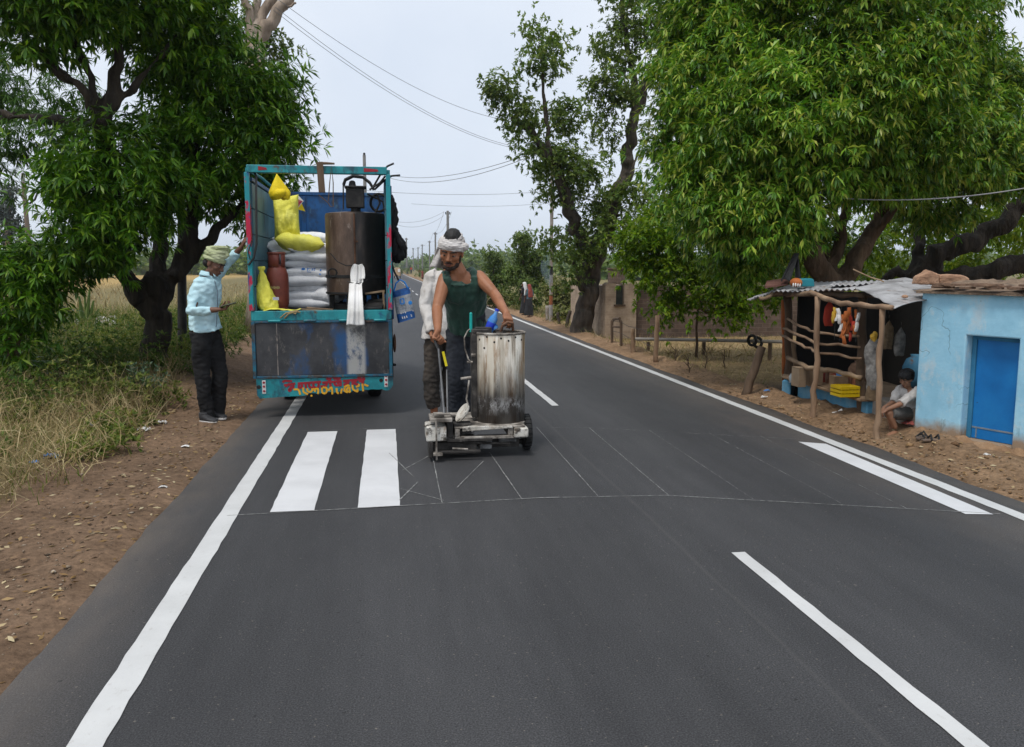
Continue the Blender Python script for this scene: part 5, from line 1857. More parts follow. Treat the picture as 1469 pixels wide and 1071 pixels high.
for a_, z_ in ((-150, .055), (-128, .03), (-110, .07), (-95, .04), (-78, .06), (-60, .035), (-40, .06), (-135, .12)):
    aa = R(a_)
    d_ = Vector((math.cos(aa), math.sin(aa), 0))
    q.lathe(T0 + d_ * (tr - .002) + Vector((0, 0, tt - z_)), [(.0085, 0), (.0085, .0035), (0, .0035)], 8, axis=d_)
q.build('rim_hole', SOOT, mach, smooth=False)
# handle ring the worker grips
hx = at(730, 460, Ym + .03)
q = MB()
q.tube([at(718, 476, Ym + .03), at(721, 467, Ym + .02), at(728, 462, Ym + .02), at(735, 463, Ym + .03), at(736, 474, Ym + .06)], [.012, .013, .013, .013, .011], 9)
q.build('grip_ring', RUST, mach)
# dark bracket with pipes on the left of the tank
bx0, bx1 = at(676, 540, Ym).x, at(682, 540, Ym).x
q = MB()
q.box2((bx0, Ym - .07, tb + .06), (bx1 + .01, Ym + .06, tt - .005))
q.box2((bx0 - .004, Ym - .075, tt - .004), (bx1 + .10, Ym + .065, tt + .022))
q.build('side_bracket', CRUST_D, mach, bevel=.004)
q = MB()
q.tube([at(677, 470, Ym - .05), at(671, 474, Ym - .06), at(666, 484, Ym - .07), at(667, 500, Ym - .08), at(672, 515, Ym - .08), at(676, 520, Ym - .08)], .006, 7)
q.tube([at(673, 545, Ym - .08), at(671, 560, Ym - .09), at(669, 572, Ym - .09), at(672, 582, Ym - .09)], .007, 7)
q.build('hose', CRUST, mach)
q = MB()
q.tube([at(661, 543, Ym - .06), at(676, 541, Ym - .06)], .011, 8)
q.tube([at(670, 519, Ym - .07), at(678, 519, Ym - .07)], .009, 8)
q.tube([at(676, 509, Ym - .08), at(682, 509, Ym - .08)], .013, 8)
q.build('valve_pipe', CRUST, mach)
q = MB()
q.tube([at(675.5, 476, Ym - .05), at(675.5, 451, Ym - .05)], [.012, .012], 10)
q.sph(at(675.5, 450, Ym - .05), .0125, 10, 7)
q.build('lever', M('green_plastic', [(.0, .30, .27), (.01, .40, .36)], 8, .4, 0), mach)
# chassis
fy0, fy1 = 6.42, 7.12
fx0, fx1 = at(662, 612, 6.5).x, at(755, 612, 6.5).x
zf0, zf1 = at(700, 624, 6.5).z, at(700, 609, 6.5).z
q = MB()
q.box2((fx0 - .06, fy0, zf1 - .012), (fx1 - .02, fy1, zf1))
q.box2((fx0 - .06, fy0 - .012, zf0 - .012), (fx1 - .10, fy0 + .03, zf0 + .012))
q.box2((fx0 - .06, fy0 - .010, zf0 + .013), (fx0 - .02, fy0 + .03, zf1 - .013))
q.box2((fx1 - .16, fy0 - .010, zf0 + .013), (fx1 - .12, fy0 + .03, zf1 - .013))
q.box2((fx0 - .08, fy0 + .035, zf0 - .02), (fx0 - .04, fy1, zf0 + .02))
q.box2((fx1 - .14, fy0 + .035, zf0 - .02), (fx1 - .10, fy1, zf0 + .02))
q.build('frame', CRUST, mach, bevel=.004)
q = MB()
q.box2((fx1 - .115, fy0 - .03, zf0 - .006), (fx1 + .0, fy0 + .10, zf1 - .014))
q.build('corner_box', CRUST_W, mach, bevel=.012)
q = MB()
q.prism([(fx0 - .0, fy0 - .022, zf1 - .03), (fx1 - .12, fy0 - .022, zf1 - .012), (fx1 - .12, fy0 - .022, zf1 + .004), (fx0 + .06, fy0 - .022, zf1 + .012), (fx0 - .0, fy0 - .022, zf1 + .005)], (0, .02, 0))
q.build('cream_lip', CRUST_W, mach, bevel=.004)
q = MB()
zax = at(755, 633, 6.7).z
q.tube([(fx1 - .45, 6.72, zax), (fx1 + .02, 6.72, zax)], .022, 10)
q.box2((fx1 - .38, 6.55, zf0 - .11), (fx1 - .05, 6.66, zf0 - .025))
q.box2((fx0 - .02, 6.5, .10), (fx0 + .12, 6.7, zf0 - .025))
q.tube([(fx0, 6.44, zf0 - .04), (fx1 - .14, 6.44, zf0 - .06)], .012, 8)
q.box2((fx0 + .13, 6.47, .07), (fx0 + .24, 6.56, zf0 - .03))
q.build('undercarriage', CRUST_D, mach, bevel=.005)
q = MB()
q.box2((fx0 + .14, 6.44, .07), (fx0 + .235, 6.465, zf0 - .03))
q.box2((fx0 + .3, 6.50, zf0 - .06), (fx0 + .44, 6.545, zf0 - .025))
q.build('burner_plate', M('burnt_plate', [(.05, .05, .05), (.16, .16, .16), (.30, .30, .29)], 16, .6, .4, 40, .4), mach, bevel=.004)
for wx, wy in ((at(755, 633, 6.72).x - .03, 6.72),):
    q = MB()
    wr = 25.5 * pxm(6.72)
    q.lathe((wx, wy, wr + .002), [(wr * .6, 0), (wr * .9, -.004), (wr, .012), (wr, .046), (wr * .9, .062), (wr * .6, .058)], 32, axis=(1, 0, 0), closed=True)
    for k in range(22):
        a = 2 * math.pi * k / 22
        q.box((wx + .029, wy + math.sin(a) * (wr), wr + .002 + math.cos(a) * (wr)), (.05, .014, .010), ax=(Vector((1, 0, 0)), Vector((0, math.cos(a), -math.sin(a))), Vector((0, math.sin(a), math.cos(a)))))
    wh = q.build('wheel', RUBBER, mach)
    q = MB()
    q.lathe((wx + .006, wy, wr + .002), [(wr * .59, 0), (wr * .59, .046), (wr * .3, .05), (.02, .062), (.02, -.01), (wr * .3, 0)], 20, axis=(1, 0, 0), closed=True)
    q.build('rim', CRUST_D, wh)
q = MB()
wr2 = .10
q.lathe((fx0 - .02, 7.05, wr2), [(.05, 0), (.09, -.003), (wr2, .01), (wr2, .04), (.09, .053), (.05, .05)], 24, axis=(1, 0, 0), closed=True)
wh = q.build('wheel', RUBBER, mach)
q = MB()
q.lathe((fx0 - .015, 7.05, wr2), [(.049, 0), (.049, .04), (.012, .045), (.012, -.005)], 14, axis=(1, 0, 0), closed=True)
q.build('rim', CRUST_D, wh)
# screed shoe at the left
sx0_, sx1_ = at(611, 630, 6.45).x, at(658, 630, 6.45).x
zs0, zs1 = .03, at(635, 612, 6.45).z
q = MB()
q.box2((sx0_, 6.36, at(620, 632, 6.4).z), (sx0_ + .155, 6.62, at(620, 611, 6.4).z))
q.build('paint_box', CRUST_W, mach, bevel=.010)
q = MB()
q.box2((sx0_ + .03, 6.34, zs1 + .055), (sx0_ + .20, 6.60, zs1 + .085))
q.box2((sx0_ + .06, 6.38, zs1 + .086), (sx0_ + .14, 6.5, zs1 + .11))
q.build('box_lid', CRUST, mach, bevel=.006)
q = MB()
q.box2((sx0_ + .02, 6.35, zs0), (sx0_ + .05, 6.62, at(620, 632, 6.4).z - .002))
q.box2((sx0_ + .05, 6.355, zs0 + .03), (sx0_ + .42, 6.385, zs0 + .052))
q.box2((sx0_ + .05, 6.45, zs0 + .0), (sx0_ + .40, 6.60, zs0 + .10))
q.box2((sx0_ + .16, 6.40, zs0 + .11), (sx0_ + .52, 6.44, zs0 + .135))
q.box2((sx0_ + .165, 6.42, zs0 + .14), (sx0_ + .21, 6.60, zs1 + .045))
q.box2((sx0_ + .22, 6.46, zs0 + .16), (sx0_ + .36, 6.58, zs1 + .02))
q.build('screed_shoe', CRUST_D, mach, bevel=.005)
q = MB()
q.tube([(sx0_ + .075, 6.33, zs0 - .01), (sx0_ + .075, 6.33, zs1 + .07)], .008, 7)
q.box2((sx0_ + .05, 6.31, zs0 + .025), (sx0_ + .12, 6.345, zs0 + .045))
q.tube([(sx0_ + .0, 6.36, zs1 + .02), (sx0_ - .02, 6.36, zs1 + .035)], .006, 6)
q.tube([(sx0_ + .2, 6.36, zs0 + .07), (sx0_ + .32, 6.36, zs0 + .06)], .008, 6)
q.build('adjuster_rod', CRUST, mach)
q = MB()
mid = at(640, 606, 6.6)
q.box(mid + Vector((.04, .02, -.02)), (.16, .14, .05), .1)
q.tube([mid + Vector((-.06, 0, .0)), mid + Vector((.10, .02, .03))], .02, 8)
q.tube([mid + Vector((-.0, .06, .01)), mid + Vector((.02, .02, .06)), mid + Vector((.07, .0, .05))], .010, 7)
q.build('hinge_block', CRUST_D, mach, bevel=.006)
# cream scoop (tilted dish)
q = MB()
dc = at(664, 592, 6.52)
ax_ = Vector((-.80, -.22, .56)).normalized()
q.lathe(dc, [(0, -.02), (.05, -.016), (.078, -.004), (.084, .008), (.076, .006), (.05, -.003), (0, -.006)], 28, axis=ax_)
q.build('scoop', CRUST_W, mach)
# steering rod with yellow tape
q = MB()
q.tube([at(629, 500, 6.9), at(632, 530, 6.85), at(638, 604, 6.62)], .010, 8)
q.tube([at(641, 530, 6.86), at(642, 600, 6.64)], .007, 8)
rod = q.build('control_rod', M('bright_rod', [(.10, .10, .105), (.26, .26, .26)], 9, .4, .1, 20, .7, (1, 1, .2)), mach)
q = MB()
q.bar(at(635.5, 504, 6.87), at(640.5, 525, 6.85), .02, .012, up=(0, 1, 0))
q.build('yellow_tape', M('yellow_tape', [(.55, .46, .0), (.68, .58, .01)], 9, .5, 0), rod, smooth=False)
q = MB()
q.tube([at(624, 480, 6.98), at(625, 492, 6.94), at(629, 502, 6.9)], [.014, .014, .011], 9)
q.build('hand_lever', CABLE, mach)
# bottle on the tank
BOT = M('blue_plastic', [(.02, .12, .40), (.05, .22, .55), (.30, .42, .6)], 5, .2, .1, pos=[.35, .5, .75])
bt = at(699, 470, Ym + .12)
bt.z = tt - .03
t = thing('water_bottle', 'blue plastic bottle lying on the machine tank behind its rim', 'bottle', bt)
q = MB()
q.lathe(bt, [(.0, 0), (.034, .004), (.038, .02), (.036, .06), (.038, .10), (.036, .14), (.016, .175), (.014, .20), (0, .20)], 20, axis=Vector((.30, .0, .72)))
q.build('body', BOT, t)
q = MB()
d_ = Vector((.30, .0, .72)).normalized()
q.lathe(bt + d_ * .201, [(.017, 0), (.017, .022), (0, .022)], 14, axis=d_)
q.lathe(bt, [(.0385, .05), (.0392, .052), (.0392, .10), (.0385, .102)], 20, axis=d_)
q.build('cap', M('deep_blue', [(.005, .03, .40), (.01, .05, .5)], 5, .4, 0), t)
q = MB()
c_ = at(711, 473, Ym + .12)
q.lathe(c_, [(0, 0), (.03, .004), (.034, .02), (.030, .05), (.034, .08), (.012, .11), (0, .11)], 16, axis=Vector((-.35, .1, .6)))
tag(q.build('plastic_cup', BOT, None, c_), 'crumpled clear blue plastic bottle right of the upright bottle', 'bottle')
# ============================================================ people
SKIN_W = M('skin_worker', [(.22, .088, .042), (.30, .125, .062), (.35, .155, .08)], 6, .5, .12, 60, 0, spec=.35, dist=.004)
SKIN_D = M('skin_dark', [(.10, .045, .027), (.135, .062, .037), (.17, .08, .05)], 6, .5, .12, 60, 0, spec=.35, dist=.004)
SKIN_B = M('skin_boy', [(.24, .12, .07), (.32, .165, .10)], 6, .5, .1, 60, 0, spec=.3, dist=.004)
HAIR = M('black_hair', [(.004, .004, .004), (.014, .012, .011)], 60, .6, .6, 90, 0, (1, 1, .3))
BEARD = M('dark_beard', [(.012, .008, .006), (.04, .022, .014)], 80, .8, .5, 120)
EYEW = M('eye_white', [(.22, .19, .17)], 5, .3, 0)
IRIS = M('iris', [(.012, .008, .006)], 5, .15, 0)
LIP = M('lip', [(.15, .055, .042)], 8, .5, .1)
GREEN_VEST = M('green_vest', [(.004, .026, .017), (.008, .042, .028), (.016, .062, .043)], 7, .75, .35, 22, dist=.02, sheen=.2)
NAVY = M('navy_denim', [(.010, .012, .017), (.018, .021, .028), (.032, .036, .045)], 9, .85, .3, 60)
BLACK_T = M('black_trouser', [(.003, .003, .0035), (.007, .007, .008), (.013, .013, .014)], 7, .85, .35, 26, dist=.02)
SHIRT_B = M('pale_blue_shirt', [(.36, .56, .62), (.46, .67, .73), (.54, .74, .79)], 5, .8, .35, 20, dist=.02)
TURB_G = M('pale_green_turban', [(.28, .32, .16), (.42, .46, .26), (.52, .55, .36)], 10, .95, .8, 40, 0, (.5, .5, 3), dist=.02)
WRAP_W = M('white_head_wrap', [(.38, .35, .33), (.56, .53, .51), (.66, .64, .62)], 10, .95, .8, 40, 0, (.5, .5, 3), dist=.02)
KURTA = M('white_kurta', [(.38, .35, .32), (.55, .52, .49), (.66, .64, .62)], 5, .9, .45, 20, dist=.02, over=[((.22, .15, .10), 5, .62, .78, (1, 1, .6))])
TAN_T = M('dusty_trousers', [(.022, .019, .017), (.042, .035, .029), (.085, .064, .048)], 3, .9, .4, 30)
SHOE = M('dark_trainer', [(.02, .02, .022), (.05, .05, .052)], 12, .7, .3, 50)
SOLE = M('pale_sole', [(.42, .40, .38), (.6, .58, .55)], 8, .7, .1)


def frame_of(fwd, up):
    f = Vector(fwd).normalized()
    u = Vector(up)
    u = (u - f * f.dot(u)).normalized()
    return f, u, f.cross(u)          # r = right-hand side of the person (f x u)


def add_head(mb, C, fwd, up, s=1.0):
    """skull, jaw, brow, nose, lips, lids and ears added to the body mesh; returns a local-to-world function"""
    f, u, r = frame_of(fwd, up)
    C = Vector(C)
    L = lambda a, b, c: C + (r * a + f * b + u * c) * s

    def E(a, b, c, ra, rb, rc):
        mb.ell(L(a, b, c), r * (ra * s), f * (rb * s), u * (rc * s))
    E(0, -.012, .035, .076, .094, .085)
    E(0, .022, -.02, .066, .073, .085)
    E(0, .035, -.075, .052, .055, .045)
    E(0, .062, -.098, .026, .026, .020)
    E(0, .078, .028, .052, .020, .014)
    for sg in (-1, 1):
        E(sg * .044, .058, -.028, .024, .026, .022)
        E(sg * .076, -.008, -.012, .009, .022, .033)
        E(sg * .031, .0785, .0035, .0175, .0155, .0115)
        E(sg * .013, .094, -.040, .010, .012, .008)
        E(sg * .050, .02, -.068, .016, .03, .03)
    mb.tube([L(0, .086, .015), L(0, .098, -.012), L(0, .113, -.036), L(0, .098, -.046)], [.010 * s, .011 * s, .013 * s, .008 * s], 8)
    E(0, .087, -.064, .023, .012, .007)
    E(0, .085, -.075, .021, .012, .007)
    return L, (f, u, r)


def face_bits(parent, L, fr, s=1.0, beard=True, skin=None, moustache=True):
    f, u, r = fr
    for sg in (-1, 1):
        q = MB()
        q.ell(L(sg * .031, .0775, -.0065), r * (.0145 * s), f * (.0145 * s), u * (.0068 * s))
        e = q.build('eye', EYEW, parent, smooth='all')
        q = MB()
        q.lathe(L(sg * .031, .0785, -.0075) + f * .0132 * s, [(.0060 * s, 0), (.004 * s, .0010 * s), (0, .0013 * s)], 10, axis=f)
        q.build('iris', IRIS, e, smooth='all')
        q = MB()
        q.tube([L(sg * .013, .0975, .017), L(sg * .032, .0965, .022), L(sg * .052, .083, .017)], [.004 * s, .0055 * s, .003 * s], 6)
        q.build('eyebrow', HAIR, parent, smooth='all')
    q = MB()
    q.ell(L(0, .095, -.0665), r * (.022 * s), f * (.008 * s), u * (.0055 * s))
    q.ell(L(0, .093, -.0755), r * (.019 * s), f * (.008 * s), u * (.006 * s))
    q.build('lips', LIP, parent, smooth='all')
    if beard:
        q = MB()
        for sg in (-1, 1):
            q.ell(L(sg * .060, .012, -.05), r * (.012 * s), f * (.026 * s), u * (.042 * s))
            q.ell(L(sg * .047, .038, -.082), r * (.019 * s), f * (.034 * s), u * (.022 * s))
            q.ell(L(sg * .024, .066, -.098), r * (.026 * s), f * (.026 * s), u * (.018 * s))
        q.ell(L(0, .074, -.104), r * (.028 * s), f * (.022 * s), u * (.020 * s))
        if moustache:
            q.tube([L(-.030, .083, -.066), L(-.014, .098, -.056), L(0, .1015, -.0545), L(.014, .098, -.056), L(.030, .083, -.066)], [.005 * s, .007 * s, .007 * s, .007 * s, .005 * s], 7)
        q.skin('beard', BEARD, parent, voxel=.0045 * s, smooth=2)


def add_hand(mb, W, d, palm, thumb_side, curl=20, s=1.0, thumb_in=.5, spread=.06):
    """wrist W, d towards the knuckles, palm = way the palm faces; five separate jointed fingers"""
    d = Vector(d).normalized()
    n_ = Vector(palm)
    n_ = (n_ - d * d.dot(n_)).normalized()
    t = d.cross(n_) * thumb_side
    P = lambda a, b, c: Vector(W) + (d * a + t * b + n_ * c) * s
    mb.loft([(P(-.012, 0, 0), t * .025 * s, n_ * .019 * s), (P(.02, 0, 0), t * .031 * s, n_ * .017 * s), (P(.055, -.001, 0), t * .041 * s, n_ * .0155 * s), (P(.088, -.003, -.002), t * .040 * s, n_ * .013 * s), (P(.098, -.003, -.002), t * .034 * s, n_ * .009 * s)], 16, p=2.6)
    cu = curl if hasattr(curl, '__len__') else [curl] * 4
    for i, (off, seg, rad) in enumerate([(.030, (.041, .026, .021), .0088), (.010, (.045, .029, .022), .0092), (-.011, (.042, .027, .021), .0088), (-.031, (.033, .020, .018), .0076)]):
        p = P(.082, off, -.001)
        a = spread * (off / .03)
        dirv = (d + t * a).normalized()
        pts, rr = [p], [rad * s]
        ang = 0
        for k, sl_ in enumerate(seg):
            ang += math.radians(cu[i] * (1.0, 1.15, .8)[k])
            v = dirv * math.cos(ang) + n_ * math.sin(ang)
            p = p + v * sl_ * s
            pts.append(p)
            rr.append(rad * s * (.96, .88, .72)[k])
        mb.tube(pts, rr, 8)
        mb.sph(pts[-1], rr[-1], 8, 6)
        mb.sph(pts[1], rad * s * 1.02, 8, 6)
    p0 = P(.022, .022, .004)
    v1 = (d * .62 + t * .62 + n_ * .35 * (1 + thumb_in)).normalized()
    v2 = (d * .85 + t * (.30 - .5 * thumb_in) + n_ * (.3 + .6 * thumb_in)).normalized()
    p1 = p0 + v1 * .042 * s
    p2 = p1 + v2 * .032 * s
    p3 = p2 + (v2 + n_ * .2 - t * .25 * thumb_in).normalized() * .026 * s
    mb.tube([p0, p1, p2, p3], [.014 * s, .0115 * s, .010 * s, .0075 * s], 8)
    mb.sph(p3, .0078 * s, 8, 6)


def limb(mb, pts, rad, n=12):
    mb.tube(pts, rad, n)
    for p, r_ in zip(pts, rad):
        mb.sph(p, r_ * .99, 12, 8)


def bulge(a, b, ra, rm, rb):
    a, b = Vector(a), Vector(b)
    return [a, a.lerp(b, .35), a.lerp(b, .7), b], [ra, rm, (rm + rb) / 2, rb]


def torso_rings(pel, chest, neck, right, k=1.0, top=True, front=None):
    """rings from the crotch to the collar; right = unit vector across the shoulders (person's right)"""
    pel, chest, neck, r_ = Vector(pel), Vector(chest), Vector(neck), Vector(right).normalized()
    ax = (neck - pel)
    L = ax.length
    f_ = ax.normalized().cross(r_).normalized()
    mid = lambda t: (pel.lerp(chest, t / .6) if t < .6 else chest.lerp(neck, (t - .6) / .4))
    spec = [(-.16, .12, .085), (-.06, .158, .108), (.03, .160, .110), (.18, .145, .102), (.34, .140, .100), (.5, .155, .108), (.66, .172, .115), (.80, .178, .108), (.90, .165, .088), (.97, .115, .066), (1.0, .07, .055)]
    if not top:
        spec = spec[:7]
    return [(mid(t) if t >= 0 else pel + ax * t, r_ * (a * k), f_ * (b_ * k)) for t, a, b_ in spec]


def shoe(parent, heel, toe, up=(0, 0, 1), name='shoe', s=1.0, mt=None, sole=True):
    heel, toe = Vector(heel), Vector(toe)
    d = (toe - heel)
    L = d.length
    d.normalize()
    u = Vector(up)
    r_ = d.cross(u).normalized()
    u = r_.cross(d)
    q = MB()
    rings = []
    for t, w_, h_ in [(-.03, .022, .03), (.05, .034, .058), (.22, .037, .072), (.42, .040, .056), (.62, .047, .042), (.82, .046, .033), (.95, .034, .026), (1.0, .015, .016)]:
        rings.append((heel + d * (t * L) + u * (h_ * s * .5 + .018), r_ * w_ * s, u * (h_ * s * .5)))
    q.loft(rings, 16, p=2.5)
    q.loft([(heel + d * (.12 * L) + u * .05, r_ * .036 * s, d * .045 * s), (heel + d * (.12 * L) + u * (.10 * s), r_ * .036 * s, d * .045 * s)], 14)
    o = q.skin(name, mt or SHOE, parent, voxel=.006, smooth=3)
    if sole:
        q = MB()
        pts = []
        for sg, ts in ((1, [0, .25, .5, .7, .9, 1.02]), (-1, [.9, .7, .5, .25, 0, -.05])):
            for t in ts:
                w_ = np.interp(t, [-.05, 0, .3, .5, .7, .9, 1.02], [.015, .036, .038, .042, .050, .040, .008]) * s
                pts.append(heel + d * (t * L) + r_ * (sg * w_) + u * .002)
        q.prism(pts, u * .022)
        q.build('sole', SOLE, o, bevel=.004)
    return o


# ------------------------------------------------------------ man in the pale blue shirt, leaning on the truck
Yp = 8.45
wx = lambda px, py, dy=0.0: at(px, py, Yp + dy)
m1 = thing('person', 'man in pale blue shirt and green turban leaning one hand on the truck', 'person', (wx(302, 603).x, Yp, 0))
hd = wx(307, 377)
fw1 = Vector((.90, -.28, -.42))
pel, chest, neck = wx(294, 478), wx(293, 428), wx(297, 396)
r_sh, l_sh = wx(285, 407, -.12), wx(305, 402, .14)
across = (r_sh - l_sh).normalized()
body = MB()
L1, fr1 = add_head(body, hd, fw1, (.35, -.05, 1), .98)
limb(body, [neck - Vector((0, 0, .05)), neck, hd + Vector((-.012, .005, -.06))], [.055, .050, .052])
body.loft(torso_rings(pel, chest, neck, across, .88)[:9] + torso_rings(pel, chest, neck, across, .95)[9:], 24)
# near (right) arm bent to hold the phone
el, wr_ = wx(275, 446, -.22), wx(311, 444, -.30)
limb(body, [r_sh, el], [.046, .038])
limb(body, [el, wr_], [.038, .025])
add_hand(body, wr_, (.95, -.05, .12), (.1, -.1, 1), -1, [35, 32, 34, 38], .95, .7)
# far (left) arm raised to the truck post
el2, wr2_ = wx(324, 378, .16), wx(346, 355, .10)
limb(body, [l_sh, el2], [.046, .036])
limb(body, [el2, wr2_], [.036, .025])
add_hand(body, wr2_, (at(353, 340, Yp + .06) - wr2_), (1, .25, 0), 1, [18, 22, 26, 30], .95, .3)
# legs
hipR, hipL = pel + across * .085, pel - across * .085
knR, anR = wx(290, 536, -.08), wx(296, 594, -.06)
knL, anL = wx(315, 533, .02), wx(312, 591, .06)
for h_, k_, a_ in ((hipR, knR, anR), (hipL, knL, anL)):
    limb(body, [h_, h_.lerp(k_, .4), k_], [.082, .075, .056])
    limb(body, [k_, k_.lerp(a_, .35), a_], [.054, .052, .036])
body.skin('body', SKIN_D, m1, voxel=.0055, smooth=3)
face_bits(m1, L1, fr1, .98, beard=False)
# trousers
q = MB()
q.loft(torso_rings(pel, chest, neck, across, 1.04, top=False)[:3], 24)
for h_, k_, a_, sgn in ((hipR, knR, anR, 1), (hipL, knL, anL, -1)):
    q.tube([h_ + Vector((0, 0, .03)), h_.lerp(k_, .4), k_, k_.lerp(a_, .45), a_ + Vector((.005, 0, .02)), a_ + Vector((.012, 0, -.05))], [.098, .094, .076, .072, .068, .070], 16)
    q.sph(k_, .076)
q.skin('trousers', BLACK_T, m1, voxel=.008, smooth=3, disp=[(.016, 9, (1, 1, .8)), (.007, 24, (1, 1, 1.6))])
# shirt
q = MB()
hem = wx(295, 470)
tr_ = torso_rings(pel, chest, neck, across, 1.18)
q.loft([(hem - Vector((0, 0, .01)), tr_[1][1] * 1.0, tr_[1][2] * 1.08)] + tr_[3:10] + [(neck + Vector((.0, 0, .012)), tr_[10][1] * .98, tr_[10][2] * .98)], 26)
q.tube([r_sh + across * -.05 + Vector((0, 0, .005)), r_sh, r_sh.lerp(el, .5), el, el.lerp(wr_, .45), el.lerp(wr_, .80)], [.074, .066, .058, .056, .048, .040], 16)
q.sph(r_sh, .064)
q.sph(el, .056)
q.tube([l_sh + across * .05, l_sh, l_sh.lerp(el2, .5), el2, el2.lerp(wr2_, .5), el2.lerp(wr2_, .70)], [.072, .066, .058, .053, .046, .041], 16)
q.sph(l_sh, .064)
q.skin('shirt', SHIRT_B, m1, voxel=.0075, smooth=3, disp=[(.020, 8, (1, 1, .8)), (.010, 20, (1, 1, 1.5))])
q = MB()     # collar
fn_ = fr1
cc = neck + Vector((.012, -.01, .022))
q.tube([cc + Vector((math.cos(a) * .062, math.sin(a) * .066, .012 * math.cos(a) * -1)) for a in np.linspace(-.5, 5.7, 16)], .0, 6)
q = MB()
q.grid(lambda u, v: cc + Vector((math.cos(-.6 + 5.7 * u) * (.060 + .022 * v), math.sin(-.6 + 5.7 * u) * (.062 + .022 * v), .022 - .040 * v - .012 * math.cos(-.6 + 5.7 * u))), 26, 3)
q.build('collar', SHIRT_B, m1, smooth='all', solid=.005)
q = MB()
fdir = Vector((.85, -.5, 0)).normalized()
for a, b_ in (((309, 410), (310, 470)),):
    pts = [wx(308, 402, -.06), wx(312, 418, -.10), wx(312, 440, -.085), wx(311, 456, -.09), wx(310, 469, -.10)]
    q.tube(pts, [.004, .005, .005, .005, .004], 6)
q.build('placket_shade', M('placket_shadow', [(.10, .14, .18)], 8, .8, 0), m1)  # dark line painting the shadow along the shirt opening
# turban
q = MB()
f_, u_, r__ = fr1
tc_ = L1(0, -.012, .072)
q.ell(tc_ + u_ * .012, r__ * .080, f_ * .096, u_ * .084)
for k in range(6):
    ang = .35 * math.sin(k * 1.9)
    zc = -.038 + k * .023
    rr_ = .078 * (1 - .10 * max(0, k - 2) ** 1.35 / 2)
    pts = []
    for a in np.linspace(0, 2 * math.pi, 25)[:-1]:
        pts.append(tc_ + r__ * (math.cos(a) * rr_) + f_ * (math.sin(a) * rr_ * 1.2) + u_ * (zc + .020 * math.sin(a + k * 1.3) - .012 * math.sin(a) * (1 if k < 3 else -1)))
    q.tube(pts + [pts[0]], .0195, 8)
q.tube([tc_ + f_ * .09 + u_ * .02, tc_ + f_ * .11 + u_ * .05, tc_ + f_ * .07 + u_ * .085], [.018, .024, .02], 8)
q.skin('turban', TURB_G, m1, voxel=.0055, smooth=2, disp=[(.006, 30, (1, 1, 2.5))])
q = MB()
q.ell(L1(0, -.05, -.02), r__ * .070, f_ * .055, u_ * .05)
q.build('hair', HAIR, m1, smooth='all')
shoe(m1, wx(289, 601, -.10) * 1.0 + Vector((0, 0, -wx(289, 601, -.10).z)), Vector((wx(312, 601, -.16).x, Yp - .20, 0)), s=1.0)
shoe(m1, Vector((wx(306, 597, .05).x, Yp + .04, .004)), Vector((wx(326, 597, .05).x, Yp - .01, .004)), s=.98)
ph = wr_ + Vector((.105, -.012, .045))
pt = thing('mobile_phone', 'dark mobile phone in the hand of the turbaned man', 'phone', ph)
q = MB()
q.box(ph, (.15, .075, .010), ax=(Vector((.93, .1, .25)).normalized(), Vector((-.1, .98, -.1)).normalized(), Vector((-.25, .07, .95)).normalized()))
q.build('case', M('phone_case', [(.03, .04, .02), (.07, .08, .04)], 12, .4, .1), pt, bevel=.004)
q = MB()
q.box(ph + Vector((-.0015, .0005, .0062)), (.138, .066, .0015), ax=(Vector((.93, .1, .25)).normalized(), Vector((-.1, .98, -.1)).normalized(), Vector((-.25, .07, .95)).normalized()))
q.build('screen', GLASS, pt, smooth=False)

# ------------------------------------------------------------ worker in the green vest
Yw = 7.62
ww = lambda px, py, dy=0.0: at(px, py, Yw + dy)
m2 = thing('person', 'bearded worker in green sleeveless vest pushing the marking machine', 'person', (ww(662, 612).x, Yw, 0))
hs = 1.24
hd = ww(648, 360, -.27)
fw2 = Vector((-.30, -.92, -.30))
up2 = Vector((.06, -.20, 1))
pel, chest, neck = ww(671, 478, .05), ww(667, 425, -.13), ww(659, 391, -.24)
r_sh, l_sh = ww(638, 400, -.22), ww(687, 397, -.20)      # person's right is at the left of the picture
across = (r_sh - l_sh).normalized()
body = MB()
L2, fr2 = add_head(body, hd, fw2, up2, hs)
limb(body, [neck - Vector((0, -.02, .06)), neck, hd + Vector((.005, .03, -.07))], [.078, .068, .066])
body.loft(torso_rings(pel, chest, neck, across, .98)[:7] + torso_rings(pel, chest, neck, across, 1.04)[7:], 24)
elR, wrR = ww(627, 442, -.34), ww(628, 474, -.60)
elL, wrL = ww(709, 421, -.38), ww(726, 449, -.76)
for sh, e_, w_ in ((r_sh, elR, wrR), (l_sh, elL, wrL)):
    limb(body, [sh, sh.lerp(e_, .3), sh.lerp(e_, .65), e_], [.060, .060, .054, .046])
    limb(body, [e_, e_.lerp(w_, .3), w_], [.046, .048, .031])
add_hand(body, wrR, (at(624, 489, 6.96) - wrR), (.55, -.5, -.1), -1, [58, 62, 64, 66], 1.12, .9, .02)
add_hand(body, wrL, (at(731, 462, Ym + .02) - wrL), (-.25, .35, -.8), 1, [48, 52, 56, 60], 1.12, .9, .02)
hipR, hipL = pel + across * .098 - Vector((0, 0, .02)), pel - across * .098 - Vector((0, 0, .02))
knR, anR = ww(652, 546, -.06), ww(652, 598, .02)
knL, anL = ww(672, 548, -.04), ww(667, 598, .04)
for h_, k_, a_ in ((hipR, knR, anR), (hipL, knL, anL)):
    limb(body, [h_, h_.lerp(k_, .4), k_], [.095, .085, .062])
    limb(body, [k_, k_.lerp(a_, .35), a_], [.06, .057, .04])
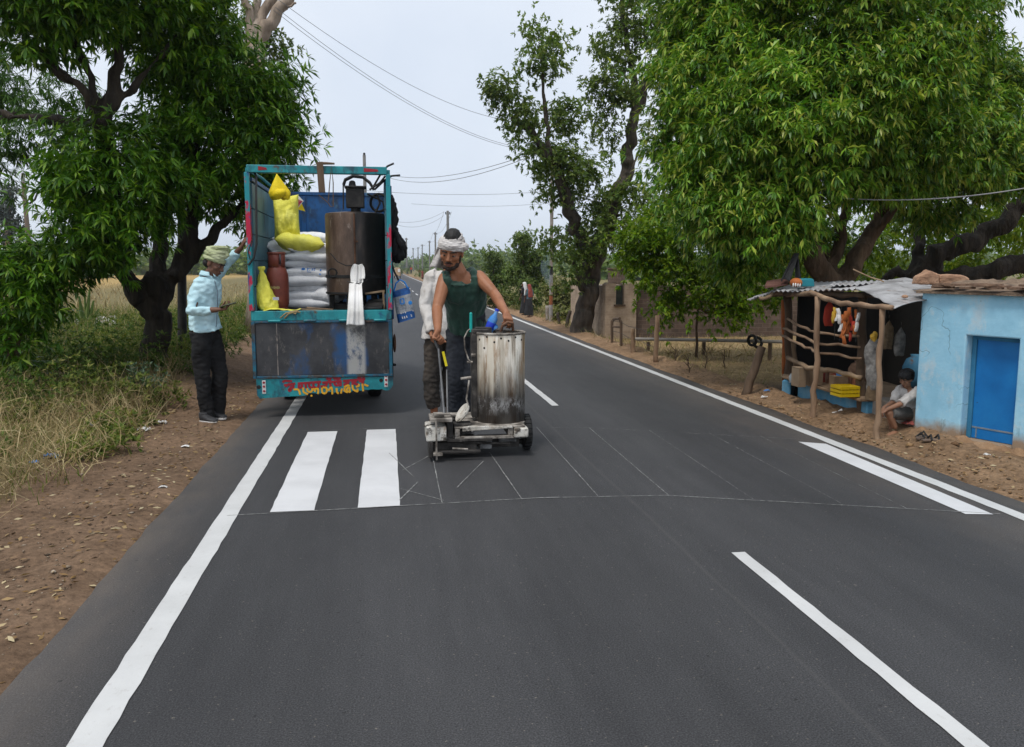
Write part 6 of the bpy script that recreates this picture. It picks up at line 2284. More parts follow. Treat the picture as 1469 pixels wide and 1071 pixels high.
body.skin('body', SKIN_W, m2, voxel=.006, smooth=3)
face_bits(m2, L2, fr2, hs)
q = MB()
q.loft(torso_rings(pel, chest, neck, across, 1.20, top=False)[:5], 24)
for h_, k_, a_ in ((hipR, knR, anR), (hipL, knL, anL)):
    q.tube([h_ + Vector((0, 0, .05)), h_.lerp(k_, .4), k_, k_.lerp(a_, .4), a_ + Vector((0, 0, -.02))], [.108, .096, .072, .068, .056], 16)
    q.sph(k_, .072)
q.skin('jeans', NAVY, m2, voxel=.008, smooth=3, disp=[(.014, 9, (1, 1, .8)), (.006, 26, (1, 1, 1.6))])
# sleeveless vest
q = MB()
tr_ = torso_rings(pel, chest, neck, across, 1.26)
fdir = tr_[5][2].normalized()
hem = ww(671, 471, .03)
q.loft([(hem, tr_[2][1] * .98, tr_[2][2] * 1.08)] + tr_[3:8] + [(tr_[8][0] + Vector((0, 0, .004)), tr_[8][1] * .88, tr_[8][2] * 1.08), (neck + Vector((0, 0, -.030)) + fdir * .004, tr_[8][1].normalized() * .118, fdir * .118 + Vector((0, 0, -.040)))], 26)
sq = tr_[8]
for sg in (-1, 1):
    a_ = sq[1].normalized() * sg
    ff = sq[2].normalized()
    top_ = neck + a_ * .118 + Vector((0, 0, -.020))
    q.sph(chest.lerp(neck, .52) + a_ * .062 + ff * .088, .040)
    q.sph(chest.lerp(neck, .62) + a_ * .085 + ff * .078, .036)
    q.loft([(chest + a_ * .10 + ff * .085, a_ * .058, ff * .05), (chest.lerp(neck, .55) + a_ * .112 + ff * .085, a_ * .050, ff * .036), (top_ + ff * .055, a_ * .044, ff * .03 + Vector((0, 0, .02))), (top_ + Vector((0, 0, .012)), a_ * .042, Vector((0, 0, .03)) + ff * .01),
            (top_ - ff * .06, a_ * .046, ff * -.03 + Vector((0, 0, .02))), (chest.lerp(neck, .5) + a_ * .10 - ff * .09, a_ * .06, -ff * .04)], 14)
vst = q.skin('vest', GREEN_VEST, m2, voxel=.0075, smooth=8, disp=[(.026, 6, (1.6, 1, .5)), (.014, 15, (1.6, 1, .55)), (.004, 34, (1.4, 1, .7))])
q = MB()
q.bar(at(674, 403.2, Yw - .36), at(677, 401.6, Yw - .36), .010, .004, up=(0, 1, 0))
me = vst.data
A0, A1 = at(673.5, 403, 7.3), at(677, 401.5, 7.3)
best = min((p.co + WLOC[vst] for p in me.vertices if (p.co + WLOC[vst]).y < Yw - .1), key=lambda p: (at(675.3, 402.2, p.y) - p).length)
q = MB()
q.bar(best + Vector((-.014, -.004, -.005)), best + Vector((.010, -.004, .004)), .012, .004, up=(0, 1, 0))
q.build('chest_mark', WHITE_P, vst, smooth=False)
# cloth band round the head, hair above it, loose end falling behind
f_, u_, r__ = fr2
q = MB()
q.ell(L2(0, -.02, .086), r__ * .066 * hs, f_ * .084 * hs, u_ * .072 * hs)
q.ell(L2(0, -.062, .0), r__ * .068 * hs, f_ * .05 * hs, u_ * .07 * hs)
q.skin('hair', HAIR, m2, voxel=.007, smooth=3, disp=[(.006, 60, (1, 1, .5))])
q = MB()
bc_ = L2(0, -.010, .055)
for k in range(5):
    zc = (-.034 + k * .0195) * hs
    pts = []
    for a in np.linspace(0, 2 * math.pi, 29)[:-1]:
        rr_ = (.084 - .0032 * max(0, k - 1) ** 2 + .003 * math.sin(3 * a + k)) * hs
        pts.append(bc_ + r__ * (math.cos(a) * rr_) + f_ * (math.sin(a) * rr_ * 1.18) + u_ * (zc + .012 * math.sin(a * 1 + k * .8) + .010 * math.cos(a + 2) * (k - 2) * .5 + .004 * math.sin(a)))
    q.tube(pts + [pts[0]], .0150 * hs, 8)
q.sph(L2(-.098, .02, .05), .028 * hs, 10, 7)
q.skin('head_band', WRAP_W, m2, voxel=.0055, smooth=1, disp=[(.007, 26, (1, 1, 3))])
q = MB()
t0 = L2(.07, -.075, .03)
e0 = at(630, 384, Yw - .12)
def fn(u, v):
    p = t0.lerp(e0, v)
    w_ = .05 + .045 * v
    return p + Vector(((u - .5) * 2 * w_ * .9, .03 * math.sin(u * 9 + v * 2) + .02 * (u - .5), .01 * math.sin(u * 7)))
q.grid(fn, 18, 14)
q.build('scarf_end', WRAP_W, m2, smooth='all', solid=.008)
shoe(m2, (anR.x, anR.y + .07, 0), (anR.x - .03, anR.y - .22, 0), s=1.1)
shoe(m2, (anL.x, anL.y + .07, 0), (anL.x + .02, anL.y - .22, 0), s=1.1)

# ------------------------------------------------------------ second worker, mostly hidden behind the first
Y3 = 8.2
w3 = lambda px, py, dy=0.0: at(px, py, Y3 + dy)
m3 = thing('person', 'worker in a long white shirt hidden behind the man in green', 'person', (w3(636, 600).x, Y3, 0))
hd = w3(652, 361, -.02)
pel, chest, neck = w3(640, 474), w3(641, 425), w3(644, 389)
across = Vector((-1, .1, 0)).normalized()
r_sh, l_sh = w3(618, 397, -.02), w3(664, 397, .02)
body = MB()
L3, fr3 = add_head(body, hd, (.2, -.95, -.25), (0, -.1, 1), 1.0)
limb(body, [neck - Vector((0, 0, .06)), neck, hd + Vector((0, .02, -.08))], [.07, .056, .055])
body.loft(torso_rings(pel, chest, neck, across, 1.05), 22)
elR, wrR = w3(611, 440, -.05), w3(618, 477, -.22)
elL, wrL = w3(672, 440, .05), w3(670, 480, -.05)
for sh, e_, w_ in ((r_sh, elR, wrR), (l_sh, elL, wrL)):
    limb(body, [sh, e_], [.052, .042])
    limb(body, [e_, w_], [.042, .028])
add_hand(body, wrR, (w3(622, 496, -.40) - wrR), (.8, -.3, 0), -1, [30, 34, 36, 40], 1.08, .6)
add_hand(body, wrL, (0, -.2, -1), (-.8, 0, 0), 1, 25, 1.0, .4)
hipR, hipL = pel + across * .10, pel - across * .10
knR, anR = w3(619, 545, -.02), w3(623, 592, .0)
knL, anL = w3(645, 545, .05), w3(645, 592, .08)
for h_, k_, a_ in ((hipR, knR, anR), (hipL, knL, anL)):
    limb(body, [h_, k_], [.09, .06])
    limb(body, [k_, a_], [.058, .036])
    fx = a_ + Vector((.0, -.06, 0))
    body.loft([(Vector((a_.x, a_.y + .06, .035)), Vector((.03, 0, 0)), Vector((0, 0, .03))), (Vector((a_.x, a_.y, .04)), Vector((.036, 0, 0)), Vector((0, 0, .038))), (Vector((a_.x - .005, a_.y - .10, .028)), Vector((.045, 0, 0)), Vector((0, 0, .026))), (Vector((a_.x - .008, a_.y - .16, .018)), Vector((.044, 0, 0)), Vector((0, 0, .016)))], 14)
    for k in range(5):
        body.sph((a_.x - .045 + .019 * k + (.004 if k else 0), a_.y - .175 + .006 * abs(k - 3), .016), .012 if k else .015, 8, 6)
body.skin('body', SKIN_W, m3, voxel=.006, smooth=2)
face_bits(m3, L3, fr3, 1.0, beard=False)
q = MB()
q.ell(L3(0, -.02, .06), fr3[2] * .082, fr3[0] * .098, fr3[1] * .075)
q.build('hair', HAIR, m3, smooth='all')
q = MB()
q.loft(torso_rings(pel, chest, neck, across, 1.12, top=False)[:4], 22)
for h_, k_, a_ in ((hipR, knR, anR), (hipL, knL, anL)):
    q.tube([h_ + Vector((0, 0, .03)), h_.lerp(k_, .4), k_, k_.lerp(a_, .5), a_ + Vector((0, 0, .06))], [.11, .102, .082, .076, .066], 16)
    q.sph(k_, .088)
q.skin('trousers', TAN_T, m3, voxel=.008, smooth=3, disp=[(.02, 9, (1, 1, .7)), (.008, 24, (1, 1, 1.4))])
q = MB()
tr_ = torso_rings(pel, chest, neck, across, 1.20)
q.loft([(w3(632, 485), tr_[2][1] * 1.03, tr_[2][2] * 1.2), (w3(635, 460), tr_[2][1] * 1.0, tr_[2][2] * 1.1)] + tr_[4:11], 26)
q.tube([r_sh - across * .04, r_sh, r_sh.lerp(elR, .5), elR, elR.lerp(wrR, .5), wrR], [.08, .074, .068, .066, .060, .056], 16)
q.tube([l_sh + across * .04, l_sh, l_sh.lerp(elL, .5), elL, elL.lerp(wrL, .9)], [.08, .074, .066, .062, .05], 16)
q.sph(r_sh, .07)
q.sph(elR, .065)
q.skin('long_shirt', KURTA, m3, voxel=.008, smooth=3, disp=[(.026, 7, (1.3, 1, .5)), (.012, 19, (1.3, 1, .6))])

# ------------------------------------------------------------ boy seated on the ledge of the stall
Yb = 6.86
wb = lambda px, py, dy=0.0: at(px, py, Yb + dy)
m4 = thing('person', 'boy in white shirt and grey shorts sitting on the stall ledge', 'person', (wb(1288, 615).x, Yb, 0))
bs = .76
hd = wb(1300, 543, -.0)
fw4 = Vector((-.86, -.42, -.34))
pel, chest, neck = wb(1304, 592, .06), wb(1303, 574, .04), wb(1303, 557, .02)
across = Vector((-.40, .88, 0)).normalized()       # person's right points away from the camera side
across = Vector((.42, -.9, 0)).normalized() * -1
r_sh, l_sh = neck + across * .085 + Vector((.0, 0, -.022)), neck - across * .085 + Vector((.0, 0, -.022))
body = MB()
L4, fr4 = add_head(body, hd, fw4, (-.2, -.1, 1), bs * .82)
limb(body, [neck - Vector((0, 0, .03)), neck, hd + Vector((.012, .01, -.04))], [.036, .03, .032])
ax0 = (neck - pel)
rings = []
for t, a, b_ in [(-.1, .07, .06), (.1, .085, .065), (.4, .08, .06), (.75, .09, .06), (.95, .06, .04), (1.0, .035, .03)]:
    rings.append((pel + ax0 * t, across * a, Vector((-.9, -.42, 0)).normalized() * b_))
body.loft(rings, 20)
knR, knL = wb(1276, 588, .03), wb(1275, 592, -.10)
anR, anL = wb(1279, 612, .02), wb(1284, 612, -.10)
hipR, hipL = pel + across * .045, pel - across * .045
for h_, k_, a_ in ((hipR, knR, anR), (hipL, knL, anL)):
    limb(body, [h_, h_.lerp(k_, .5), k_], [.05, .046, .036])
    limb(body, [k_, k_.lerp(a_, .35), a_], [.034, .033, .022])
    a2 = Vector((a_.x, a_.y, 0))
    body.loft([(a2 + Vector((.02, .01, .022)), Vector((.008, -.02, 0)), Vector((0, 0, .02))), (a2 + Vector((-.01, -.005, .022)), Vector((.010, -.024, 0)), Vector((0, 0, .02))), (a2 + Vector((-.065, -.03, .014)), Vector((.012, -.026, 0)), Vector((0, 0, .012))), (a2 + Vector((-.09, -.042, .009)), Vector((.008, -.02, 0)), Vector((0, 0, .007)))], 12)
elR, wrR = wb(1283, 576, .03), wb(1268, 585, .0)
elL, wrL = wb(1294, 578, -.13), wb(1273, 587, -.12)
for sh, e_, w_ in ((r_sh, elR, wrR), (l_sh, elL, wrL)):
    limb(body, [sh, e_], [.032, .026])
    limb(body, [e_, w_], [.026, .018])
add_hand(body, wrR, (-.7, -.4, -.5), (0, -.3, -1), 1, 30, .62, .6)
add_hand(body, wrL, (-.8, .25, -.5), (.2, .3, -1), -1, 34, .62, .6)
body.skin('body', SKIN_B, m4, voxel=.005, smooth=2)
face_bits(m4, L4, fr4, bs * .82, beard=False)
q = MB()
q.ell(L4(0, -.022, .055), fr4[2] * .068, fr4[0] * .078, fr4[1] * .058)
q.ell(L4(0, -.05, .0), fr4[2] * .055, fr4[0] * .04, fr4[1] * .045)
q.ell(L4(0, .045, .075), fr4[2] * .045, fr4[0] * .025, fr4[1] * .018)
q.skin('hair', HAIR, m4, voxel=.005, smooth=2, disp=[(.004, 60, (1, 1, 1))])
q = MB()
rg2 = [(c_, u__ * 1.18, v__ * 1.18) for c_, u__, v__ in rings]
q.loft(rg2[0:5] + [(neck + Vector((0, 0, .0)), rings[5][1] * 1.1, rings[5][2] * 1.1)], 22)
for sh, e_, w_ in ((r_sh, elR, wrR), (l_sh, elL, wrL)):
    q.tube([sh.lerp(neck, .3), sh, sh.lerp(e_, .6), e_.lerp(w_, .12)], [.05, .046, .044, .042], 14)
    q.sph(sh, .045)
q.skin('shirt', KURTA, m4, voxel=.006, smooth=2, disp=[(.012, 14, (1, 1, .7)), (.006, 32, (1, 1, 1))])
q = MB()
q.loft(rg2[:3], 20)
for h_, k_ in ((hipR, knR), (hipL, knL)):
    q.tube([h_, h_.lerp(k_, .5), h_.lerp(k_, .96)], [.062, .062, .060], 14)
q.skin('shorts', M('grey_shorts', [(.06, .058, .055), (.12, .115, .105), (.17, .16, .15)], 8, .9, .4, 30), m4, voxel=.006, smooth=2, disp=[(.010, 16, (1, 1, 1))])


# ------------------------------------------------------------ walkers further along the verge
def walker(label, foot, h, face, top, bottom, head, skirt=False, voxel=.012, load=None, group=None):
    foot = Vector(foot)
    s = h / 1.66
    t = thing('person', label, 'person', foot, group)
    f = Vector((face[0], face[1], 0)).normalized()
    r_ = f.cross(Vector((0, 0, 1)))
    P = lambda a, b_, c_: foot + (r_ * a + f * b_) * s + Vector((0, 0, c_ * s))
    body = MB()
    L_, fr_ = add_head(body, P(0, .02, 1.54), f + Vector((0, 0, -.15)), (0, 0, 1), s)
    limb(body, [P(0, 0, 1.34), P(0, .0, 1.42), P(0, .01, 1.48)], [.06 * s, .05 * s, .05 * s])
    body.loft(torso_rings(P(0, 0, .90), P(0, 0, 1.2), P(0, 0, 1.42), r_, s), 18)
    for sg in (-1, 1):
        limb(body, [P(sg * .18, 0, 1.36), P(sg * .22, -.02 * sg, 1.08)], [.046 * s, .036 * s])
        limb(body, [P(sg * .22, -.02 * sg, 1.08), P(sg * .2, .12, .86)], [.036 * s, .025 * s])
        add_hand(body, P(sg * .2, .12, .86), f * .3 - Vector((0, 0, 1)), r_ * -sg, sg, 25, s, .4)
        limb(body, [P(sg * .09, 0, .86), P(sg * .09, .05 * sg + .02, .47)], [.08 * s, .055 * s])
        limb(body, [P(sg * .09, .05 * sg + .02, .47), P(sg * .09, .10 * sg - .03, .08)], [.053 * s, .036 * s])
        body.ell(P(sg * .09, .10 * sg + .03, .035), r_ * .04 * s, f * .115 * s, Vector((0, 0, .034 * s)))
    body.skin('body', SKIN_D, t, voxel=voxel * .7, smooth=2)
    q = MB()
    tr_ = torso_rings(P(0, 0, .90), P(0, 0, 1.2), P(0, 0, 1.42), r_, s * 1.12)
    q.loft(tr_[2:10], 18)
    for sg in (-1, 1):
        q.tube([P(sg * .12, 0, 1.38), P(sg * .18, 0, 1.35), P(sg * .215, -.02 * sg, 1.10)], [.07 * s, .062 * s, .055 * s], 12)
    q.skin('top', top, t, voxel=voxel, smooth=2, disp=[(.015, 10, (1, 1, .7))])
    q = MB()
    if skirt:
        q.loft([(P(0, 0, .92), r_ * .17 * s, f * .12 * s), (P(0, 0, .6), r_ * .20 * s, f * .16 * s), (P(0, .02, .1), r_ * .24 * s, f * .22 * s)], 18)
    else:
        q.loft(tr_[0:4], 18)
        for sg in (-1, 1):
            q.tube([P(sg * .09, 0, .88), P(sg * .09, .05 * sg + .02, .47), P(sg * .09, .10 * sg - .03, .1)], [.10 * s, .075 * s, .065 * s], 12)
    q.skin('lower_garment', bottom, t, voxel=voxel, smooth=2, disp=[(.015, 10, (1, 1, .6))])
    q = MB()
    q.ell(P(0, -.01, 1.60), r_ * .09 * s, f * .105 * s, Vector((0, 0, .075 * s)))
    if skirt:
        q.loft([(P(0, -.02, 1.62), r_ * .085 * s, f * .1 * s), (P(0, -.05, 1.48), r_ * .10 * s, f * .09 * s), (P(0, -.09, 1.3), r_ * .15 * s, f * .06 * s), (P(0, -.11, 1.0), r_ * .16 * s, f * .04 * s)], 14)
    q.skin('head_cloth' if skirt else 'hair', head, t, voxel=voxel, smooth=2)
    return t


PINK = M('pink_cloth', [(.20, .04, .03), (.32, .08, .06)], 8, .9, .2)
MAROON = M('maroon_cloth', [(.12, .01, .015), (.2, .02, .03)], 8, .9, .2)
TEALC = M('slate_blue_cloth', [(.05, .09, .11), (.10, .16, .19)], 8, .9, .2)
DARKC = M('dark_cloth', [(.012, .012, .014), (.03, .03, .032)], 8, .9, .2)
REDC = M('red_cloth', [(.35, .03, .02), (.5, .06, .03)], 8, .9, .2)
g1 = gnd(752, 452)
walker('woman with a white veil and dark skirt walking the right verge', g1, 1.02, (-.7, .7), DARKC, DARKC, WHITE_P, True, .014)
g2 = gnd(759, 455)
walker('woman in slate blue and pink walking beside the veiled one', g2, .98, (-.5, .8), TEALC, DARKC, PINK, True, .014)
g3 = gnd(602, 398)
walker('far walker in a maroon top beyond the worker', g3, 1.15, (-.2, -1), MAROON, DARKC, HAIR, False, .03)
g4 = gnd(590, 393)
walker('furthest walker with a red top beside the road bend', g4, 1.5, (-.2, -1), REDC, DARKC, HAIR, False, .04)
g5 = gnd(606, 399)
walker('far walker in pink half behind the maroon one', (g5.x, g5.y, 0), 1.05, (.3, -1), PINK, MAROON, PINK, True, .03)
# ============================================================ blue hut and tin roofed stall
m, n, b, o = _nt('blue_plaster')
tcx = n.nodes.new('ShaderNodeTexCoord')
sx = n.nodes.new('ShaderNodeSeparateXYZ')
n.links.new(tcx.outputs['Object'], sx.inputs[0])
c = ramp(n, tex(n, 2.6, 6, rough=.65), [(.24, .49, .64), (.31, .58, .74), (.39, .66, .79)], [.33, .5, .66])
c = mix(n, math_(n, 'MULTIPLY', ramp(n, tex(n, 4.5, 7, (1, 1, .7), .75, (4, 1, 1)), [(0, 0, 0), (1, 1, 1)], [.54, .66]), .7), c, (.52, .62, .66))
c = mix(n, ramp(n, tex(n, 13, 6, (1, 1, 1), .7, (1, 7, 1)), [(0, 0, 0), (1, 1, 1)], [.70, .75]), c, (.10, .12, .13))
low = math_(n, 'SUBTRACT', 1.0, math_(n, 'MULTIPLY', math_(n, 'ADD', sx.outputs[2], math_(n, 'MULTIPLY', tex(n, 6, 6, rough=.7), -.20)), 9, True), True)
c = mix(n, math_(n, 'MULTIPLY', low, .95), c, (.30, .20, .12))
mold = math_(n, 'MULTIPLY', ramp(n, tex(n, 9, 7, (1, 1, .5), .75, (6, 6, 6)), [(0, 0, 0), (1, 1, 1)], [.56, .66]), math_(n, 'SUBTRACT', 1.0, math_(n, 'MULTIPLY', sx.outputs[2], 2.2, True), True))
c = mix(n, math_(n, 'MULTIPLY', mold, .7), c, (.08, .09, .08))
n.links.new(c, b.inputs['Base Color'])
b.inputs['Roughness'].default_value = .9
b.inputs['Specular IOR Level'].default_value = .2
ck = math_(n, 'SUBTRACT', 1.0, math_(n, 'MULTIPLY', math_(n, 'ABSOLUTE', math_(n, 'SUBTRACT', tex(n, 1.7, 4, rough=.55, off=(3, 8, 2)), .5)), 190), True)
ck = math_(n, 'MULTIPLY', ck, ramp(n, tex(n, 1.3, 2, off=(9, 9, 1)), [(0, 0, 0), (1, 1, 1)], [.48, .54]))
c3_ = mix(n, math_(n, 'MULTIPLY', ck, .75), c, (.10, .16, .2))
n.links.new(c3_, b.inputs['Base Color'])
bump(n, b, tex(n, 5, 9, rough=.62), .28, .03)
PLASTER = m
DOORB = M('blue_door_paint', [(.003, .12, .36), (.006, .16, .45), (.012, .20, .50)], 3, .45, .12, 20, over=[((.25, .24, .22), 16, .72, .76, (1, 1, 1)), ((.03, .04, .06), 9, .70, .76, (1, 1, 1))])
BLUEJ = M('blue_jamb', [(.02, .14, .26), (.05, .22, .36)], 5, .7, .3, 30)
MUD = M('mud_roof', [(.10, .07, .05), (.20, .14, .095), (.28, .20, .14)], 8, .95, .9, 25, dist=.03)
SHADE_IN = M('shaded_interior', [(.006, .0055, .005), (.014, .012, .010)], 5, .95, .3)  # near black colour stands in for the shade inside the stall
TIN = M('corrugated_tin', [(.24, .235, .24), (.38, .375, .38), (.50, .50, .505)], 4, .6, .15, 25, .2, over=[((.20, .11, .07), 6, .58, .68, (1, 1, 1)), ((.10, .09, .085), 3, .52, .68, (1, 1, 1))])
POLE = M('bamboo_pole', [(.14, .085, .05), (.26, .165, .10), (.38, .27, .175)], 7, .8, .6, 26, 0, (1, 1, .25))
CONC = M('grey_concrete', [(.20, .175, .15), (.30, .265, .23), (.38, .34, .30)], 6, .92, .6, 30, over=[((.22, .14, .09), 5, .54, .66, (1, 1, 1))])
BLUEP = M('blue_plinth', [(.05, .20, .34), (.10, .30, .46), (.2, .38, .5)], 5, .85, .4, 20, over=[((.2, .14, .1), 6, .6, .7, (1, 1, 1))])
CARD = M('cardboard', [(.16, .11, .07), (.26, .19, .12)], 5, .9, .2)
YCR = M('yellow_plastic_crate', [(.46, .31, .0), (.58, .41, .005)], 6, .5, .1)
ORANGE = M('orange_paint', [(.30, .075, .015), (.45, .13, .03)], 6, .7, .2)
BRICKR = M('clay_block', [(.24, .135, .08), (.36, .21, .13), (.44, .28, .18)], 7, .95, .8, 30, dist=.02)
SACKC = M('grey_burlap', [(.10, .095, .085), (.20, .19, .175), (.30, .285, .26)], 24, .95, .7, 70)
BURLAP = M('brown_burlap', [(.10, .065, .035), (.2, .14, .08)], 30, .95, .6, 70)

C0 = Vector((4.60, 6.62, 0))
WD = (Vector((4.945, 5.72, 0)) - C0).normalized()
WN = Vector((WD.y, -WD.x, 0))
if WN.x > 0:
    WN = -WN


def onwall(px, py, off=0.0):
    """point of the hut's front wall seen at a photo pixel: (distance along wall, height)"""
    d = _ray(px, py)
    e = Vector((0, 0, EYE))
    t = ((C0 + WN * off) - e).dot(WN) / d.dot(WN)
    p = e + d * t
    return (p - C0).dot(WD), p.z


def wp(s, z, off=0.0):
    return C0 + WD * s + WN * off + Vector((0, 0, z))


hz = onwall(1330, 419)[1]
s0 = onwall(1381, 560)[0]
s1 = onwall(1457, 560)[0]
zd = onwall(1418, 483)[1]
hut = thing('blue_hut', 'light blue plastered hut with a bright blue metal door', 'hut', tuple(C0))
q = MB()
q.prism([wp(0, -.1), wp(0, hz), wp(2.6, hz), wp(2.6, -.1), wp(s1, -.1), wp(s1, zd), wp(s0, zd), wp(s0, -.1)], -WN * .16)
wl = q.build('wall', PLASTER, hut, smooth=False, bevel=.012)
q = MB()
q.box(C0 + WD * .09 - WN * 1.06 + Vector((0, 0, hz / 2 - .05)), (.16, 1.78, hz + .1), math.atan2(WD.y, WD.x))
q.box(C0 + WD * 1.3 - WN * 2.03 + Vector((0, 0, hz / 2 - .05)), (2.6, .14, hz + .1), math.atan2(WD.y, WD.x))
q.box(C0 + WD * 2.52 - WN * 1.06 + Vector((0, 0, hz / 2 - .05)), (.16, 1.78, hz + .1), math.atan2(WD.y, WD.x))
q.build('side_wall', PLASTER, hut, smooth=False)
q = MB()
zsill = onwall(1420, 640)[1]
q.prism([wp(s0 + .002, -.1, -.02), wp(s0 + .002, .075, -.02), wp(s1 - .002, .075, -.02), wp(s1 - .002, -.1, -.02)], -WN * .13)
q.build('door_sill', PLASTER, hut, smooth=False, bevel=.01)
q = MB()
for a, b_ in ((s0 + .003, s0 + .04), (s1 - .02, s1 - .003)):
    q.prism([wp(a, .077, -.085), wp(a, zd - .002, -.085), wp(b_, zd - .002, -.085), wp(b_, .077, -.085)], -WN * .05)
q.prism([wp(s0 + .041, zd - .035, -.085), wp(s0 + .041, zd - .002, -.085), wp(s1 - .021, zd - .002, -.085), wp(s1 - .021, zd - .035, -.085)], -WN * .05)
q.build('door_frame', BLUEJ, hut, smooth=False)
q = MB()
q.prism([wp(s0 + .042, .08, -.098), wp(s0 + .042, zd - .037, -.098), wp(s1 - .022, zd - .037, -.098), wp(s1 - .022, .08, -.098)], -WN * .03)
dr = q.build('door', DOORB, hut, smooth=False)
q = MB()
q.prism([wp(s0 + .043, .165, -.094), wp(s0 + .043, .178, -.094), wp(s1 - .023, .178, -.094), wp(s1 - .023, .165, -.094)], -WN * .0035)
q.prism([wp(s0 + .075, .085, -.094), wp(s0 + .075, .164, -.094), wp(s0 + .085, .164, -.094), wp(s0 + .085, .085, -.094)], -WN * .0035)
q.build('door_rail', M('worn_rail', [(.12, .17, .22), (.25, .28, .3)], 12, .6, .1), dr, smooth=False)
# crumbling mud skirt at the foot of the wall
rr = random.Random(2)
q = MB()
q.grid(lambda u, v: wp(-.02 + 2.6 * u, (.10 + .05 * mnoise.noise(Vector((u * 14, 1, 0))) + .03 * mnoise.noise(Vector((u * 40, 2, 0)))) * (1 - v) ** 1.5 - .02, .004 + .16 * v * (1 + .5 * mnoise.noise(Vector((u * 18, 5, 0))))), 120, 8)
q.build('mud_skirt', EARTH_R if 'EARTH_R' in globals() else M('mud_skirt_soil', [(.17, .10, .055), (.27, .165, .09), (.34, .22, .13)], 9, .95, .9, 30, dist=.02), hut)
q = MB()
q.grid(lambda u, v: wp(-.06 + 2.8 * u, hz + .012 + .10 * min(1, v * 3) * (.7 + .5 * mnoise.noise(Vector((u * 9, v * 5, 2))) + .4 * mnoise.noise(Vector((u * 30, v * 16, 3)))), .05 + .02 * mnoise.noise(Vector((u * 25, v, 1))) - 2.2 * v), 120, 24)
q.box(C0 + WD * 1.35 - WN * 1.0 + Vector((0, 0, hz + .001)), (2.75, 2.1, .018), math.atan2(WD.y, WD.x))
q.build('roof', MUD, hut)
# broken roof tiles along the eave
TILE = M('old_roof_tile', [(.10, .065, .045), (.19, .115, .075), (.28, .19, .13)], 14, .95, .6, 40)
q = MB()
for k in range(56):
    s = .12 + 2.2 * rr.random()
    q.box(wp(s, hz + .045 + .03 * rr.random(), .045 - .35 * rr.random() ** 2), (.11 * rr.uniform(.6, 1.2), .09, .016), math.atan2(WD.y, WD.x) + rr.uniform(-.5, .5))
q.build('roof_tiles', TILE, hut, smooth=False)

# ---- the stall
p1 = gnd(1168, 598)
p2 = gnd(1258, 632)
p3 = gnd(1236, 600)
pL = gnd(1131, 563)
st = thing('market_stall', 'bamboo pole stall with a sagging tin roof beside the blue hut', 'stall', (p1.x, p1.y, 0))


def pole(pts, r0, r1, name='post', mt=POLE, seed=0, n_=9):
    q = MB()
    pp = wob(pts, .012, seed, 4)
    rr = rlerp(r0, r1, len(pp))
    rr = [r_ * (1 + .12 * math.sin(i * 2.1 + seed)) for i, r_ in enumerate(rr)]
    q.tube(pp, rr, n_)
    return q.build(name, mt, st, smooth='all')


b3_ = Vector((0, 0, -.06))
pole([p1 + b3_, at(1168, 560, p1.y), at(1172, 500, p1.y), at(1173, 425, p1.y)], .031, .027, seed=1)
pole([p2 + b3_, at(1260, 590, p2.y), at(1262, 520, p2.y), at(1266, 441, p2.y)], .027, .023, seed=2)
pole([p3 + b3_, at(1236, 520, p3.y), at(1238, 425, p3.y)], .046, .042, mt=WOOD_D, seed=3)
pole([pL + b3_, at(1132, 500, pL.y), at(1129, 423, pL.y)], .05, .045, mt=WOOD_D, seed=4)
pole([gnd(1125, 553) + Vector((0, 0, .0)), at(1124, 430, gnd(1125, 553).y)], .028, .026, mt=ORANGE, seed=5)
pole([at(1143, 540, pL.y - .1), at(1138, 490, pL.y - .1)], .03, .026, mt=WOOD, seed=6)
yl = pL.y - .05
for i, pl in enumerate([[(1130, 457, yl), (1150, 470, 8.4), (1175, 478, 7.9), (1232, 482, 7.5)], [(1124, 471, yl), (1145, 480, 8.5), (1172, 491, 7.85), (1234, 498, 7.5)],
                        [(1122, 481, yl), (1150, 495, 8.3), (1175, 505, 7.85), (1236, 514, 7.5)], [(1130, 513, yl), (1160, 527, 8.1), (1200, 533, 7.75), (1236, 542, 7.5)]]):
    pole([at(*p) for p in pl], .016 if i < 3 else .026, .013 if i < 3 else .024, 'rail', mt=POLE if i < 3 else WOOD, seed=10 + i, n_=7)
pole([at(1130, 423, 8.9), at(1165, 421, 7.9), at(1200, 433, 7.3), at(1235, 437, 6.9), at(1280, 441, 6.42)], .026, .022, 'beam', seed=20)
pole([at(1110, 422, 9.2), at(1180, 421, 8.0), at(1240, 424, 7.4)], .03, .026, 'beam', mt=WOOD_D, seed=21)
pole([at(1090, 428, 8.8), at(1112, 421, 8.9), at(1130, 418, 8.9)], .022, .02, 'beam', mt=WOOD, seed=22)
pole([at(1240, 424, 7.5), at(1310, 425, 6.9)], .028, .024, 'beam', mt=WOOD_D, seed=23)
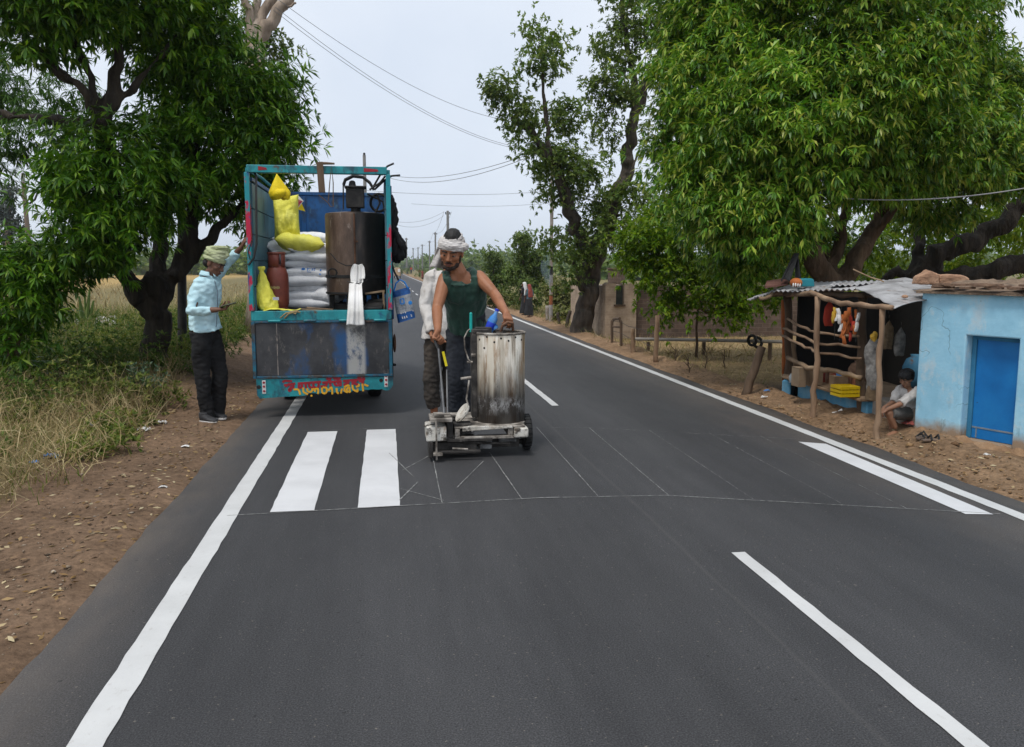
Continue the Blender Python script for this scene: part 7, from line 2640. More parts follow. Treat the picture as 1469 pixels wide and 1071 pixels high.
# shelf plank on a plinth
sA, sB = at(1122, 541, pL.y - .02), at(1237, 575, 7.42)
zsh = (sA.z + sB.z) / 2
for v in (sA, sB):
    v.z = zsh
q = MB()
dS = (sB - sA).normalized()
nS = Vector((-dS.y, dS.x, 0))
if nS.x < 0:
    nS = -nS
q.prism([sA, sB, sB + nS * .8, sA + nS * .9], (0, 0, .035))
q.prism([sA - nS * .05 + dS * .1, sB - nS * .03, sB - nS * .002, sA - nS * .002 + dS * .1], (0, 0, .028))
q.build('shelf', WOOD, st, smooth=False, bevel=.006)
q = MB()
q.prism([sA + nS * .06 + dS * .30 - Vector((0, 0, zsh + .1)), sB + nS * .06 - dS * .02 - Vector((0, 0, zsh + .1)), sB + nS * .8 - Vector((0, 0, zsh + .1)), sA + nS * .8 + dS * .25 - Vector((0, 0, zsh + .1))], (0, 0, zsh + .098))
q.build('plinth', BLUEP, st, smooth=False, bevel=.01)
q = MB()
q.prism([gnd(1121, 568) - Vector((0, 0, .1)), gnd(1134, 568) - Vector((0, 0, .1)), gnd(1134, 568) + Vector((.3, .4, -.1)), gnd(1121, 568) + Vector((.3, .4, -.1))], (0, 0, zsh + .09))
q.build('end_block', BLUEP, st, smooth=False, bevel=.012)
# added back and side boards, near black to paint the stall's inner shade
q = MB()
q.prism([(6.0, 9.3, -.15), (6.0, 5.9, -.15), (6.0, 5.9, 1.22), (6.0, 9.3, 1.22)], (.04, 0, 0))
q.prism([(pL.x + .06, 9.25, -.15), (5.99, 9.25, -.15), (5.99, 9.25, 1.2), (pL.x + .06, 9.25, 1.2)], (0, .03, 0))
q.build('shade_boards', SHADE_IN, st, smooth=False)
# ledge the boy sits on
q = MB()
zl = .235
lA = Vector((p3.x + .02, p3.y - .12, 0))
q.prism([(lA.x, lA.y, -.1), (C0.x - .01 + .12, C0.y + .04, -.1), (C0.x + 1.2, C0.y + .04, -.1), (lA.x + 1.1, lA.y, -.1)], (0, 0, zl + .1))
q.build('ledge', CONC, st, smooth=False, bevel=.015)


def sheet(name, cs, nu, nv, amp, waves, mt=TIN, bendf=None, thick=.006, par=None):
    cs = [Vector(c) for c in cs]
    nrm = (cs[1] - cs[0]).cross(cs[3] - cs[0]).normalized()
    if nrm.z < 0:
        nrm = -nrm
    def fn(u, v):
        p = cs[0].lerp(cs[1], u).lerp(cs[3].lerp(cs[2], u), v)
        h = amp * math.sin(2 * math.pi * waves * u) + .012 * mnoise.noise(Vector((u * 5, v * 4, waves)))
        if bendf:
            h += bendf(u, v)
        return p + nrm * h
    q = MB()
    q.grid(fn, nu, nv)
    return q.build(name, mt, par or st, smooth='all', solid=thick)


sheet('roof_sheet', [at(1106, 418, 8.9), at(1234, 415, 7.3), at(1300, 403, 8.2), at(1145, 405, 10.0)], 120, 8, .010, 17)
sheet('roof_sheet', [at(1072, 430, 8.75), at(1112, 418, 8.92), at(1150, 406, 9.9), at(1120, 414, 9.8)], 50, 6, .010, 9)
sheet('roof_sheet', [at(1226, 413.5, 7.42), at(1283, 443, 6.40), at(1378, 408.5, 6.75), at(1292, 402, 8.1)], 40, 30, .003, 5, bendf=lambda u, v: .02 * math.sin(3 * u + 2 * v) + .012 * math.sin(9 * v * u))
sheet('roof_sheet', [at(1190, 410, 7.9), at(1300, 404, 7.6), at(1312, 401, 8.0), at(1195, 405, 8.4)], 80, 6, .010, 13)
q = MB()
q.prism([at(1097, 413, 8.8), at(1131, 409, 8.8), at(1131, 400, 9.0), at(1100, 405, 9.0)], (0, .0, .02))
tag(q.build('reddish_board', M('red_board', [(.14, .06, .045), (.22, .11, .085)], 6, .9, .3), None, at(1115, 410, 8.8), smooth=False), 'reddish board lying flat at the left end of the tin roof', 'board')
# things on the roof
zr = at(1160, 411, 8.4).z
tb = thing('teal_box', 'teal plastic box on the left part of the tin roof', 'box', at(1159, 410, 8.5))
q = MB()
q.prism([at(1150, 411, 8.5), at(1169, 411, 8.5), at(1168, 401, 8.5), at(1164, 399, 8.5), at(1149, 400, 8.5)], (.05, .25, 0))
q.build('body', M('teal_plastic', [(.01, .16, .2), (.02, .25, .3)], 4, .5, .1), tb, bevel=.01)
q = MB()
c_ = at(1142, 405, 8.45)
q.ell(c_, (.065, 0, 0), (0, .07, 0), (0, 0, .05))
o_ = q.build('orange_bundle', ORANGE, None, c_)
tag(o_, 'round orange and white bundle beside the teal box on the roof', 'bundle')
q = MB()
for k in range(4):
    q.ell(at(1138 + 3.2 * k, 408.5, 8.39), (.008, 0, 0), (0, .012, 0), (0, 0, .022))
q.build('white_folds', WHITE_P, o_)
NETM = M('black_net', [(.012, .012, .013), (.03, .03, .032)], 30, .95, .5, 60)
q = MB()
t0, t1 = at(1143, 363, 8.9), at(1128, 404, 8.75)
q.grid(lambda u, v: t0.lerp(t1, v) + Vector(((u - .5) * (.02 + .13 * v * (1 - .3 * v)), .05 * math.sin(u * 8), .03 * math.sin(u * 5) * v)), 16, 16)
q.grid(lambda u, v: t0.lerp(at(1146, 400, 8.8), v) + Vector(((u - .5) * (.02 + .05 * v), .03 * math.sin(u * 9), 0)), 10, 12)
tag(q.build('black_net', NETM, None, t0, smooth='all', solid=.006), 'black net hung from the mango branches onto the roof', 'net')
for i, (pl, lb) in enumerate([([(1314, 407), (1317, 396), (1335, 387), (1347, 393), (1348, 408)], 'pointed clay block weighing down the tin roof'), ([(1349, 408), (1348, 394), (1362, 393), (1386, 395), (1391, 399), (1390, 408)], 'long flat clay block right of the pointed one')]):
    q = MB()
    q.prism([at(a, b_, 6.9) for a, b_ in pl], (.06, .16, .0))
    o_ = q.build('clay_block', BRICKR, None, at(pl[0][0], pl[0][1], 6.9), bevel=.012)
    tag(o_, lb, 'block')
    q2 = o_.modifiers.new('sub', 'SUBSURF')
    q2.subdivision_type = 'SIMPLE'
    q2.levels = q2.render_levels = 3
    dt = bpy.data.textures.get('lump') or bpy.data.textures.new('lump', 'CLOUDS')
    dt.noise_scale = .07
    q3 = o_.modifiers.new('disp', 'DISPLACE')
    q3.texture = dt
    q3.strength = .03
q = MB()
q.tube(wob([at(1224, 386, 7.9), at(1250, 397, 7.7), at(1268, 404, 7.6)], .006, 3, 3), [.007] * 7, 6)
tag(q.build('stick', WOOD, None, at(1250, 397, 7.7)), 'thin bent stick lying over the tin roof', 'stick')
for i, (px, py, Y, r_) in enumerate([(1298, 427, 6.6, .03), (1252, 419, 7.2, .015)]):
    q = MB()
    q.ell(at(px, py, Y) + Vector((0, 0, .012)), (r_, 0, 0), (0, r_ * .8, 0), (0, 0, r_ * .5), 9, 6)
    tag(q.build('roof_stone', BRICKR, None, at(px, py, Y), smooth=False), ('brown stone near the low corner of the tin roof', 'small brown stone higher up on the tin roof')[i], 'stone')
# goods on the shelf
zz = zsh + .036
ys_ = lambda px, py, Y: Vector((at(px, py, Y).x, Y, zz))
cr = ys_(1212, 566, 7.56)
ct = thing('yellow_crate', 'yellow plastic crate on the stall shelf', 'crate', cr)
wx_, hx_ = .205, .112
for (cx_, cy_, sx__, sy__) in ((0, -.09, wx_, .008), (0, .09, wx_, .008), (-wx_ / 2 + .004, 0, .008, .171), (wx_ / 2 - .004, 0, .008, .171)):
    q = MB()
    for k in range(3):
        z0_ = .004 + k * hx_ / 3
        q.box((cr.x + cx_, cr.y + cy_, cr.z + z0_ + hx_ / 8), (sx__, sy__, hx_ / 3 - .010))
    nn_ = 6
    for k in range(nn_):
        if sx__ > sy__:
            q.box((cr.x + cx_ - wx_ / 2 + .012 + (wx_ - .024) * k / (nn_ - 1), cr.y + cy_ + (-.0055 if cy_ < 0 else .0055), cr.z + hx_ / 2), (.008, .003, hx_ - .008))
    q.build('side', YCR, ct, smooth=False)
q = MB()
q.box((cr.x, cr.y, cr.z + .003), (wx_ - .02, .168, .004))
q.box((cr.x, cr.y, cr.z + hx_ - .02), (wx_ - .02, .168, .006))
q.build('base', YCR, ct, smooth=False)
for i, (px, py, w_, h_, Y, lb) in enumerate([(1151, 545, .085, .20, 8.2, 'tall cardboard box at the left end of the stall shelf'), (1171, 549, .15, .19, 8.3, 'wide dark cardboard box behind the middle post of the stall')]):
    v = ys_(px, py, Y)
    q = MB()
    q.box(v + Vector((0, .08, h_ / 2)), (w_, .16, h_))
    q.box(v + Vector((0, .08, h_ + .002)), (w_ + .006, .166, .003))
    tag(q.build('cardboard_box', CARD, None, v, bevel=.003), lb, 'box')
PK = [M('packet_red', [(.22, .03, .02), (.34, .07, .04)], 14, .4, .3, 40), M('packet_brown', [(.14, .06, .035), (.24, .12, .07)], 14, .4, .3, 40), M('packet_rust', [(.26, .09, .04), (.36, .15, .08)], 14, .4, .3, 40)]
for i in range(9):
    f_ = i / 8
    v = Vector((sA.lerp(sB, .40 + .36 * f_) + nS * .16))
    v.z = zz
    q = MB()
    q.loft([(v + Vector((0, 0, .001)), Vector((.026, 0, 0)), Vector((0, .02, 0))), (v + Vector((0, 0, .04)), Vector((.028, 0, 0)), Vector((0, .026, 0))), (v + Vector((0, 0, .11)), Vector((.027, 0, 0)), Vector((0, .022, 0))), (v + Vector((0, 0, .145)), Vector((.026, 0, 0)), Vector((0, .004, 0)))], 12, p=4)
    tag(q.build('snack_packet', PK[i % 3], None, v), 'reddish snack packet standing in the row on the stall shelf', 'packet', 'snack packets in the shelf row')
v = ys_(1206, 560, 7.9)
q = MB()
q.box(v + Vector((0, .05, .075)), (.16, .1, .15))
tag(q.build('wooden_box', WOOD, None, v, bevel=.004), 'slatted wooden box right behind the yellow crate', 'box')
q = MB()
q.lathe(v + Vector((.01, .05, .151)), [(.034, 0), (.036, .02), (.036, .03), (.0, .034)], 16)
tag(q.build('plastic_tub', BOT, None, v), 'small round blue tub on the wooden box in the stall', 'tub')
v = ys_(1136, 540, 8.55)
q = MB()
q.lathe(v, [(.03, 0), (.032, .01), (.032, .07), (.02, .085), (.02, .1), (0, .1)], 14)
tag(q.build('glass_jar', M('jar_glass', [(.1, .12, .13), (.3, .33, .35)], 8, .15, 0), None, v), 'glass jar at the left end of the stall shelf', 'jar')
# strings of packets under the roof
pcol = [ORANGE, WHITE_P, M('packet_yellow', [(.45, .26, .02), (.6, .36, .04)], 14, .4, .3, 40), REDC]
rr = random.Random(12)
for i, (px, py, n_, Y, lb) in enumerate([(1199, 443, 3, 7.55, 'leftmost string of packets, dull yellow, under the stall roof'), (1207, 444, 5, 7.5, 'string of white packets left of the orange bunch'), (1215, 443, 8, 7.45, 'fullest bunch of orange packets in the middle of the stall'),
                                         (1222, 443, 7, 7.5, 'string of orange and red packets right of the fullest bunch'), (1230, 446, 5, 7.45, 'white and orange packet string next to the thick dark post')]):
    t0 = at(px, py, Y)
    t = thing('packet_string', lb, 'packets', tuple(t0), 'packet strings under the stall roof')
    q = MB()
    q.tube([t0 + Vector((0, 0, .06)), t0 - Vector((0, 0, .3))], .003, 5)
    q.build('string', CABLE, t)
    for k in range(n_):
        c_ = t0 + Vector((rr.uniform(-.025, .025), rr.uniform(-.03, .03), -.03 - .037 * k * rr.uniform(.8, 1.1)))
        a = rr.uniform(-.6, .6)
        X_ = Vector((math.cos(a), math.sin(a), rr.uniform(-.2, .2))).normalized() * .020
        Zv = Vector((rr.uniform(-.3, .3), 0, 1)).normalized() * .046
        q = MB()
        Yv_ = Vector((-math.sin(a), math.cos(a), 0))
        q.loft([(c_ + Zv, X_ * .9, Yv_ * .002), (c_ + Zv * .6, X_, Yv_ * .010), (c_ + X_ * .15, X_ * .85, Yv_ * .013), (c_ - Zv * .6, X_ * 1.05, Yv_ * .009), (c_ - Zv, X_ * .8, Yv_ * .002)], 10, p=3)
        q.build('packet', pcol[(2, 1, 0, (0 if k % 2 else 3), (1 if k % 2 else 0))[i] if not isinstance(i, list) else 0], t)
# draped bundle standing on the ledge
c_ = Vector((at(1249, 580, 7.22).x, 7.22, zl))
t = thing('wrapped_bundle', 'tall bundle wrapped in grey cloth standing on the ledge', 'bundle', tuple(c_))
zt_ = at(1250, 486, 7.22).z
H_ = zt_ - zl
q = MB()
q.loft([(c_ + Vector((.01, 0, .002)), Vector((.062, 0, 0)), Vector((0, .06, 0))), (c_ + Vector((.01, 0, .18)), Vector((.058, 0, 0)), Vector((0, .055, 0)))], 16)
q.skin('burlap_foot', BURLAP, t, voxel=.008, smooth=2, disp=[(.014, 14, (1, 1, .4))])
q = MB()
q.loft([(c_ + Vector((.008, 0, .10)), Vector((.058, 0, 0)), Vector((0, .06, 0))), (c_ + Vector((.0, 0, H_ * .45)), Vector((.070, 0, 0)), Vector((0, .07, 0))), (c_ + Vector((.004, 0, H_ * .72)), Vector((.076, 0, 0)), Vector((0, .07, 0))), (c_ + Vector((-.005, 0, H_ * .86)), Vector((.066, 0, 0)), Vector((0, .06, 0))), (c_ + Vector((.005, 0, H_)), Vector((.025, 0, 0)), Vector((0, .03, 0)))], 18)
q.skin('grey_cloth', SACKC, t, voxel=.008, smooth=2, disp=[(.024, 9, (1, 1, .5)), (.010, 26, (1, 1, .6))])
q = MB()
q.ell(c_ + Vector((-.01, -.01, H_ + .02)), (.035, 0, 0), (0, .035, 0), (0, 0, .05))
q.skin('yellow_top', pcol[2], t, voxel=.006, smooth=1, disp=[(.014, 30, (1, 1, 1))])
# on the dirt in front
for i, (a, b_) in enumerate([((1316, 640), (1338, 629)), ((1322, 642), (1352, 641))]):
    v0, v1 = gnd(*a), gnd(*b_)
    zc = hgt(v0.x, v0.y) + .004
    t = thing('sandal', ('dark strapped sandal lying further from the road', 'dark strapped sandal lying nearer the road')[i], 'sandal', (v0.x, v0.y, zc))
    d_ = Vector((v1.x - v0.x, v1.y - v0.y, 0))
    L_ = min(d_.length, .2)
    d_.normalize()
    s_ = Vector((-d_.y, d_.x, 0))
    o0 = Vector((v0.x, v0.y, zc))
    pts = []
    for sg, ts in ((1, [0, .2, .5, .8, 1.0]), (-1, [.97, .8, .5, .2, 0])):
        for u in ts:
            pts.append(o0 + d_ * (u * L_) + s_ * (sg * np.interp(u, [0, .2, .5, .8, 1], [.016, .028, .03, .038, .012])))
    q = MB()
    q.prism(pts, (0, 0, .016))
    q.build('sole', M('sandal_sole', [(.05, .035, .028), (.2, .14, .1)], 12, .8, .2), t, bevel=.003)
    q = MB()
    for u in (.35, .7):
        q.tube([o0 + d_ * (u * L_) + s_ * .034 + Vector((0, 0, .01)), o0 + d_ * ((u + .06) * L_) + Vector((0, 0, .05)), o0 + d_ * (u * L_) - s_ * .034 + Vector((0, 0, .01))], .009, 7)
    q.build('strap', RUBBER, t)
v = gnd(1308, 621)
v.z = hgt(v.x, v.y)
q = MB()
q.grid(lambda u, w_: v + Vector(((u - .5) * .17, (w_ - .5) * .10, .016 + .022 * mnoise.noise(Vector((u * 4, w_ * 3, 3))) + .03 * math.sin(math.pi * u) * math.sin(math.pi * w_))), 18, 12)
tag(q.build('red_cloth', REDC if False else M('faded_red_cloth', [(.28, .06, .05), (.42, .13, .11)], 8, .9, .5, 20), None, v, smooth='all', solid=.006), 'crumpled faded red cloth on the dirt below the boy', 'cloth')
for i, (a, lb) in enumerate([((1203, 594), 'white slipper lying on the dirt before the stall'), ((1178, 580), 'pale yellow slipper lying close to the stall plinth')]):
    v = gnd(*a)
    v.z = hgt(v.x, v.y) + .006
    t = thing('slipper', lb, 'slipper', tuple(v))
    q = MB()
    L_ = .15 if i == 0 else .09
    q.prism([v + Vector((math.cos(a_) * L_ / 2, math.sin(a_) * .03 * (1 + .3 * math.cos(a_)), 0)) for a_ in np.linspace(0, 6.28, 17)[:-1]], (0, 0, .014))
    q.build('sole', WHITE_P if i == 0 else SOLE, t, bevel=.003)
    q = MB()
    q.tube([v + Vector((.02, -.034, .012)), v + Vector((.03, 0, .04)), v + Vector((.02, .034, .012))], .010, 7)
    q.build('strap', WHITE_P if i == 0 else SOLE, t)

# dim goods further inside the stall
rr = random.Random(21)
goods = [('sack_of_grain', 'plump dim sack at the back of the stall behind the wrapped bundle', 'sack', (5.5, 7.35, zl), .16, .36, SACKC), ('sack_of_grain', 'smaller dim sack beside the plump one inside the stall', 'sack', (5.35, 7.05, zl), .13, .28, BURLAP),
         ('tin_drum', 'dim blue tin drum at the back of the stall behind the crate', 'drum', (5.6, 8.1, zsh + .036), .13, .34, BLUEP), ('clay_pot', 'round dim clay pot on the far end of the stall shelf', 'pot', (5.25, 8.6, zsh + .036), .11, .22, BRICKR)]
for nm, lb, ct_, p_, r_, h_, mt in goods:
    q = MB()
    v = Vector(p_)
    q.lathe(v, [(r_ * .8, 0), (r_, h_ * .25), (r_ * .97, h_ * .6), (r_ * .7, h_ * .85), (r_ * .35, h_ * .93), (r_ * .42, h_), (0, h_ * .98)], 18)
    tag(q.build(nm, mt, None, v, smooth='all'), lb, ct_)
for i, (px, py, mt, lb) in enumerate([(1190, 440, REDC, 'dull red bag hanging deep in the stall behind the middle post'), (1275, 470, BURLAP, 'brown bag hanging at the dim back of the stall'), (1292, 480, SACKC, 'grey bag hanging at the dim back of the stall')]):
    p_ = at(px, py, 8.2 if i < 1 else 7.2)
    q = MB()
    q.tube([p_ + Vector((0, 0, .12)), p_ + Vector((0, 0, .05))], .004, 5)
    q.loft([(p_ + Vector((0, 0, .06)), Vector((.015, 0, 0)), Vector((0, .015, 0))), (p_, Vector((.05, 0, 0)), Vector((0, .03, 0))), (p_ - Vector((.01, 0, .12)), Vector((.06, 0, 0)), Vector((0, .035, 0))), (p_ - Vector((0, 0, .2)), Vector((.045, 0, 0)), Vector((0, .02, 0)))], 12)
    tag(q.skin('hanging_bag', mt, None, p_, voxel=.008, smooth=2, disp=[(.012, 18, (1, 1, .5))]), lb, 'bag')
# ============================================================ fence, ruin, poles, wires and small things
t = thing('gate_frame', 'rusty square metal frame standing at the start of the fence posts', 'frame', tuple(gnd(884, 495)))
a, b_ = gnd(878, 493), gnd(891, 498)
q = MB()
ya, yb_ = a.y, b_.y
q.tube([a, at(878, 460, ya)], .028, 8)
q.build('leg', WOOD_D, t)
q = MB()
q.tube([b_, at(891, 461, yb_)], .028, 8)
q.build('leg', WOOD_D, t)
q = MB()
q.tube([at(878, 461, ya), at(881, 457, ya), at(889, 457, yb_), at(891, 462, yb_)], .03, 8)
q.tube([at(879, 468, ya), at(891, 469, yb_)], .02, 8)
q.build('crossbar', WOOD_D, t)
for i, (px, py, tx_, ty, r_, lb) in enumerate([(908, 506, 908, 471, .045, 'short fence post right of the metal frame'), (941, 519, 943, 452, .04, 'tall fence post under the yellow green tree'), (1068, 566, 1093, 497, .055, 'thick fence post leaning right beside the dark soil'), (812, 468, 818, 445, .05, 'grey stub of a post left of the forked tree'), (803, 466, 800, 448, .045, 'shorter grey stub of a post left of the forked tree'), (786, 461, 785, 438, .06, 'squat concrete stub beside the painted pole')]):
    g_ = gnd(px, py)
    g_.z = hgt(g_.x, g_.y) - .05
    q = MB()
    e_ = at(tx_, ty, g_.y)
    pp = wob([g_, g_.lerp(e_, .5), e_], .008, i, 3)
    q.tube(pp, [r_ * (1 - .15 * k / len(pp)) for k in range(len(pp))], 9)
    tag(q.build('fence_post', POLE if i in (0, 1) else (CONC if i == 5 else WOOD_D if i == 2 else BARK_G), None, g_, smooth='all'), lb, 'post', 'posts along the right verge')
q = MB()
for hh in (.25, .45):
    pts = []
    for px, py in ((878, 493), (908, 506), (941, 519)):
        g_ = gnd(px, py)
        pts.append(Vector((g_.x, g_.y, hh)))
    q.tube(wob(pts, .02, 5, 5), .004, 4)
tag(q.build('fence_wire', STEEL_D, None, pts[0]), 'slack fence wire strung between the short fence posts', 'wire')

# ruined mud brick building
def brickmat(name, c1, c2, mo, sc):
    m, n, b, o = _nt(name)
    tcn = n.nodes.new('ShaderNodeTexCoord')
    sp = n.nodes.new('ShaderNodeSeparateXYZ')
    n.links.new(tcn.outputs['Object'], sp.inputs[0])
    cb = n.nodes.new('ShaderNodeCombineXYZ')
    n.links.new(math_(n, 'ADD', sp.outputs[0], sp.outputs[1]), cb.inputs[0])
    n.links.new(sp.outputs[2], cb.inputs[1])
    br = n.nodes.new('ShaderNodeTexBrick')
    br.inputs['Scale'].default_value = sc
    br.inputs['Color1'].default_value = c4(c1)
    br.inputs['Color2'].default_value = c4(c2)
    br.inputs['Mortar'].default_value = c4(mo)
    br.inputs['Mortar Size'].default_value = .018
    n.links.new(cb.outputs[0], br.inputs[0])
    c = mix(n, 1, br.outputs[0], ramp(n, tex(n, 3, 6), [(.65, .62, .6), (1.25, 1.25, 1.25)], [.3, .7]), 'MULTIPLY')
    n.links.new(c, b.inputs['Base Color'])
    b.inputs['Roughness'].default_value = .95
    bump(n, b, br.outputs[1], .5, .02)
    return m


RUIN = brickmat('mud_brick', (.46, .35, .25), (.37, .275, .195), (.43, .34, .25), 4.5)
RUIN_D = brickmat('dark_shaded_brick', (.12, .08, .06), (.085, .06, .045), (.15, .11, .085), 2.6)  # long wall's shade put into the brick colour; tower brick is dark
Yr = 18.2
r0 = thing('ruined_building', 'roofless ruin of pale mud brick with a window gap, behind the fence posts', 'ruin', tuple(Vector((at(890, 480, Yr).x, Yr, -.1))))
xz = lambda px, py, Y=Yr: at(px, py, Y)
q = MB()
base = -.2
def V_(px, py):
    return xz(px, py)
# end facade with window slot, outline traced round the opening from the right
q.prism([(xz(869, 400).x, Yr, base), V_(869, 408), V_(873, 405), V_(884, 407), (xz(884, 400).x, Yr, V_(884, 438).z), (xz(896, 400).x, Yr, V_(896, 438).z), V_(896, 407), V_(903, 406), V_(913, 409), (xz(914, 400).x, Yr, base)], (0, .30, 0))
q.build('end_wall', RUIN, r0, smooth=False)
q = MB()
x0_, x1_ = xz(915, 400).x, xz(1150, 400, Yr + .3).x
top = [(x0_ + .02, V_(915, 409).z)]
rr = random.Random(8)
for k in range(1, 15):
    top.append((x0_ + (x1_ - x0_) * k / 15, V_(930, 410).z + rr.uniform(-.07, .07)))
q.prism([(x0_, Yr + .12, base)] + [(x, Yr + .12, z) for x, z in top] + [(x1_, Yr + .12, V_(1100, 411).z), (x1_, Yr + .12, base)], (0, .28, 0))
q.build('long_wall', RUIN_D, r0, smooth=False)
q = MB()
q.box2((x0_ + .06, Yr + .5, base), (x0_ + .34, Yr + 3.5, V_(920, 412).z))
q.box2((xz(869, 400).x, Yr + .31, base), (xz(869, 400).x + .28, Yr + 3.5, V_(869, 410).z))
q.build('side_wall', RUIN, r0, smooth=False)
q = MB()
q.box2((xz(881, 400).x, Yr - .06, V_(884, 439).z), (xz(897, 400).x, Yr - .002, V_(884, 436.5).z))
q.build('sill', WOOD_D, r0)
q = MB()
q.box2((xz(884.5, 400).x, Yr + .12, V_(884, 437).z), (xz(895.5, 400).x, Yr + .16, V_(884, 409).z))
q.build('window_screen', M('window_dark', [(.03, .035, .03), (.07, .075, .065)], 6, .8, 0), r0)
q = MB()
c_ = at(884, 405, 25)
q.lathe((c_.x, c_.y, 0), [(.26, -.2), (.26, at(884, 384, 25).z - .05), (.29, at(884, 384, 25).z - .04), (.29, at(884, 384, 25).z), (0, at(884, 384, 25).z)], 20)
tag(q.build('brick_tower', RUIN_D, None, (c_.x, c_.y, 0)), 'dark round brick tower peeking over the ruin', 'tower')
# pipe rail with black rings
q = MB()
q.tube([at(912, 486, 15.6), at(1000, 487.5, 14.6), at(1080, 489, 13.8), at(1125, 490, 13.4)], .03, 8)
pp_ = q.build('pipe', M('grey_pipe', [(.22, .20, .18), (.34, .31, .28)], 5, .7, .2), None, at(1000, 487, 14.6))
tag(pp_, 'long grey pipe lying across the dry field on stubs', 'pipe')
for i, (px, lb) in enumerate([(1079, 'black rubber ring hung on the grey pipe, left one'), (1087, 'black rubber ring hung on the grey pipe, right one')]):
    q = MB()
    q.torus(at(px, 488 + 3 * i, 13.75), (1, .5, 0), .085, .026, 20, 8)
    tag(q.build('rubber_ring', RUBBER, None, at(px, 488, 13.75)), lb, 'ring')
for i, px in enumerate((930, 1010, 1105)):
    a = at(px, 488, 15.6 - (px - 912) * .0103)
    q = MB()
    q.tube([(a.x, a.y, hgt(a.x, a.y) - .05), (a.x, a.y, a.z - .03)], .035, 7)
    q.build('stub', WOOD_D, pp_)
# rubbish heap and brush pile behind the field
rng = np.random.default_rng(31)
N = 170
P = np.column_stack([rng.uniform(at(915, 490, 14).x, at(1115, 490, 14).x, N), rng.normal(14.6, .35, N), np.full(N, -.12)])
V, F = ribbons(rng, P, rng.uniform(.15, .45, N), 1.0, .7, rng.uniform(.006, .014, N), 5)
tag(npmesh('brush_pile', V, F, STRAW), 'low pile of dry branches along the grey pipe', 'brush', kind='stuff')
N = 260
px_ = rng.uniform(60, 165, N)
c_ = np.array([tuple(gnd(a, rng.uniform(463, 476))) for a in px_])
sz = rng.uniform(.05, .22, N)
vv = oct_[None] * sz[:, None, None] * rng.uniform(.5, 1.2, (N, 6, 3))
V = (vv + c_[:, None] + np.array([0, 0, .1])).reshape(-1, 3)
F = (np.arange(N)[:, None, None] * 6 + fo[None]).reshape(-1, 3)
RUB = leafmat('rubble_piece', [(.2, .19, .18), (.4, .39, .38), (.6, .59, .58), (.35, .25, .2)], .9, 0, .1)
tag(npmesh('rubble', V, F, RUB), 'heap of pale rubble at the edge of the straw field', 'rubble', kind='stuff')

# painted roadside pole with a net bag
PB = M('painted_pole', [(.22, .21, .2), (.34, .33, .31)], 8, .8, .2)
g_ = gnd(790, 462)
t = thing('painted_pole', 'thin roadside pole with white and orange bands and wires on top', 'pole', tuple(g_))
yp_ = g_.y
marks = [(462, 452, CONC), (452, 437, PB), (437, 424, M('faded_orange', [(.22, .07, .025), (.3, .10, .04)], 9, .8, .2)), (422, 405, CONC), (405, 394, PB), (394, 382, STEEL_D), (382, 212, CONC)]
for i, (y0, y1, mt) in enumerate(marks):
    q = MB()
    q.tube([at(790 + (462 - y0) * .01, y0, yp_), at(790 + (462 - y1) * .01, y1, yp_)], .05 - .0007 * i, 10)
    q.build('pole_band' if i < 6 else 'shaft', mt, t)
q = MB()
c_ = at(792, 222, yp_)
q.bar(c_ + Vector((-.35, 0, 0)), c_ + Vector((.35, 0, 0)), .06, .06)
for dx in (-.3, 0, .3):
    q.lathe(c_ + Vector((dx, 0, .031)), [(.03, 0), (.045, .03), (.045, .08), (.02, .1), (0, .1)], 10)
q.build('crossarm', STEEL_D, t)
NB = bpy.data.materials.new('blue_net_film')
NB.use_nodes = True
bsdf = NB.node_tree.nodes['Principled BSDF']
bsdf.inputs['Base Color'].default_value = (.30, .42, .48, 1)
bsdf.inputs['Alpha'].default_value = .28
bsdf.inputs['Roughness'].default_value = .6
q = MB()
q.grid(lambda u, v: at(789, 352, yp_ - .08).lerp(at(789, 410, yp_ - .08), v) + Vector((-u * .26 * math.sin(math.pi * min(1, v * .95)) , .03 * math.sin(9 * u + 6 * v), 0)), 10, 18)
tag(q.build('plastic_net', NB, None, at(785, 380, yp_), smooth='all', fixn=False), 'pale blue plastic net caught on the painted pole', 'net')

# power poles receding along the right verge
PC = M('concrete_pole', [(.16, .155, .15), (.24, .235, .225)], 5, .9, .2)
far_p = [(643, 304, 386), (625, 334, 386), (616.5, 346, 385), (606, 351, 385), (600, 355, 384), (593, 356, 384), (583.5, 342, 385)]
pos = []
rank = ['tallest of the far power poles, above the worker', 'second tallest far power pole left of the worker', 'third far power pole from the worker', 'fourth far power pole from the worker', 'fifth far power pole from the worker', 'sixth far power pole from the worker', 'far power pole nearest to the truck tassels']
for i, (px, ty, by) in enumerate(far_p):
    h = 7.5
    Y = (h - EYE) * FPX / (382 - ty)
    p = at(px, 382, Y)
    pos.append(Vector((p.x, Y, h)))
    t = thing('power_pole', rank[i], 'power pole', (p.x, Y, -.1), 'power poles along the verge')
    q = MB()
    q.tube([(p.x, Y, -.1), (p.x, Y, h)], [.20, .13], 8)
    q.build('pole', PC, t)
    q = MB()
    q.bar((p.x - .28, Y, h - .35), (p.x + .28, Y, h - .35), .07, .07)
    for dx in (-.22, .22):
        q.lathe((p.x + dx, Y, h - .3), [(.05, 0), (.07, .06), (.05, .16), (0, .18)], 8)
    q.build('crossarm', STEEL_D, t)
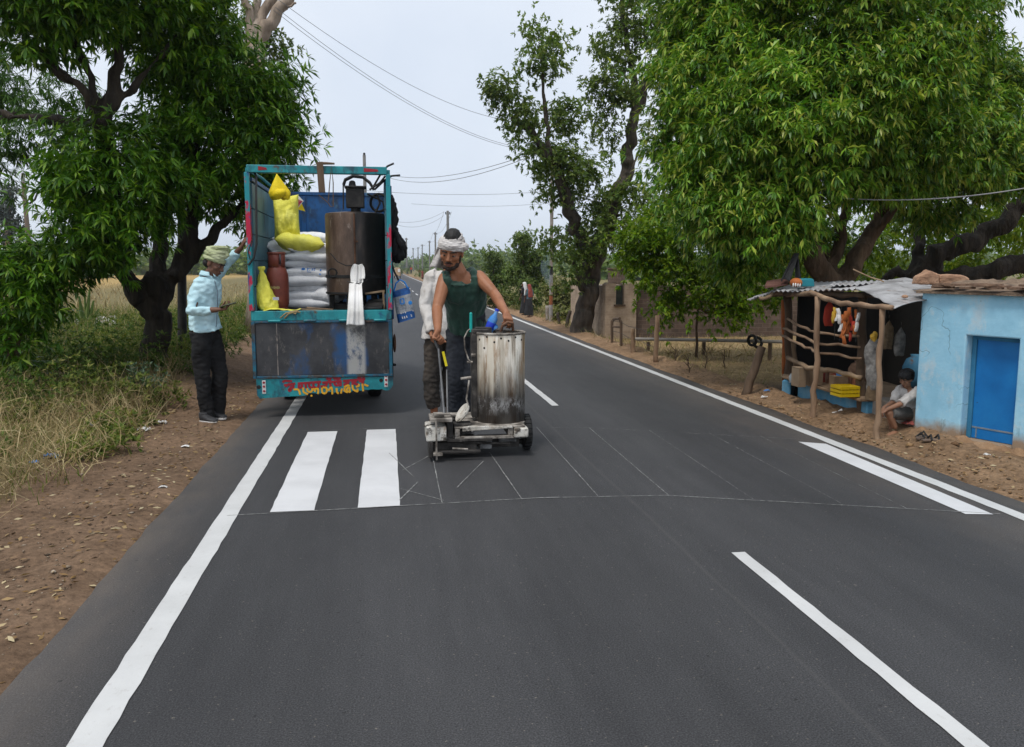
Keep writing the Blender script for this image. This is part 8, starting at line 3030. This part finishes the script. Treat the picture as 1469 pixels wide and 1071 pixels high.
# pole behind the truck and the one at the left edge
p = at(526, 382, 46)
hb = at(526, 222, 46).z
t = thing('power_pole', 'thin power pole sticking up behind the truck top bar', 'power pole', (p.x, 46, -.1), 'power poles along the verge')
q = MB()
q.tube([(p.x, 46, -.1), (p.x, 46, hb)], [.12, .08], 8)
q.build('pole', PC, t)
q = MB()
q.bar((p.x - .12, 46, hb - .7), (p.x + .12, 46, hb - .7), .08, .08)
q.lathe((p.x, 46, hb), [(.06, 0), (.06, .1), (0, .12)], 8)
q.build('crossarm', STEEL_D, t)
PT = Vector((p.x, 46, hb - .6))
Yq = 40
p = at(42, 382, Yq)
hq = at(39, 248, Yq).z
t = thing('power_pole', 'power pole with two curved insulator arms at the left edge', 'power pole', (p.x, Yq, -.1), 'power poles along the verge')
q = MB()
q.tube([(p.x + .1, Yq, -.1), (p.x, Yq, hq - .4)], [.13, .085], 8)
q.build('pole', M('brown_pole', [(.12, .09, .07), (.2, .16, .13)], 6, .9, .2), t)
q = MB()
q.lathe((p.x, Yq, hq - .4), [(.07, 0), (.08, .15), (.07, .38), (0, .42)], 10)
q.build('insulator', PB, t)
q = MB()
q.tube([at(41, 291, Yq), at(33, 284, Yq), at(28, 275, Yq)], .045, 7)
q.sph(at(27.5, 272, Yq), .085, 8, 6)
q.build('insulator_arm', STEEL_D, t)
q = MB()
q.tube([at(42, 292, Yq), at(50, 286, Yq), at(54, 276, Yq)], .045, 7)
q.sph(at(54, 273, Yq), .085, 8, 6)
q.build('insulator_arm', STEEL_D, t)
# street lamp half hidden in the mango tree
g_ = Vector((at(260, 480, 12.6).x, 12.6, 0))
g_.z = hgt(g_.x, g_.y) - .05
t = thing('street_lamp', 'old street lamp half hidden inside the dark mango tree', 'street lamp', tuple(g_))
q = MB()
q.tube([g_, at(260, 238, 12.6)], [.07, .05], 9)
q.build('pole', STEEL_D, t)
q = MB()
a, b_ = at(247, 230, 12.1), at(275, 238, 12.7)
q.prism([at(247, 229, 12.3), at(262, 225, 12.5), at(275, 235, 12.5), at(273, 241, 12.5), at(252, 238, 12.3)], (.05, .25, .02))
q.build('lamp_head', M('lamp_grey', [(.12, .14, .16), (.22, .25, .27)], 6, .5, .1), t, bevel=.02)

# wires
WIRE = M('grey_wire', [(.16, .17, .19), (.2, .21, .23)], 5, .8, 0)
def wire(label, a, b_, sag, r_):
    a, b_ = Vector(a), Vector(b_)
    q = MB()
    q.tube([a.lerp(b_, i / 24) - Vector((0, 0, sag * 4 * (i / 24) * (1 - i / 24))) for i in range(25)], r_, 4)
    tag(q.build('overhead_wire', WIRE, None, a, smooth=False), label, 'wire', 'overhead wires')
top = at(792, 218, yp_)
yn = 11.5
wire('uppermost wire crossing the sky above the truck', at(380, -15, yn), at(770, 176, 20.5), .42, .004)
wire('middle wire of the three crossing above the truck', at(395, 10, yn), top + Vector((0, 0, .08)), .50, .004)
wire('lowest of the three wires crossing above the truck', at(392, 14, yn), top + Vector((.3, 0, .05)), .56, .004)
wire('wire from the pole behind the truck to the painted pole', PT + Vector((-.1, 0, 0)), top + Vector((-.3, 0, .05)), .65, .009)
wire('second wire from the pole behind the truck to the painted pole', PT + Vector((.1, 0, -.1)), top + Vector((-.3, 0, -.0)), .75, .009)
wire('level wire over the road ahead of the truck', at(505, 271, 50), at(790, 274, 50), .25, .010)
wire('faint lower wire over the road ahead of the truck', at(590, 292, 80), at(800, 290, 80), .3, .013)
for i in range(5):
    a, b_ = pos[i], pos[i + 1]
    for dx, nm in ((-.42, 'left'), (.42, 'right')):
        wire('hazy wire hanging between two far power poles', a + Vector((dx, 0, -.1)), b_ + Vector((dx, 0, -.1)), .7, .016)
wire('long far wire running from the tallest far pole to the truck side', pos[0] + Vector((-.4, 0, -.1)), at(566, 317, 88), .5, .014)
wire('long far wire just below it towards the truck side', pos[0] + Vector((-.4, 0, -.5)), at(566, 321, 88), .7, .014)
q = MB()
a, b_ = at(1150, 278, 9.3), at(1480, 268, 8.2)
q.tube([a.lerp(b_, i / 16) - Vector((0, 0, .10 * 4 * (i / 16) * (1 - i / 16))) for i in range(17)], .007, 5)
tag(q.build('cable', M('pale_cable', [(.25, .25, .25), (.3, .3, .3)], 5, .8, 0), None, a), 'pale cable stretched across the front of the mango crown', 'cable')

# small far vehicle on the road
Yv = 108
vx = at(570.5, 388, Yv).x
t = thing('auto_rickshaw', 'tiny tan auto rickshaw far away at the road bend', 'vehicle', (vx, Yv, 0))
q = MB()
q.prism([(vx - .45, Yv - .6, .3), (vx + .35, Yv - .6, .3), (vx + .35, Yv - .6, 1.1), (vx + .25, Yv - .6, 1.35), (vx - .35, Yv - .6, 1.35), (vx - .45, Yv - .6, 1.1)], (0, 1.6, 0))
q.build('body', M('tan_body', [(.4, .26, .15), (.5, .34, .2)], 3, .6, 0), t, bevel=.05)
q = MB()
q.box2((vx + .0, Yv - .63, .8), (vx + .3, Yv - .605, 1.2))
q.build('windscreen', WHITE_P, t)
for dx, dy in ((-.4, .7), (.3, .7), (-.05, -.45)):
    q = MB()
    q.lathe((vx + dx - .06, Yv + dy, .25), [(.15, 0), (.25, .01), (.25, .11), (.15, .12)], 14, axis=(1, 0, 0), closed=True)
    q.build('wheel', RUBBER, t)

# litter
rr = random.Random(6)
def scrap(px, py, s_, mt, lb, nm='plastic_scrap', h_=.5):
    v = gnd(px, py)
    v.z = hgt(v.x, v.y) + .006
    q = MB()
    sd_ = rr.random() * 50
    q.grid(lambda u, w_: v + Vector(((u - .5) * s_ * (1 + .5 * mnoise.noise(Vector((u * 3, w_ * 3, sd_)))), (w_ - .5) * s_ * .7 * (1 + .5 * mnoise.noise(Vector((w_ * 3, u * 2, sd_ + 4)))), abs(h_ * s_ * mnoise.noise(Vector((u * 4, w_ * 4, sd_ + 9)))) + .15 * s_ * math.sin(math.pi * u))), 10, 8)
    tag(q.build(nm, mt, None, v, smooth=False, solid=.002), lb, 'litter', 'litter on the left verge')
BLUEPL = M('blue_film', [(.04, .16, .42), (.10, .26, .55)], 12, .4, .3)
scrap(205, 619, .10, WHITE_P, 'crumpled white plastic by the dirt edge below the saltbush')
scrap(232, 606, .08, WHITE_P, 'thin white scrap nearer the standing man')
scrap(266, 643, .06, WHITE_P, 'flat white chip lying alone on the dirt verge', h_=.15)
scrap(234, 700, .05, SOLE, 'small cream scrap in the middle of the dirt verge', h_=.2)
scrap(75, 659, .10, BLUEPL, 'light blue plastic scrap in the dry brush, right one')
scrap(50, 667, .07, BLUEPL, 'small blue plastic scrap in the dry brush, left one')
scrap(107, 655, .08, M('grey_film', [(.1, .12, .16), (.2, .22, .27)], 9, .5, .3), 'grey blue plastic scrap half under the brush')
scrap(128, 615, .07, M('grey_film_pale', [(.2, .22, .24), (.3, .32, .35)], 9, .5, .3), 'pale grey scrap among twigs further left')
def scrap_r(px, py, s_, mt, lb):
    scrap(px, py, s_, mt, lb)
    COL.objects[-1]['group'] = 'litter on the right verge'
scrap_r(1100, 568, .06, BLUEPL, 'small blue scrap on the right verge beside the leaning post')
scrap_r(1096, 572, .06, WHITE_P, 'small white scrap on the right verge beside the leaning post')
scrap_r(1415, 662, .04, WHITE_P, 'white chip on the orange dirt below the blue door')
# clods on the right verge
rng = np.random.default_rng(44)
N = 420
px_ = rng.uniform(1040, 1475, N)
c_ = []
for a in px_:
    lo = np.interp(a, [1040, 1100, 1250, 1469], [560, 580, 620, 668])
    hi = np.interp(a, [1040, 1100, 1250, 1469], [568, 592, 640, 735])
    v = gnd(a, rng.uniform(lo, hi))
    c_.append((v.x, v.y, hgt(v.x, v.y)))
c_ = np.array(c_)
sz = rng.uniform(.004, .016, N) * (1 + 1.5 * (rng.random(N) < .06))
vv = oct_[None] * sz[:, None, None] * rng.uniform(.6, 1.2, (N, 6, 3)) * np.array([1.2, 1.2, .7])
V = (vv + c_[:, None]).reshape(-1, 3)
F = (np.arange(N)[:, None, None] * 6 + fo[None]).reshape(-1, 3)
CLOD = leafmat('earth_clod', [(.12, .07, .04), (.24, .15, .08), (.33, .22, .13)], .95, 0, .1)
tag(npmesh('earth_clods', V, F, CLOD), 'loose clods of orange earth in front of the hut', 'clods', kind='stuff')
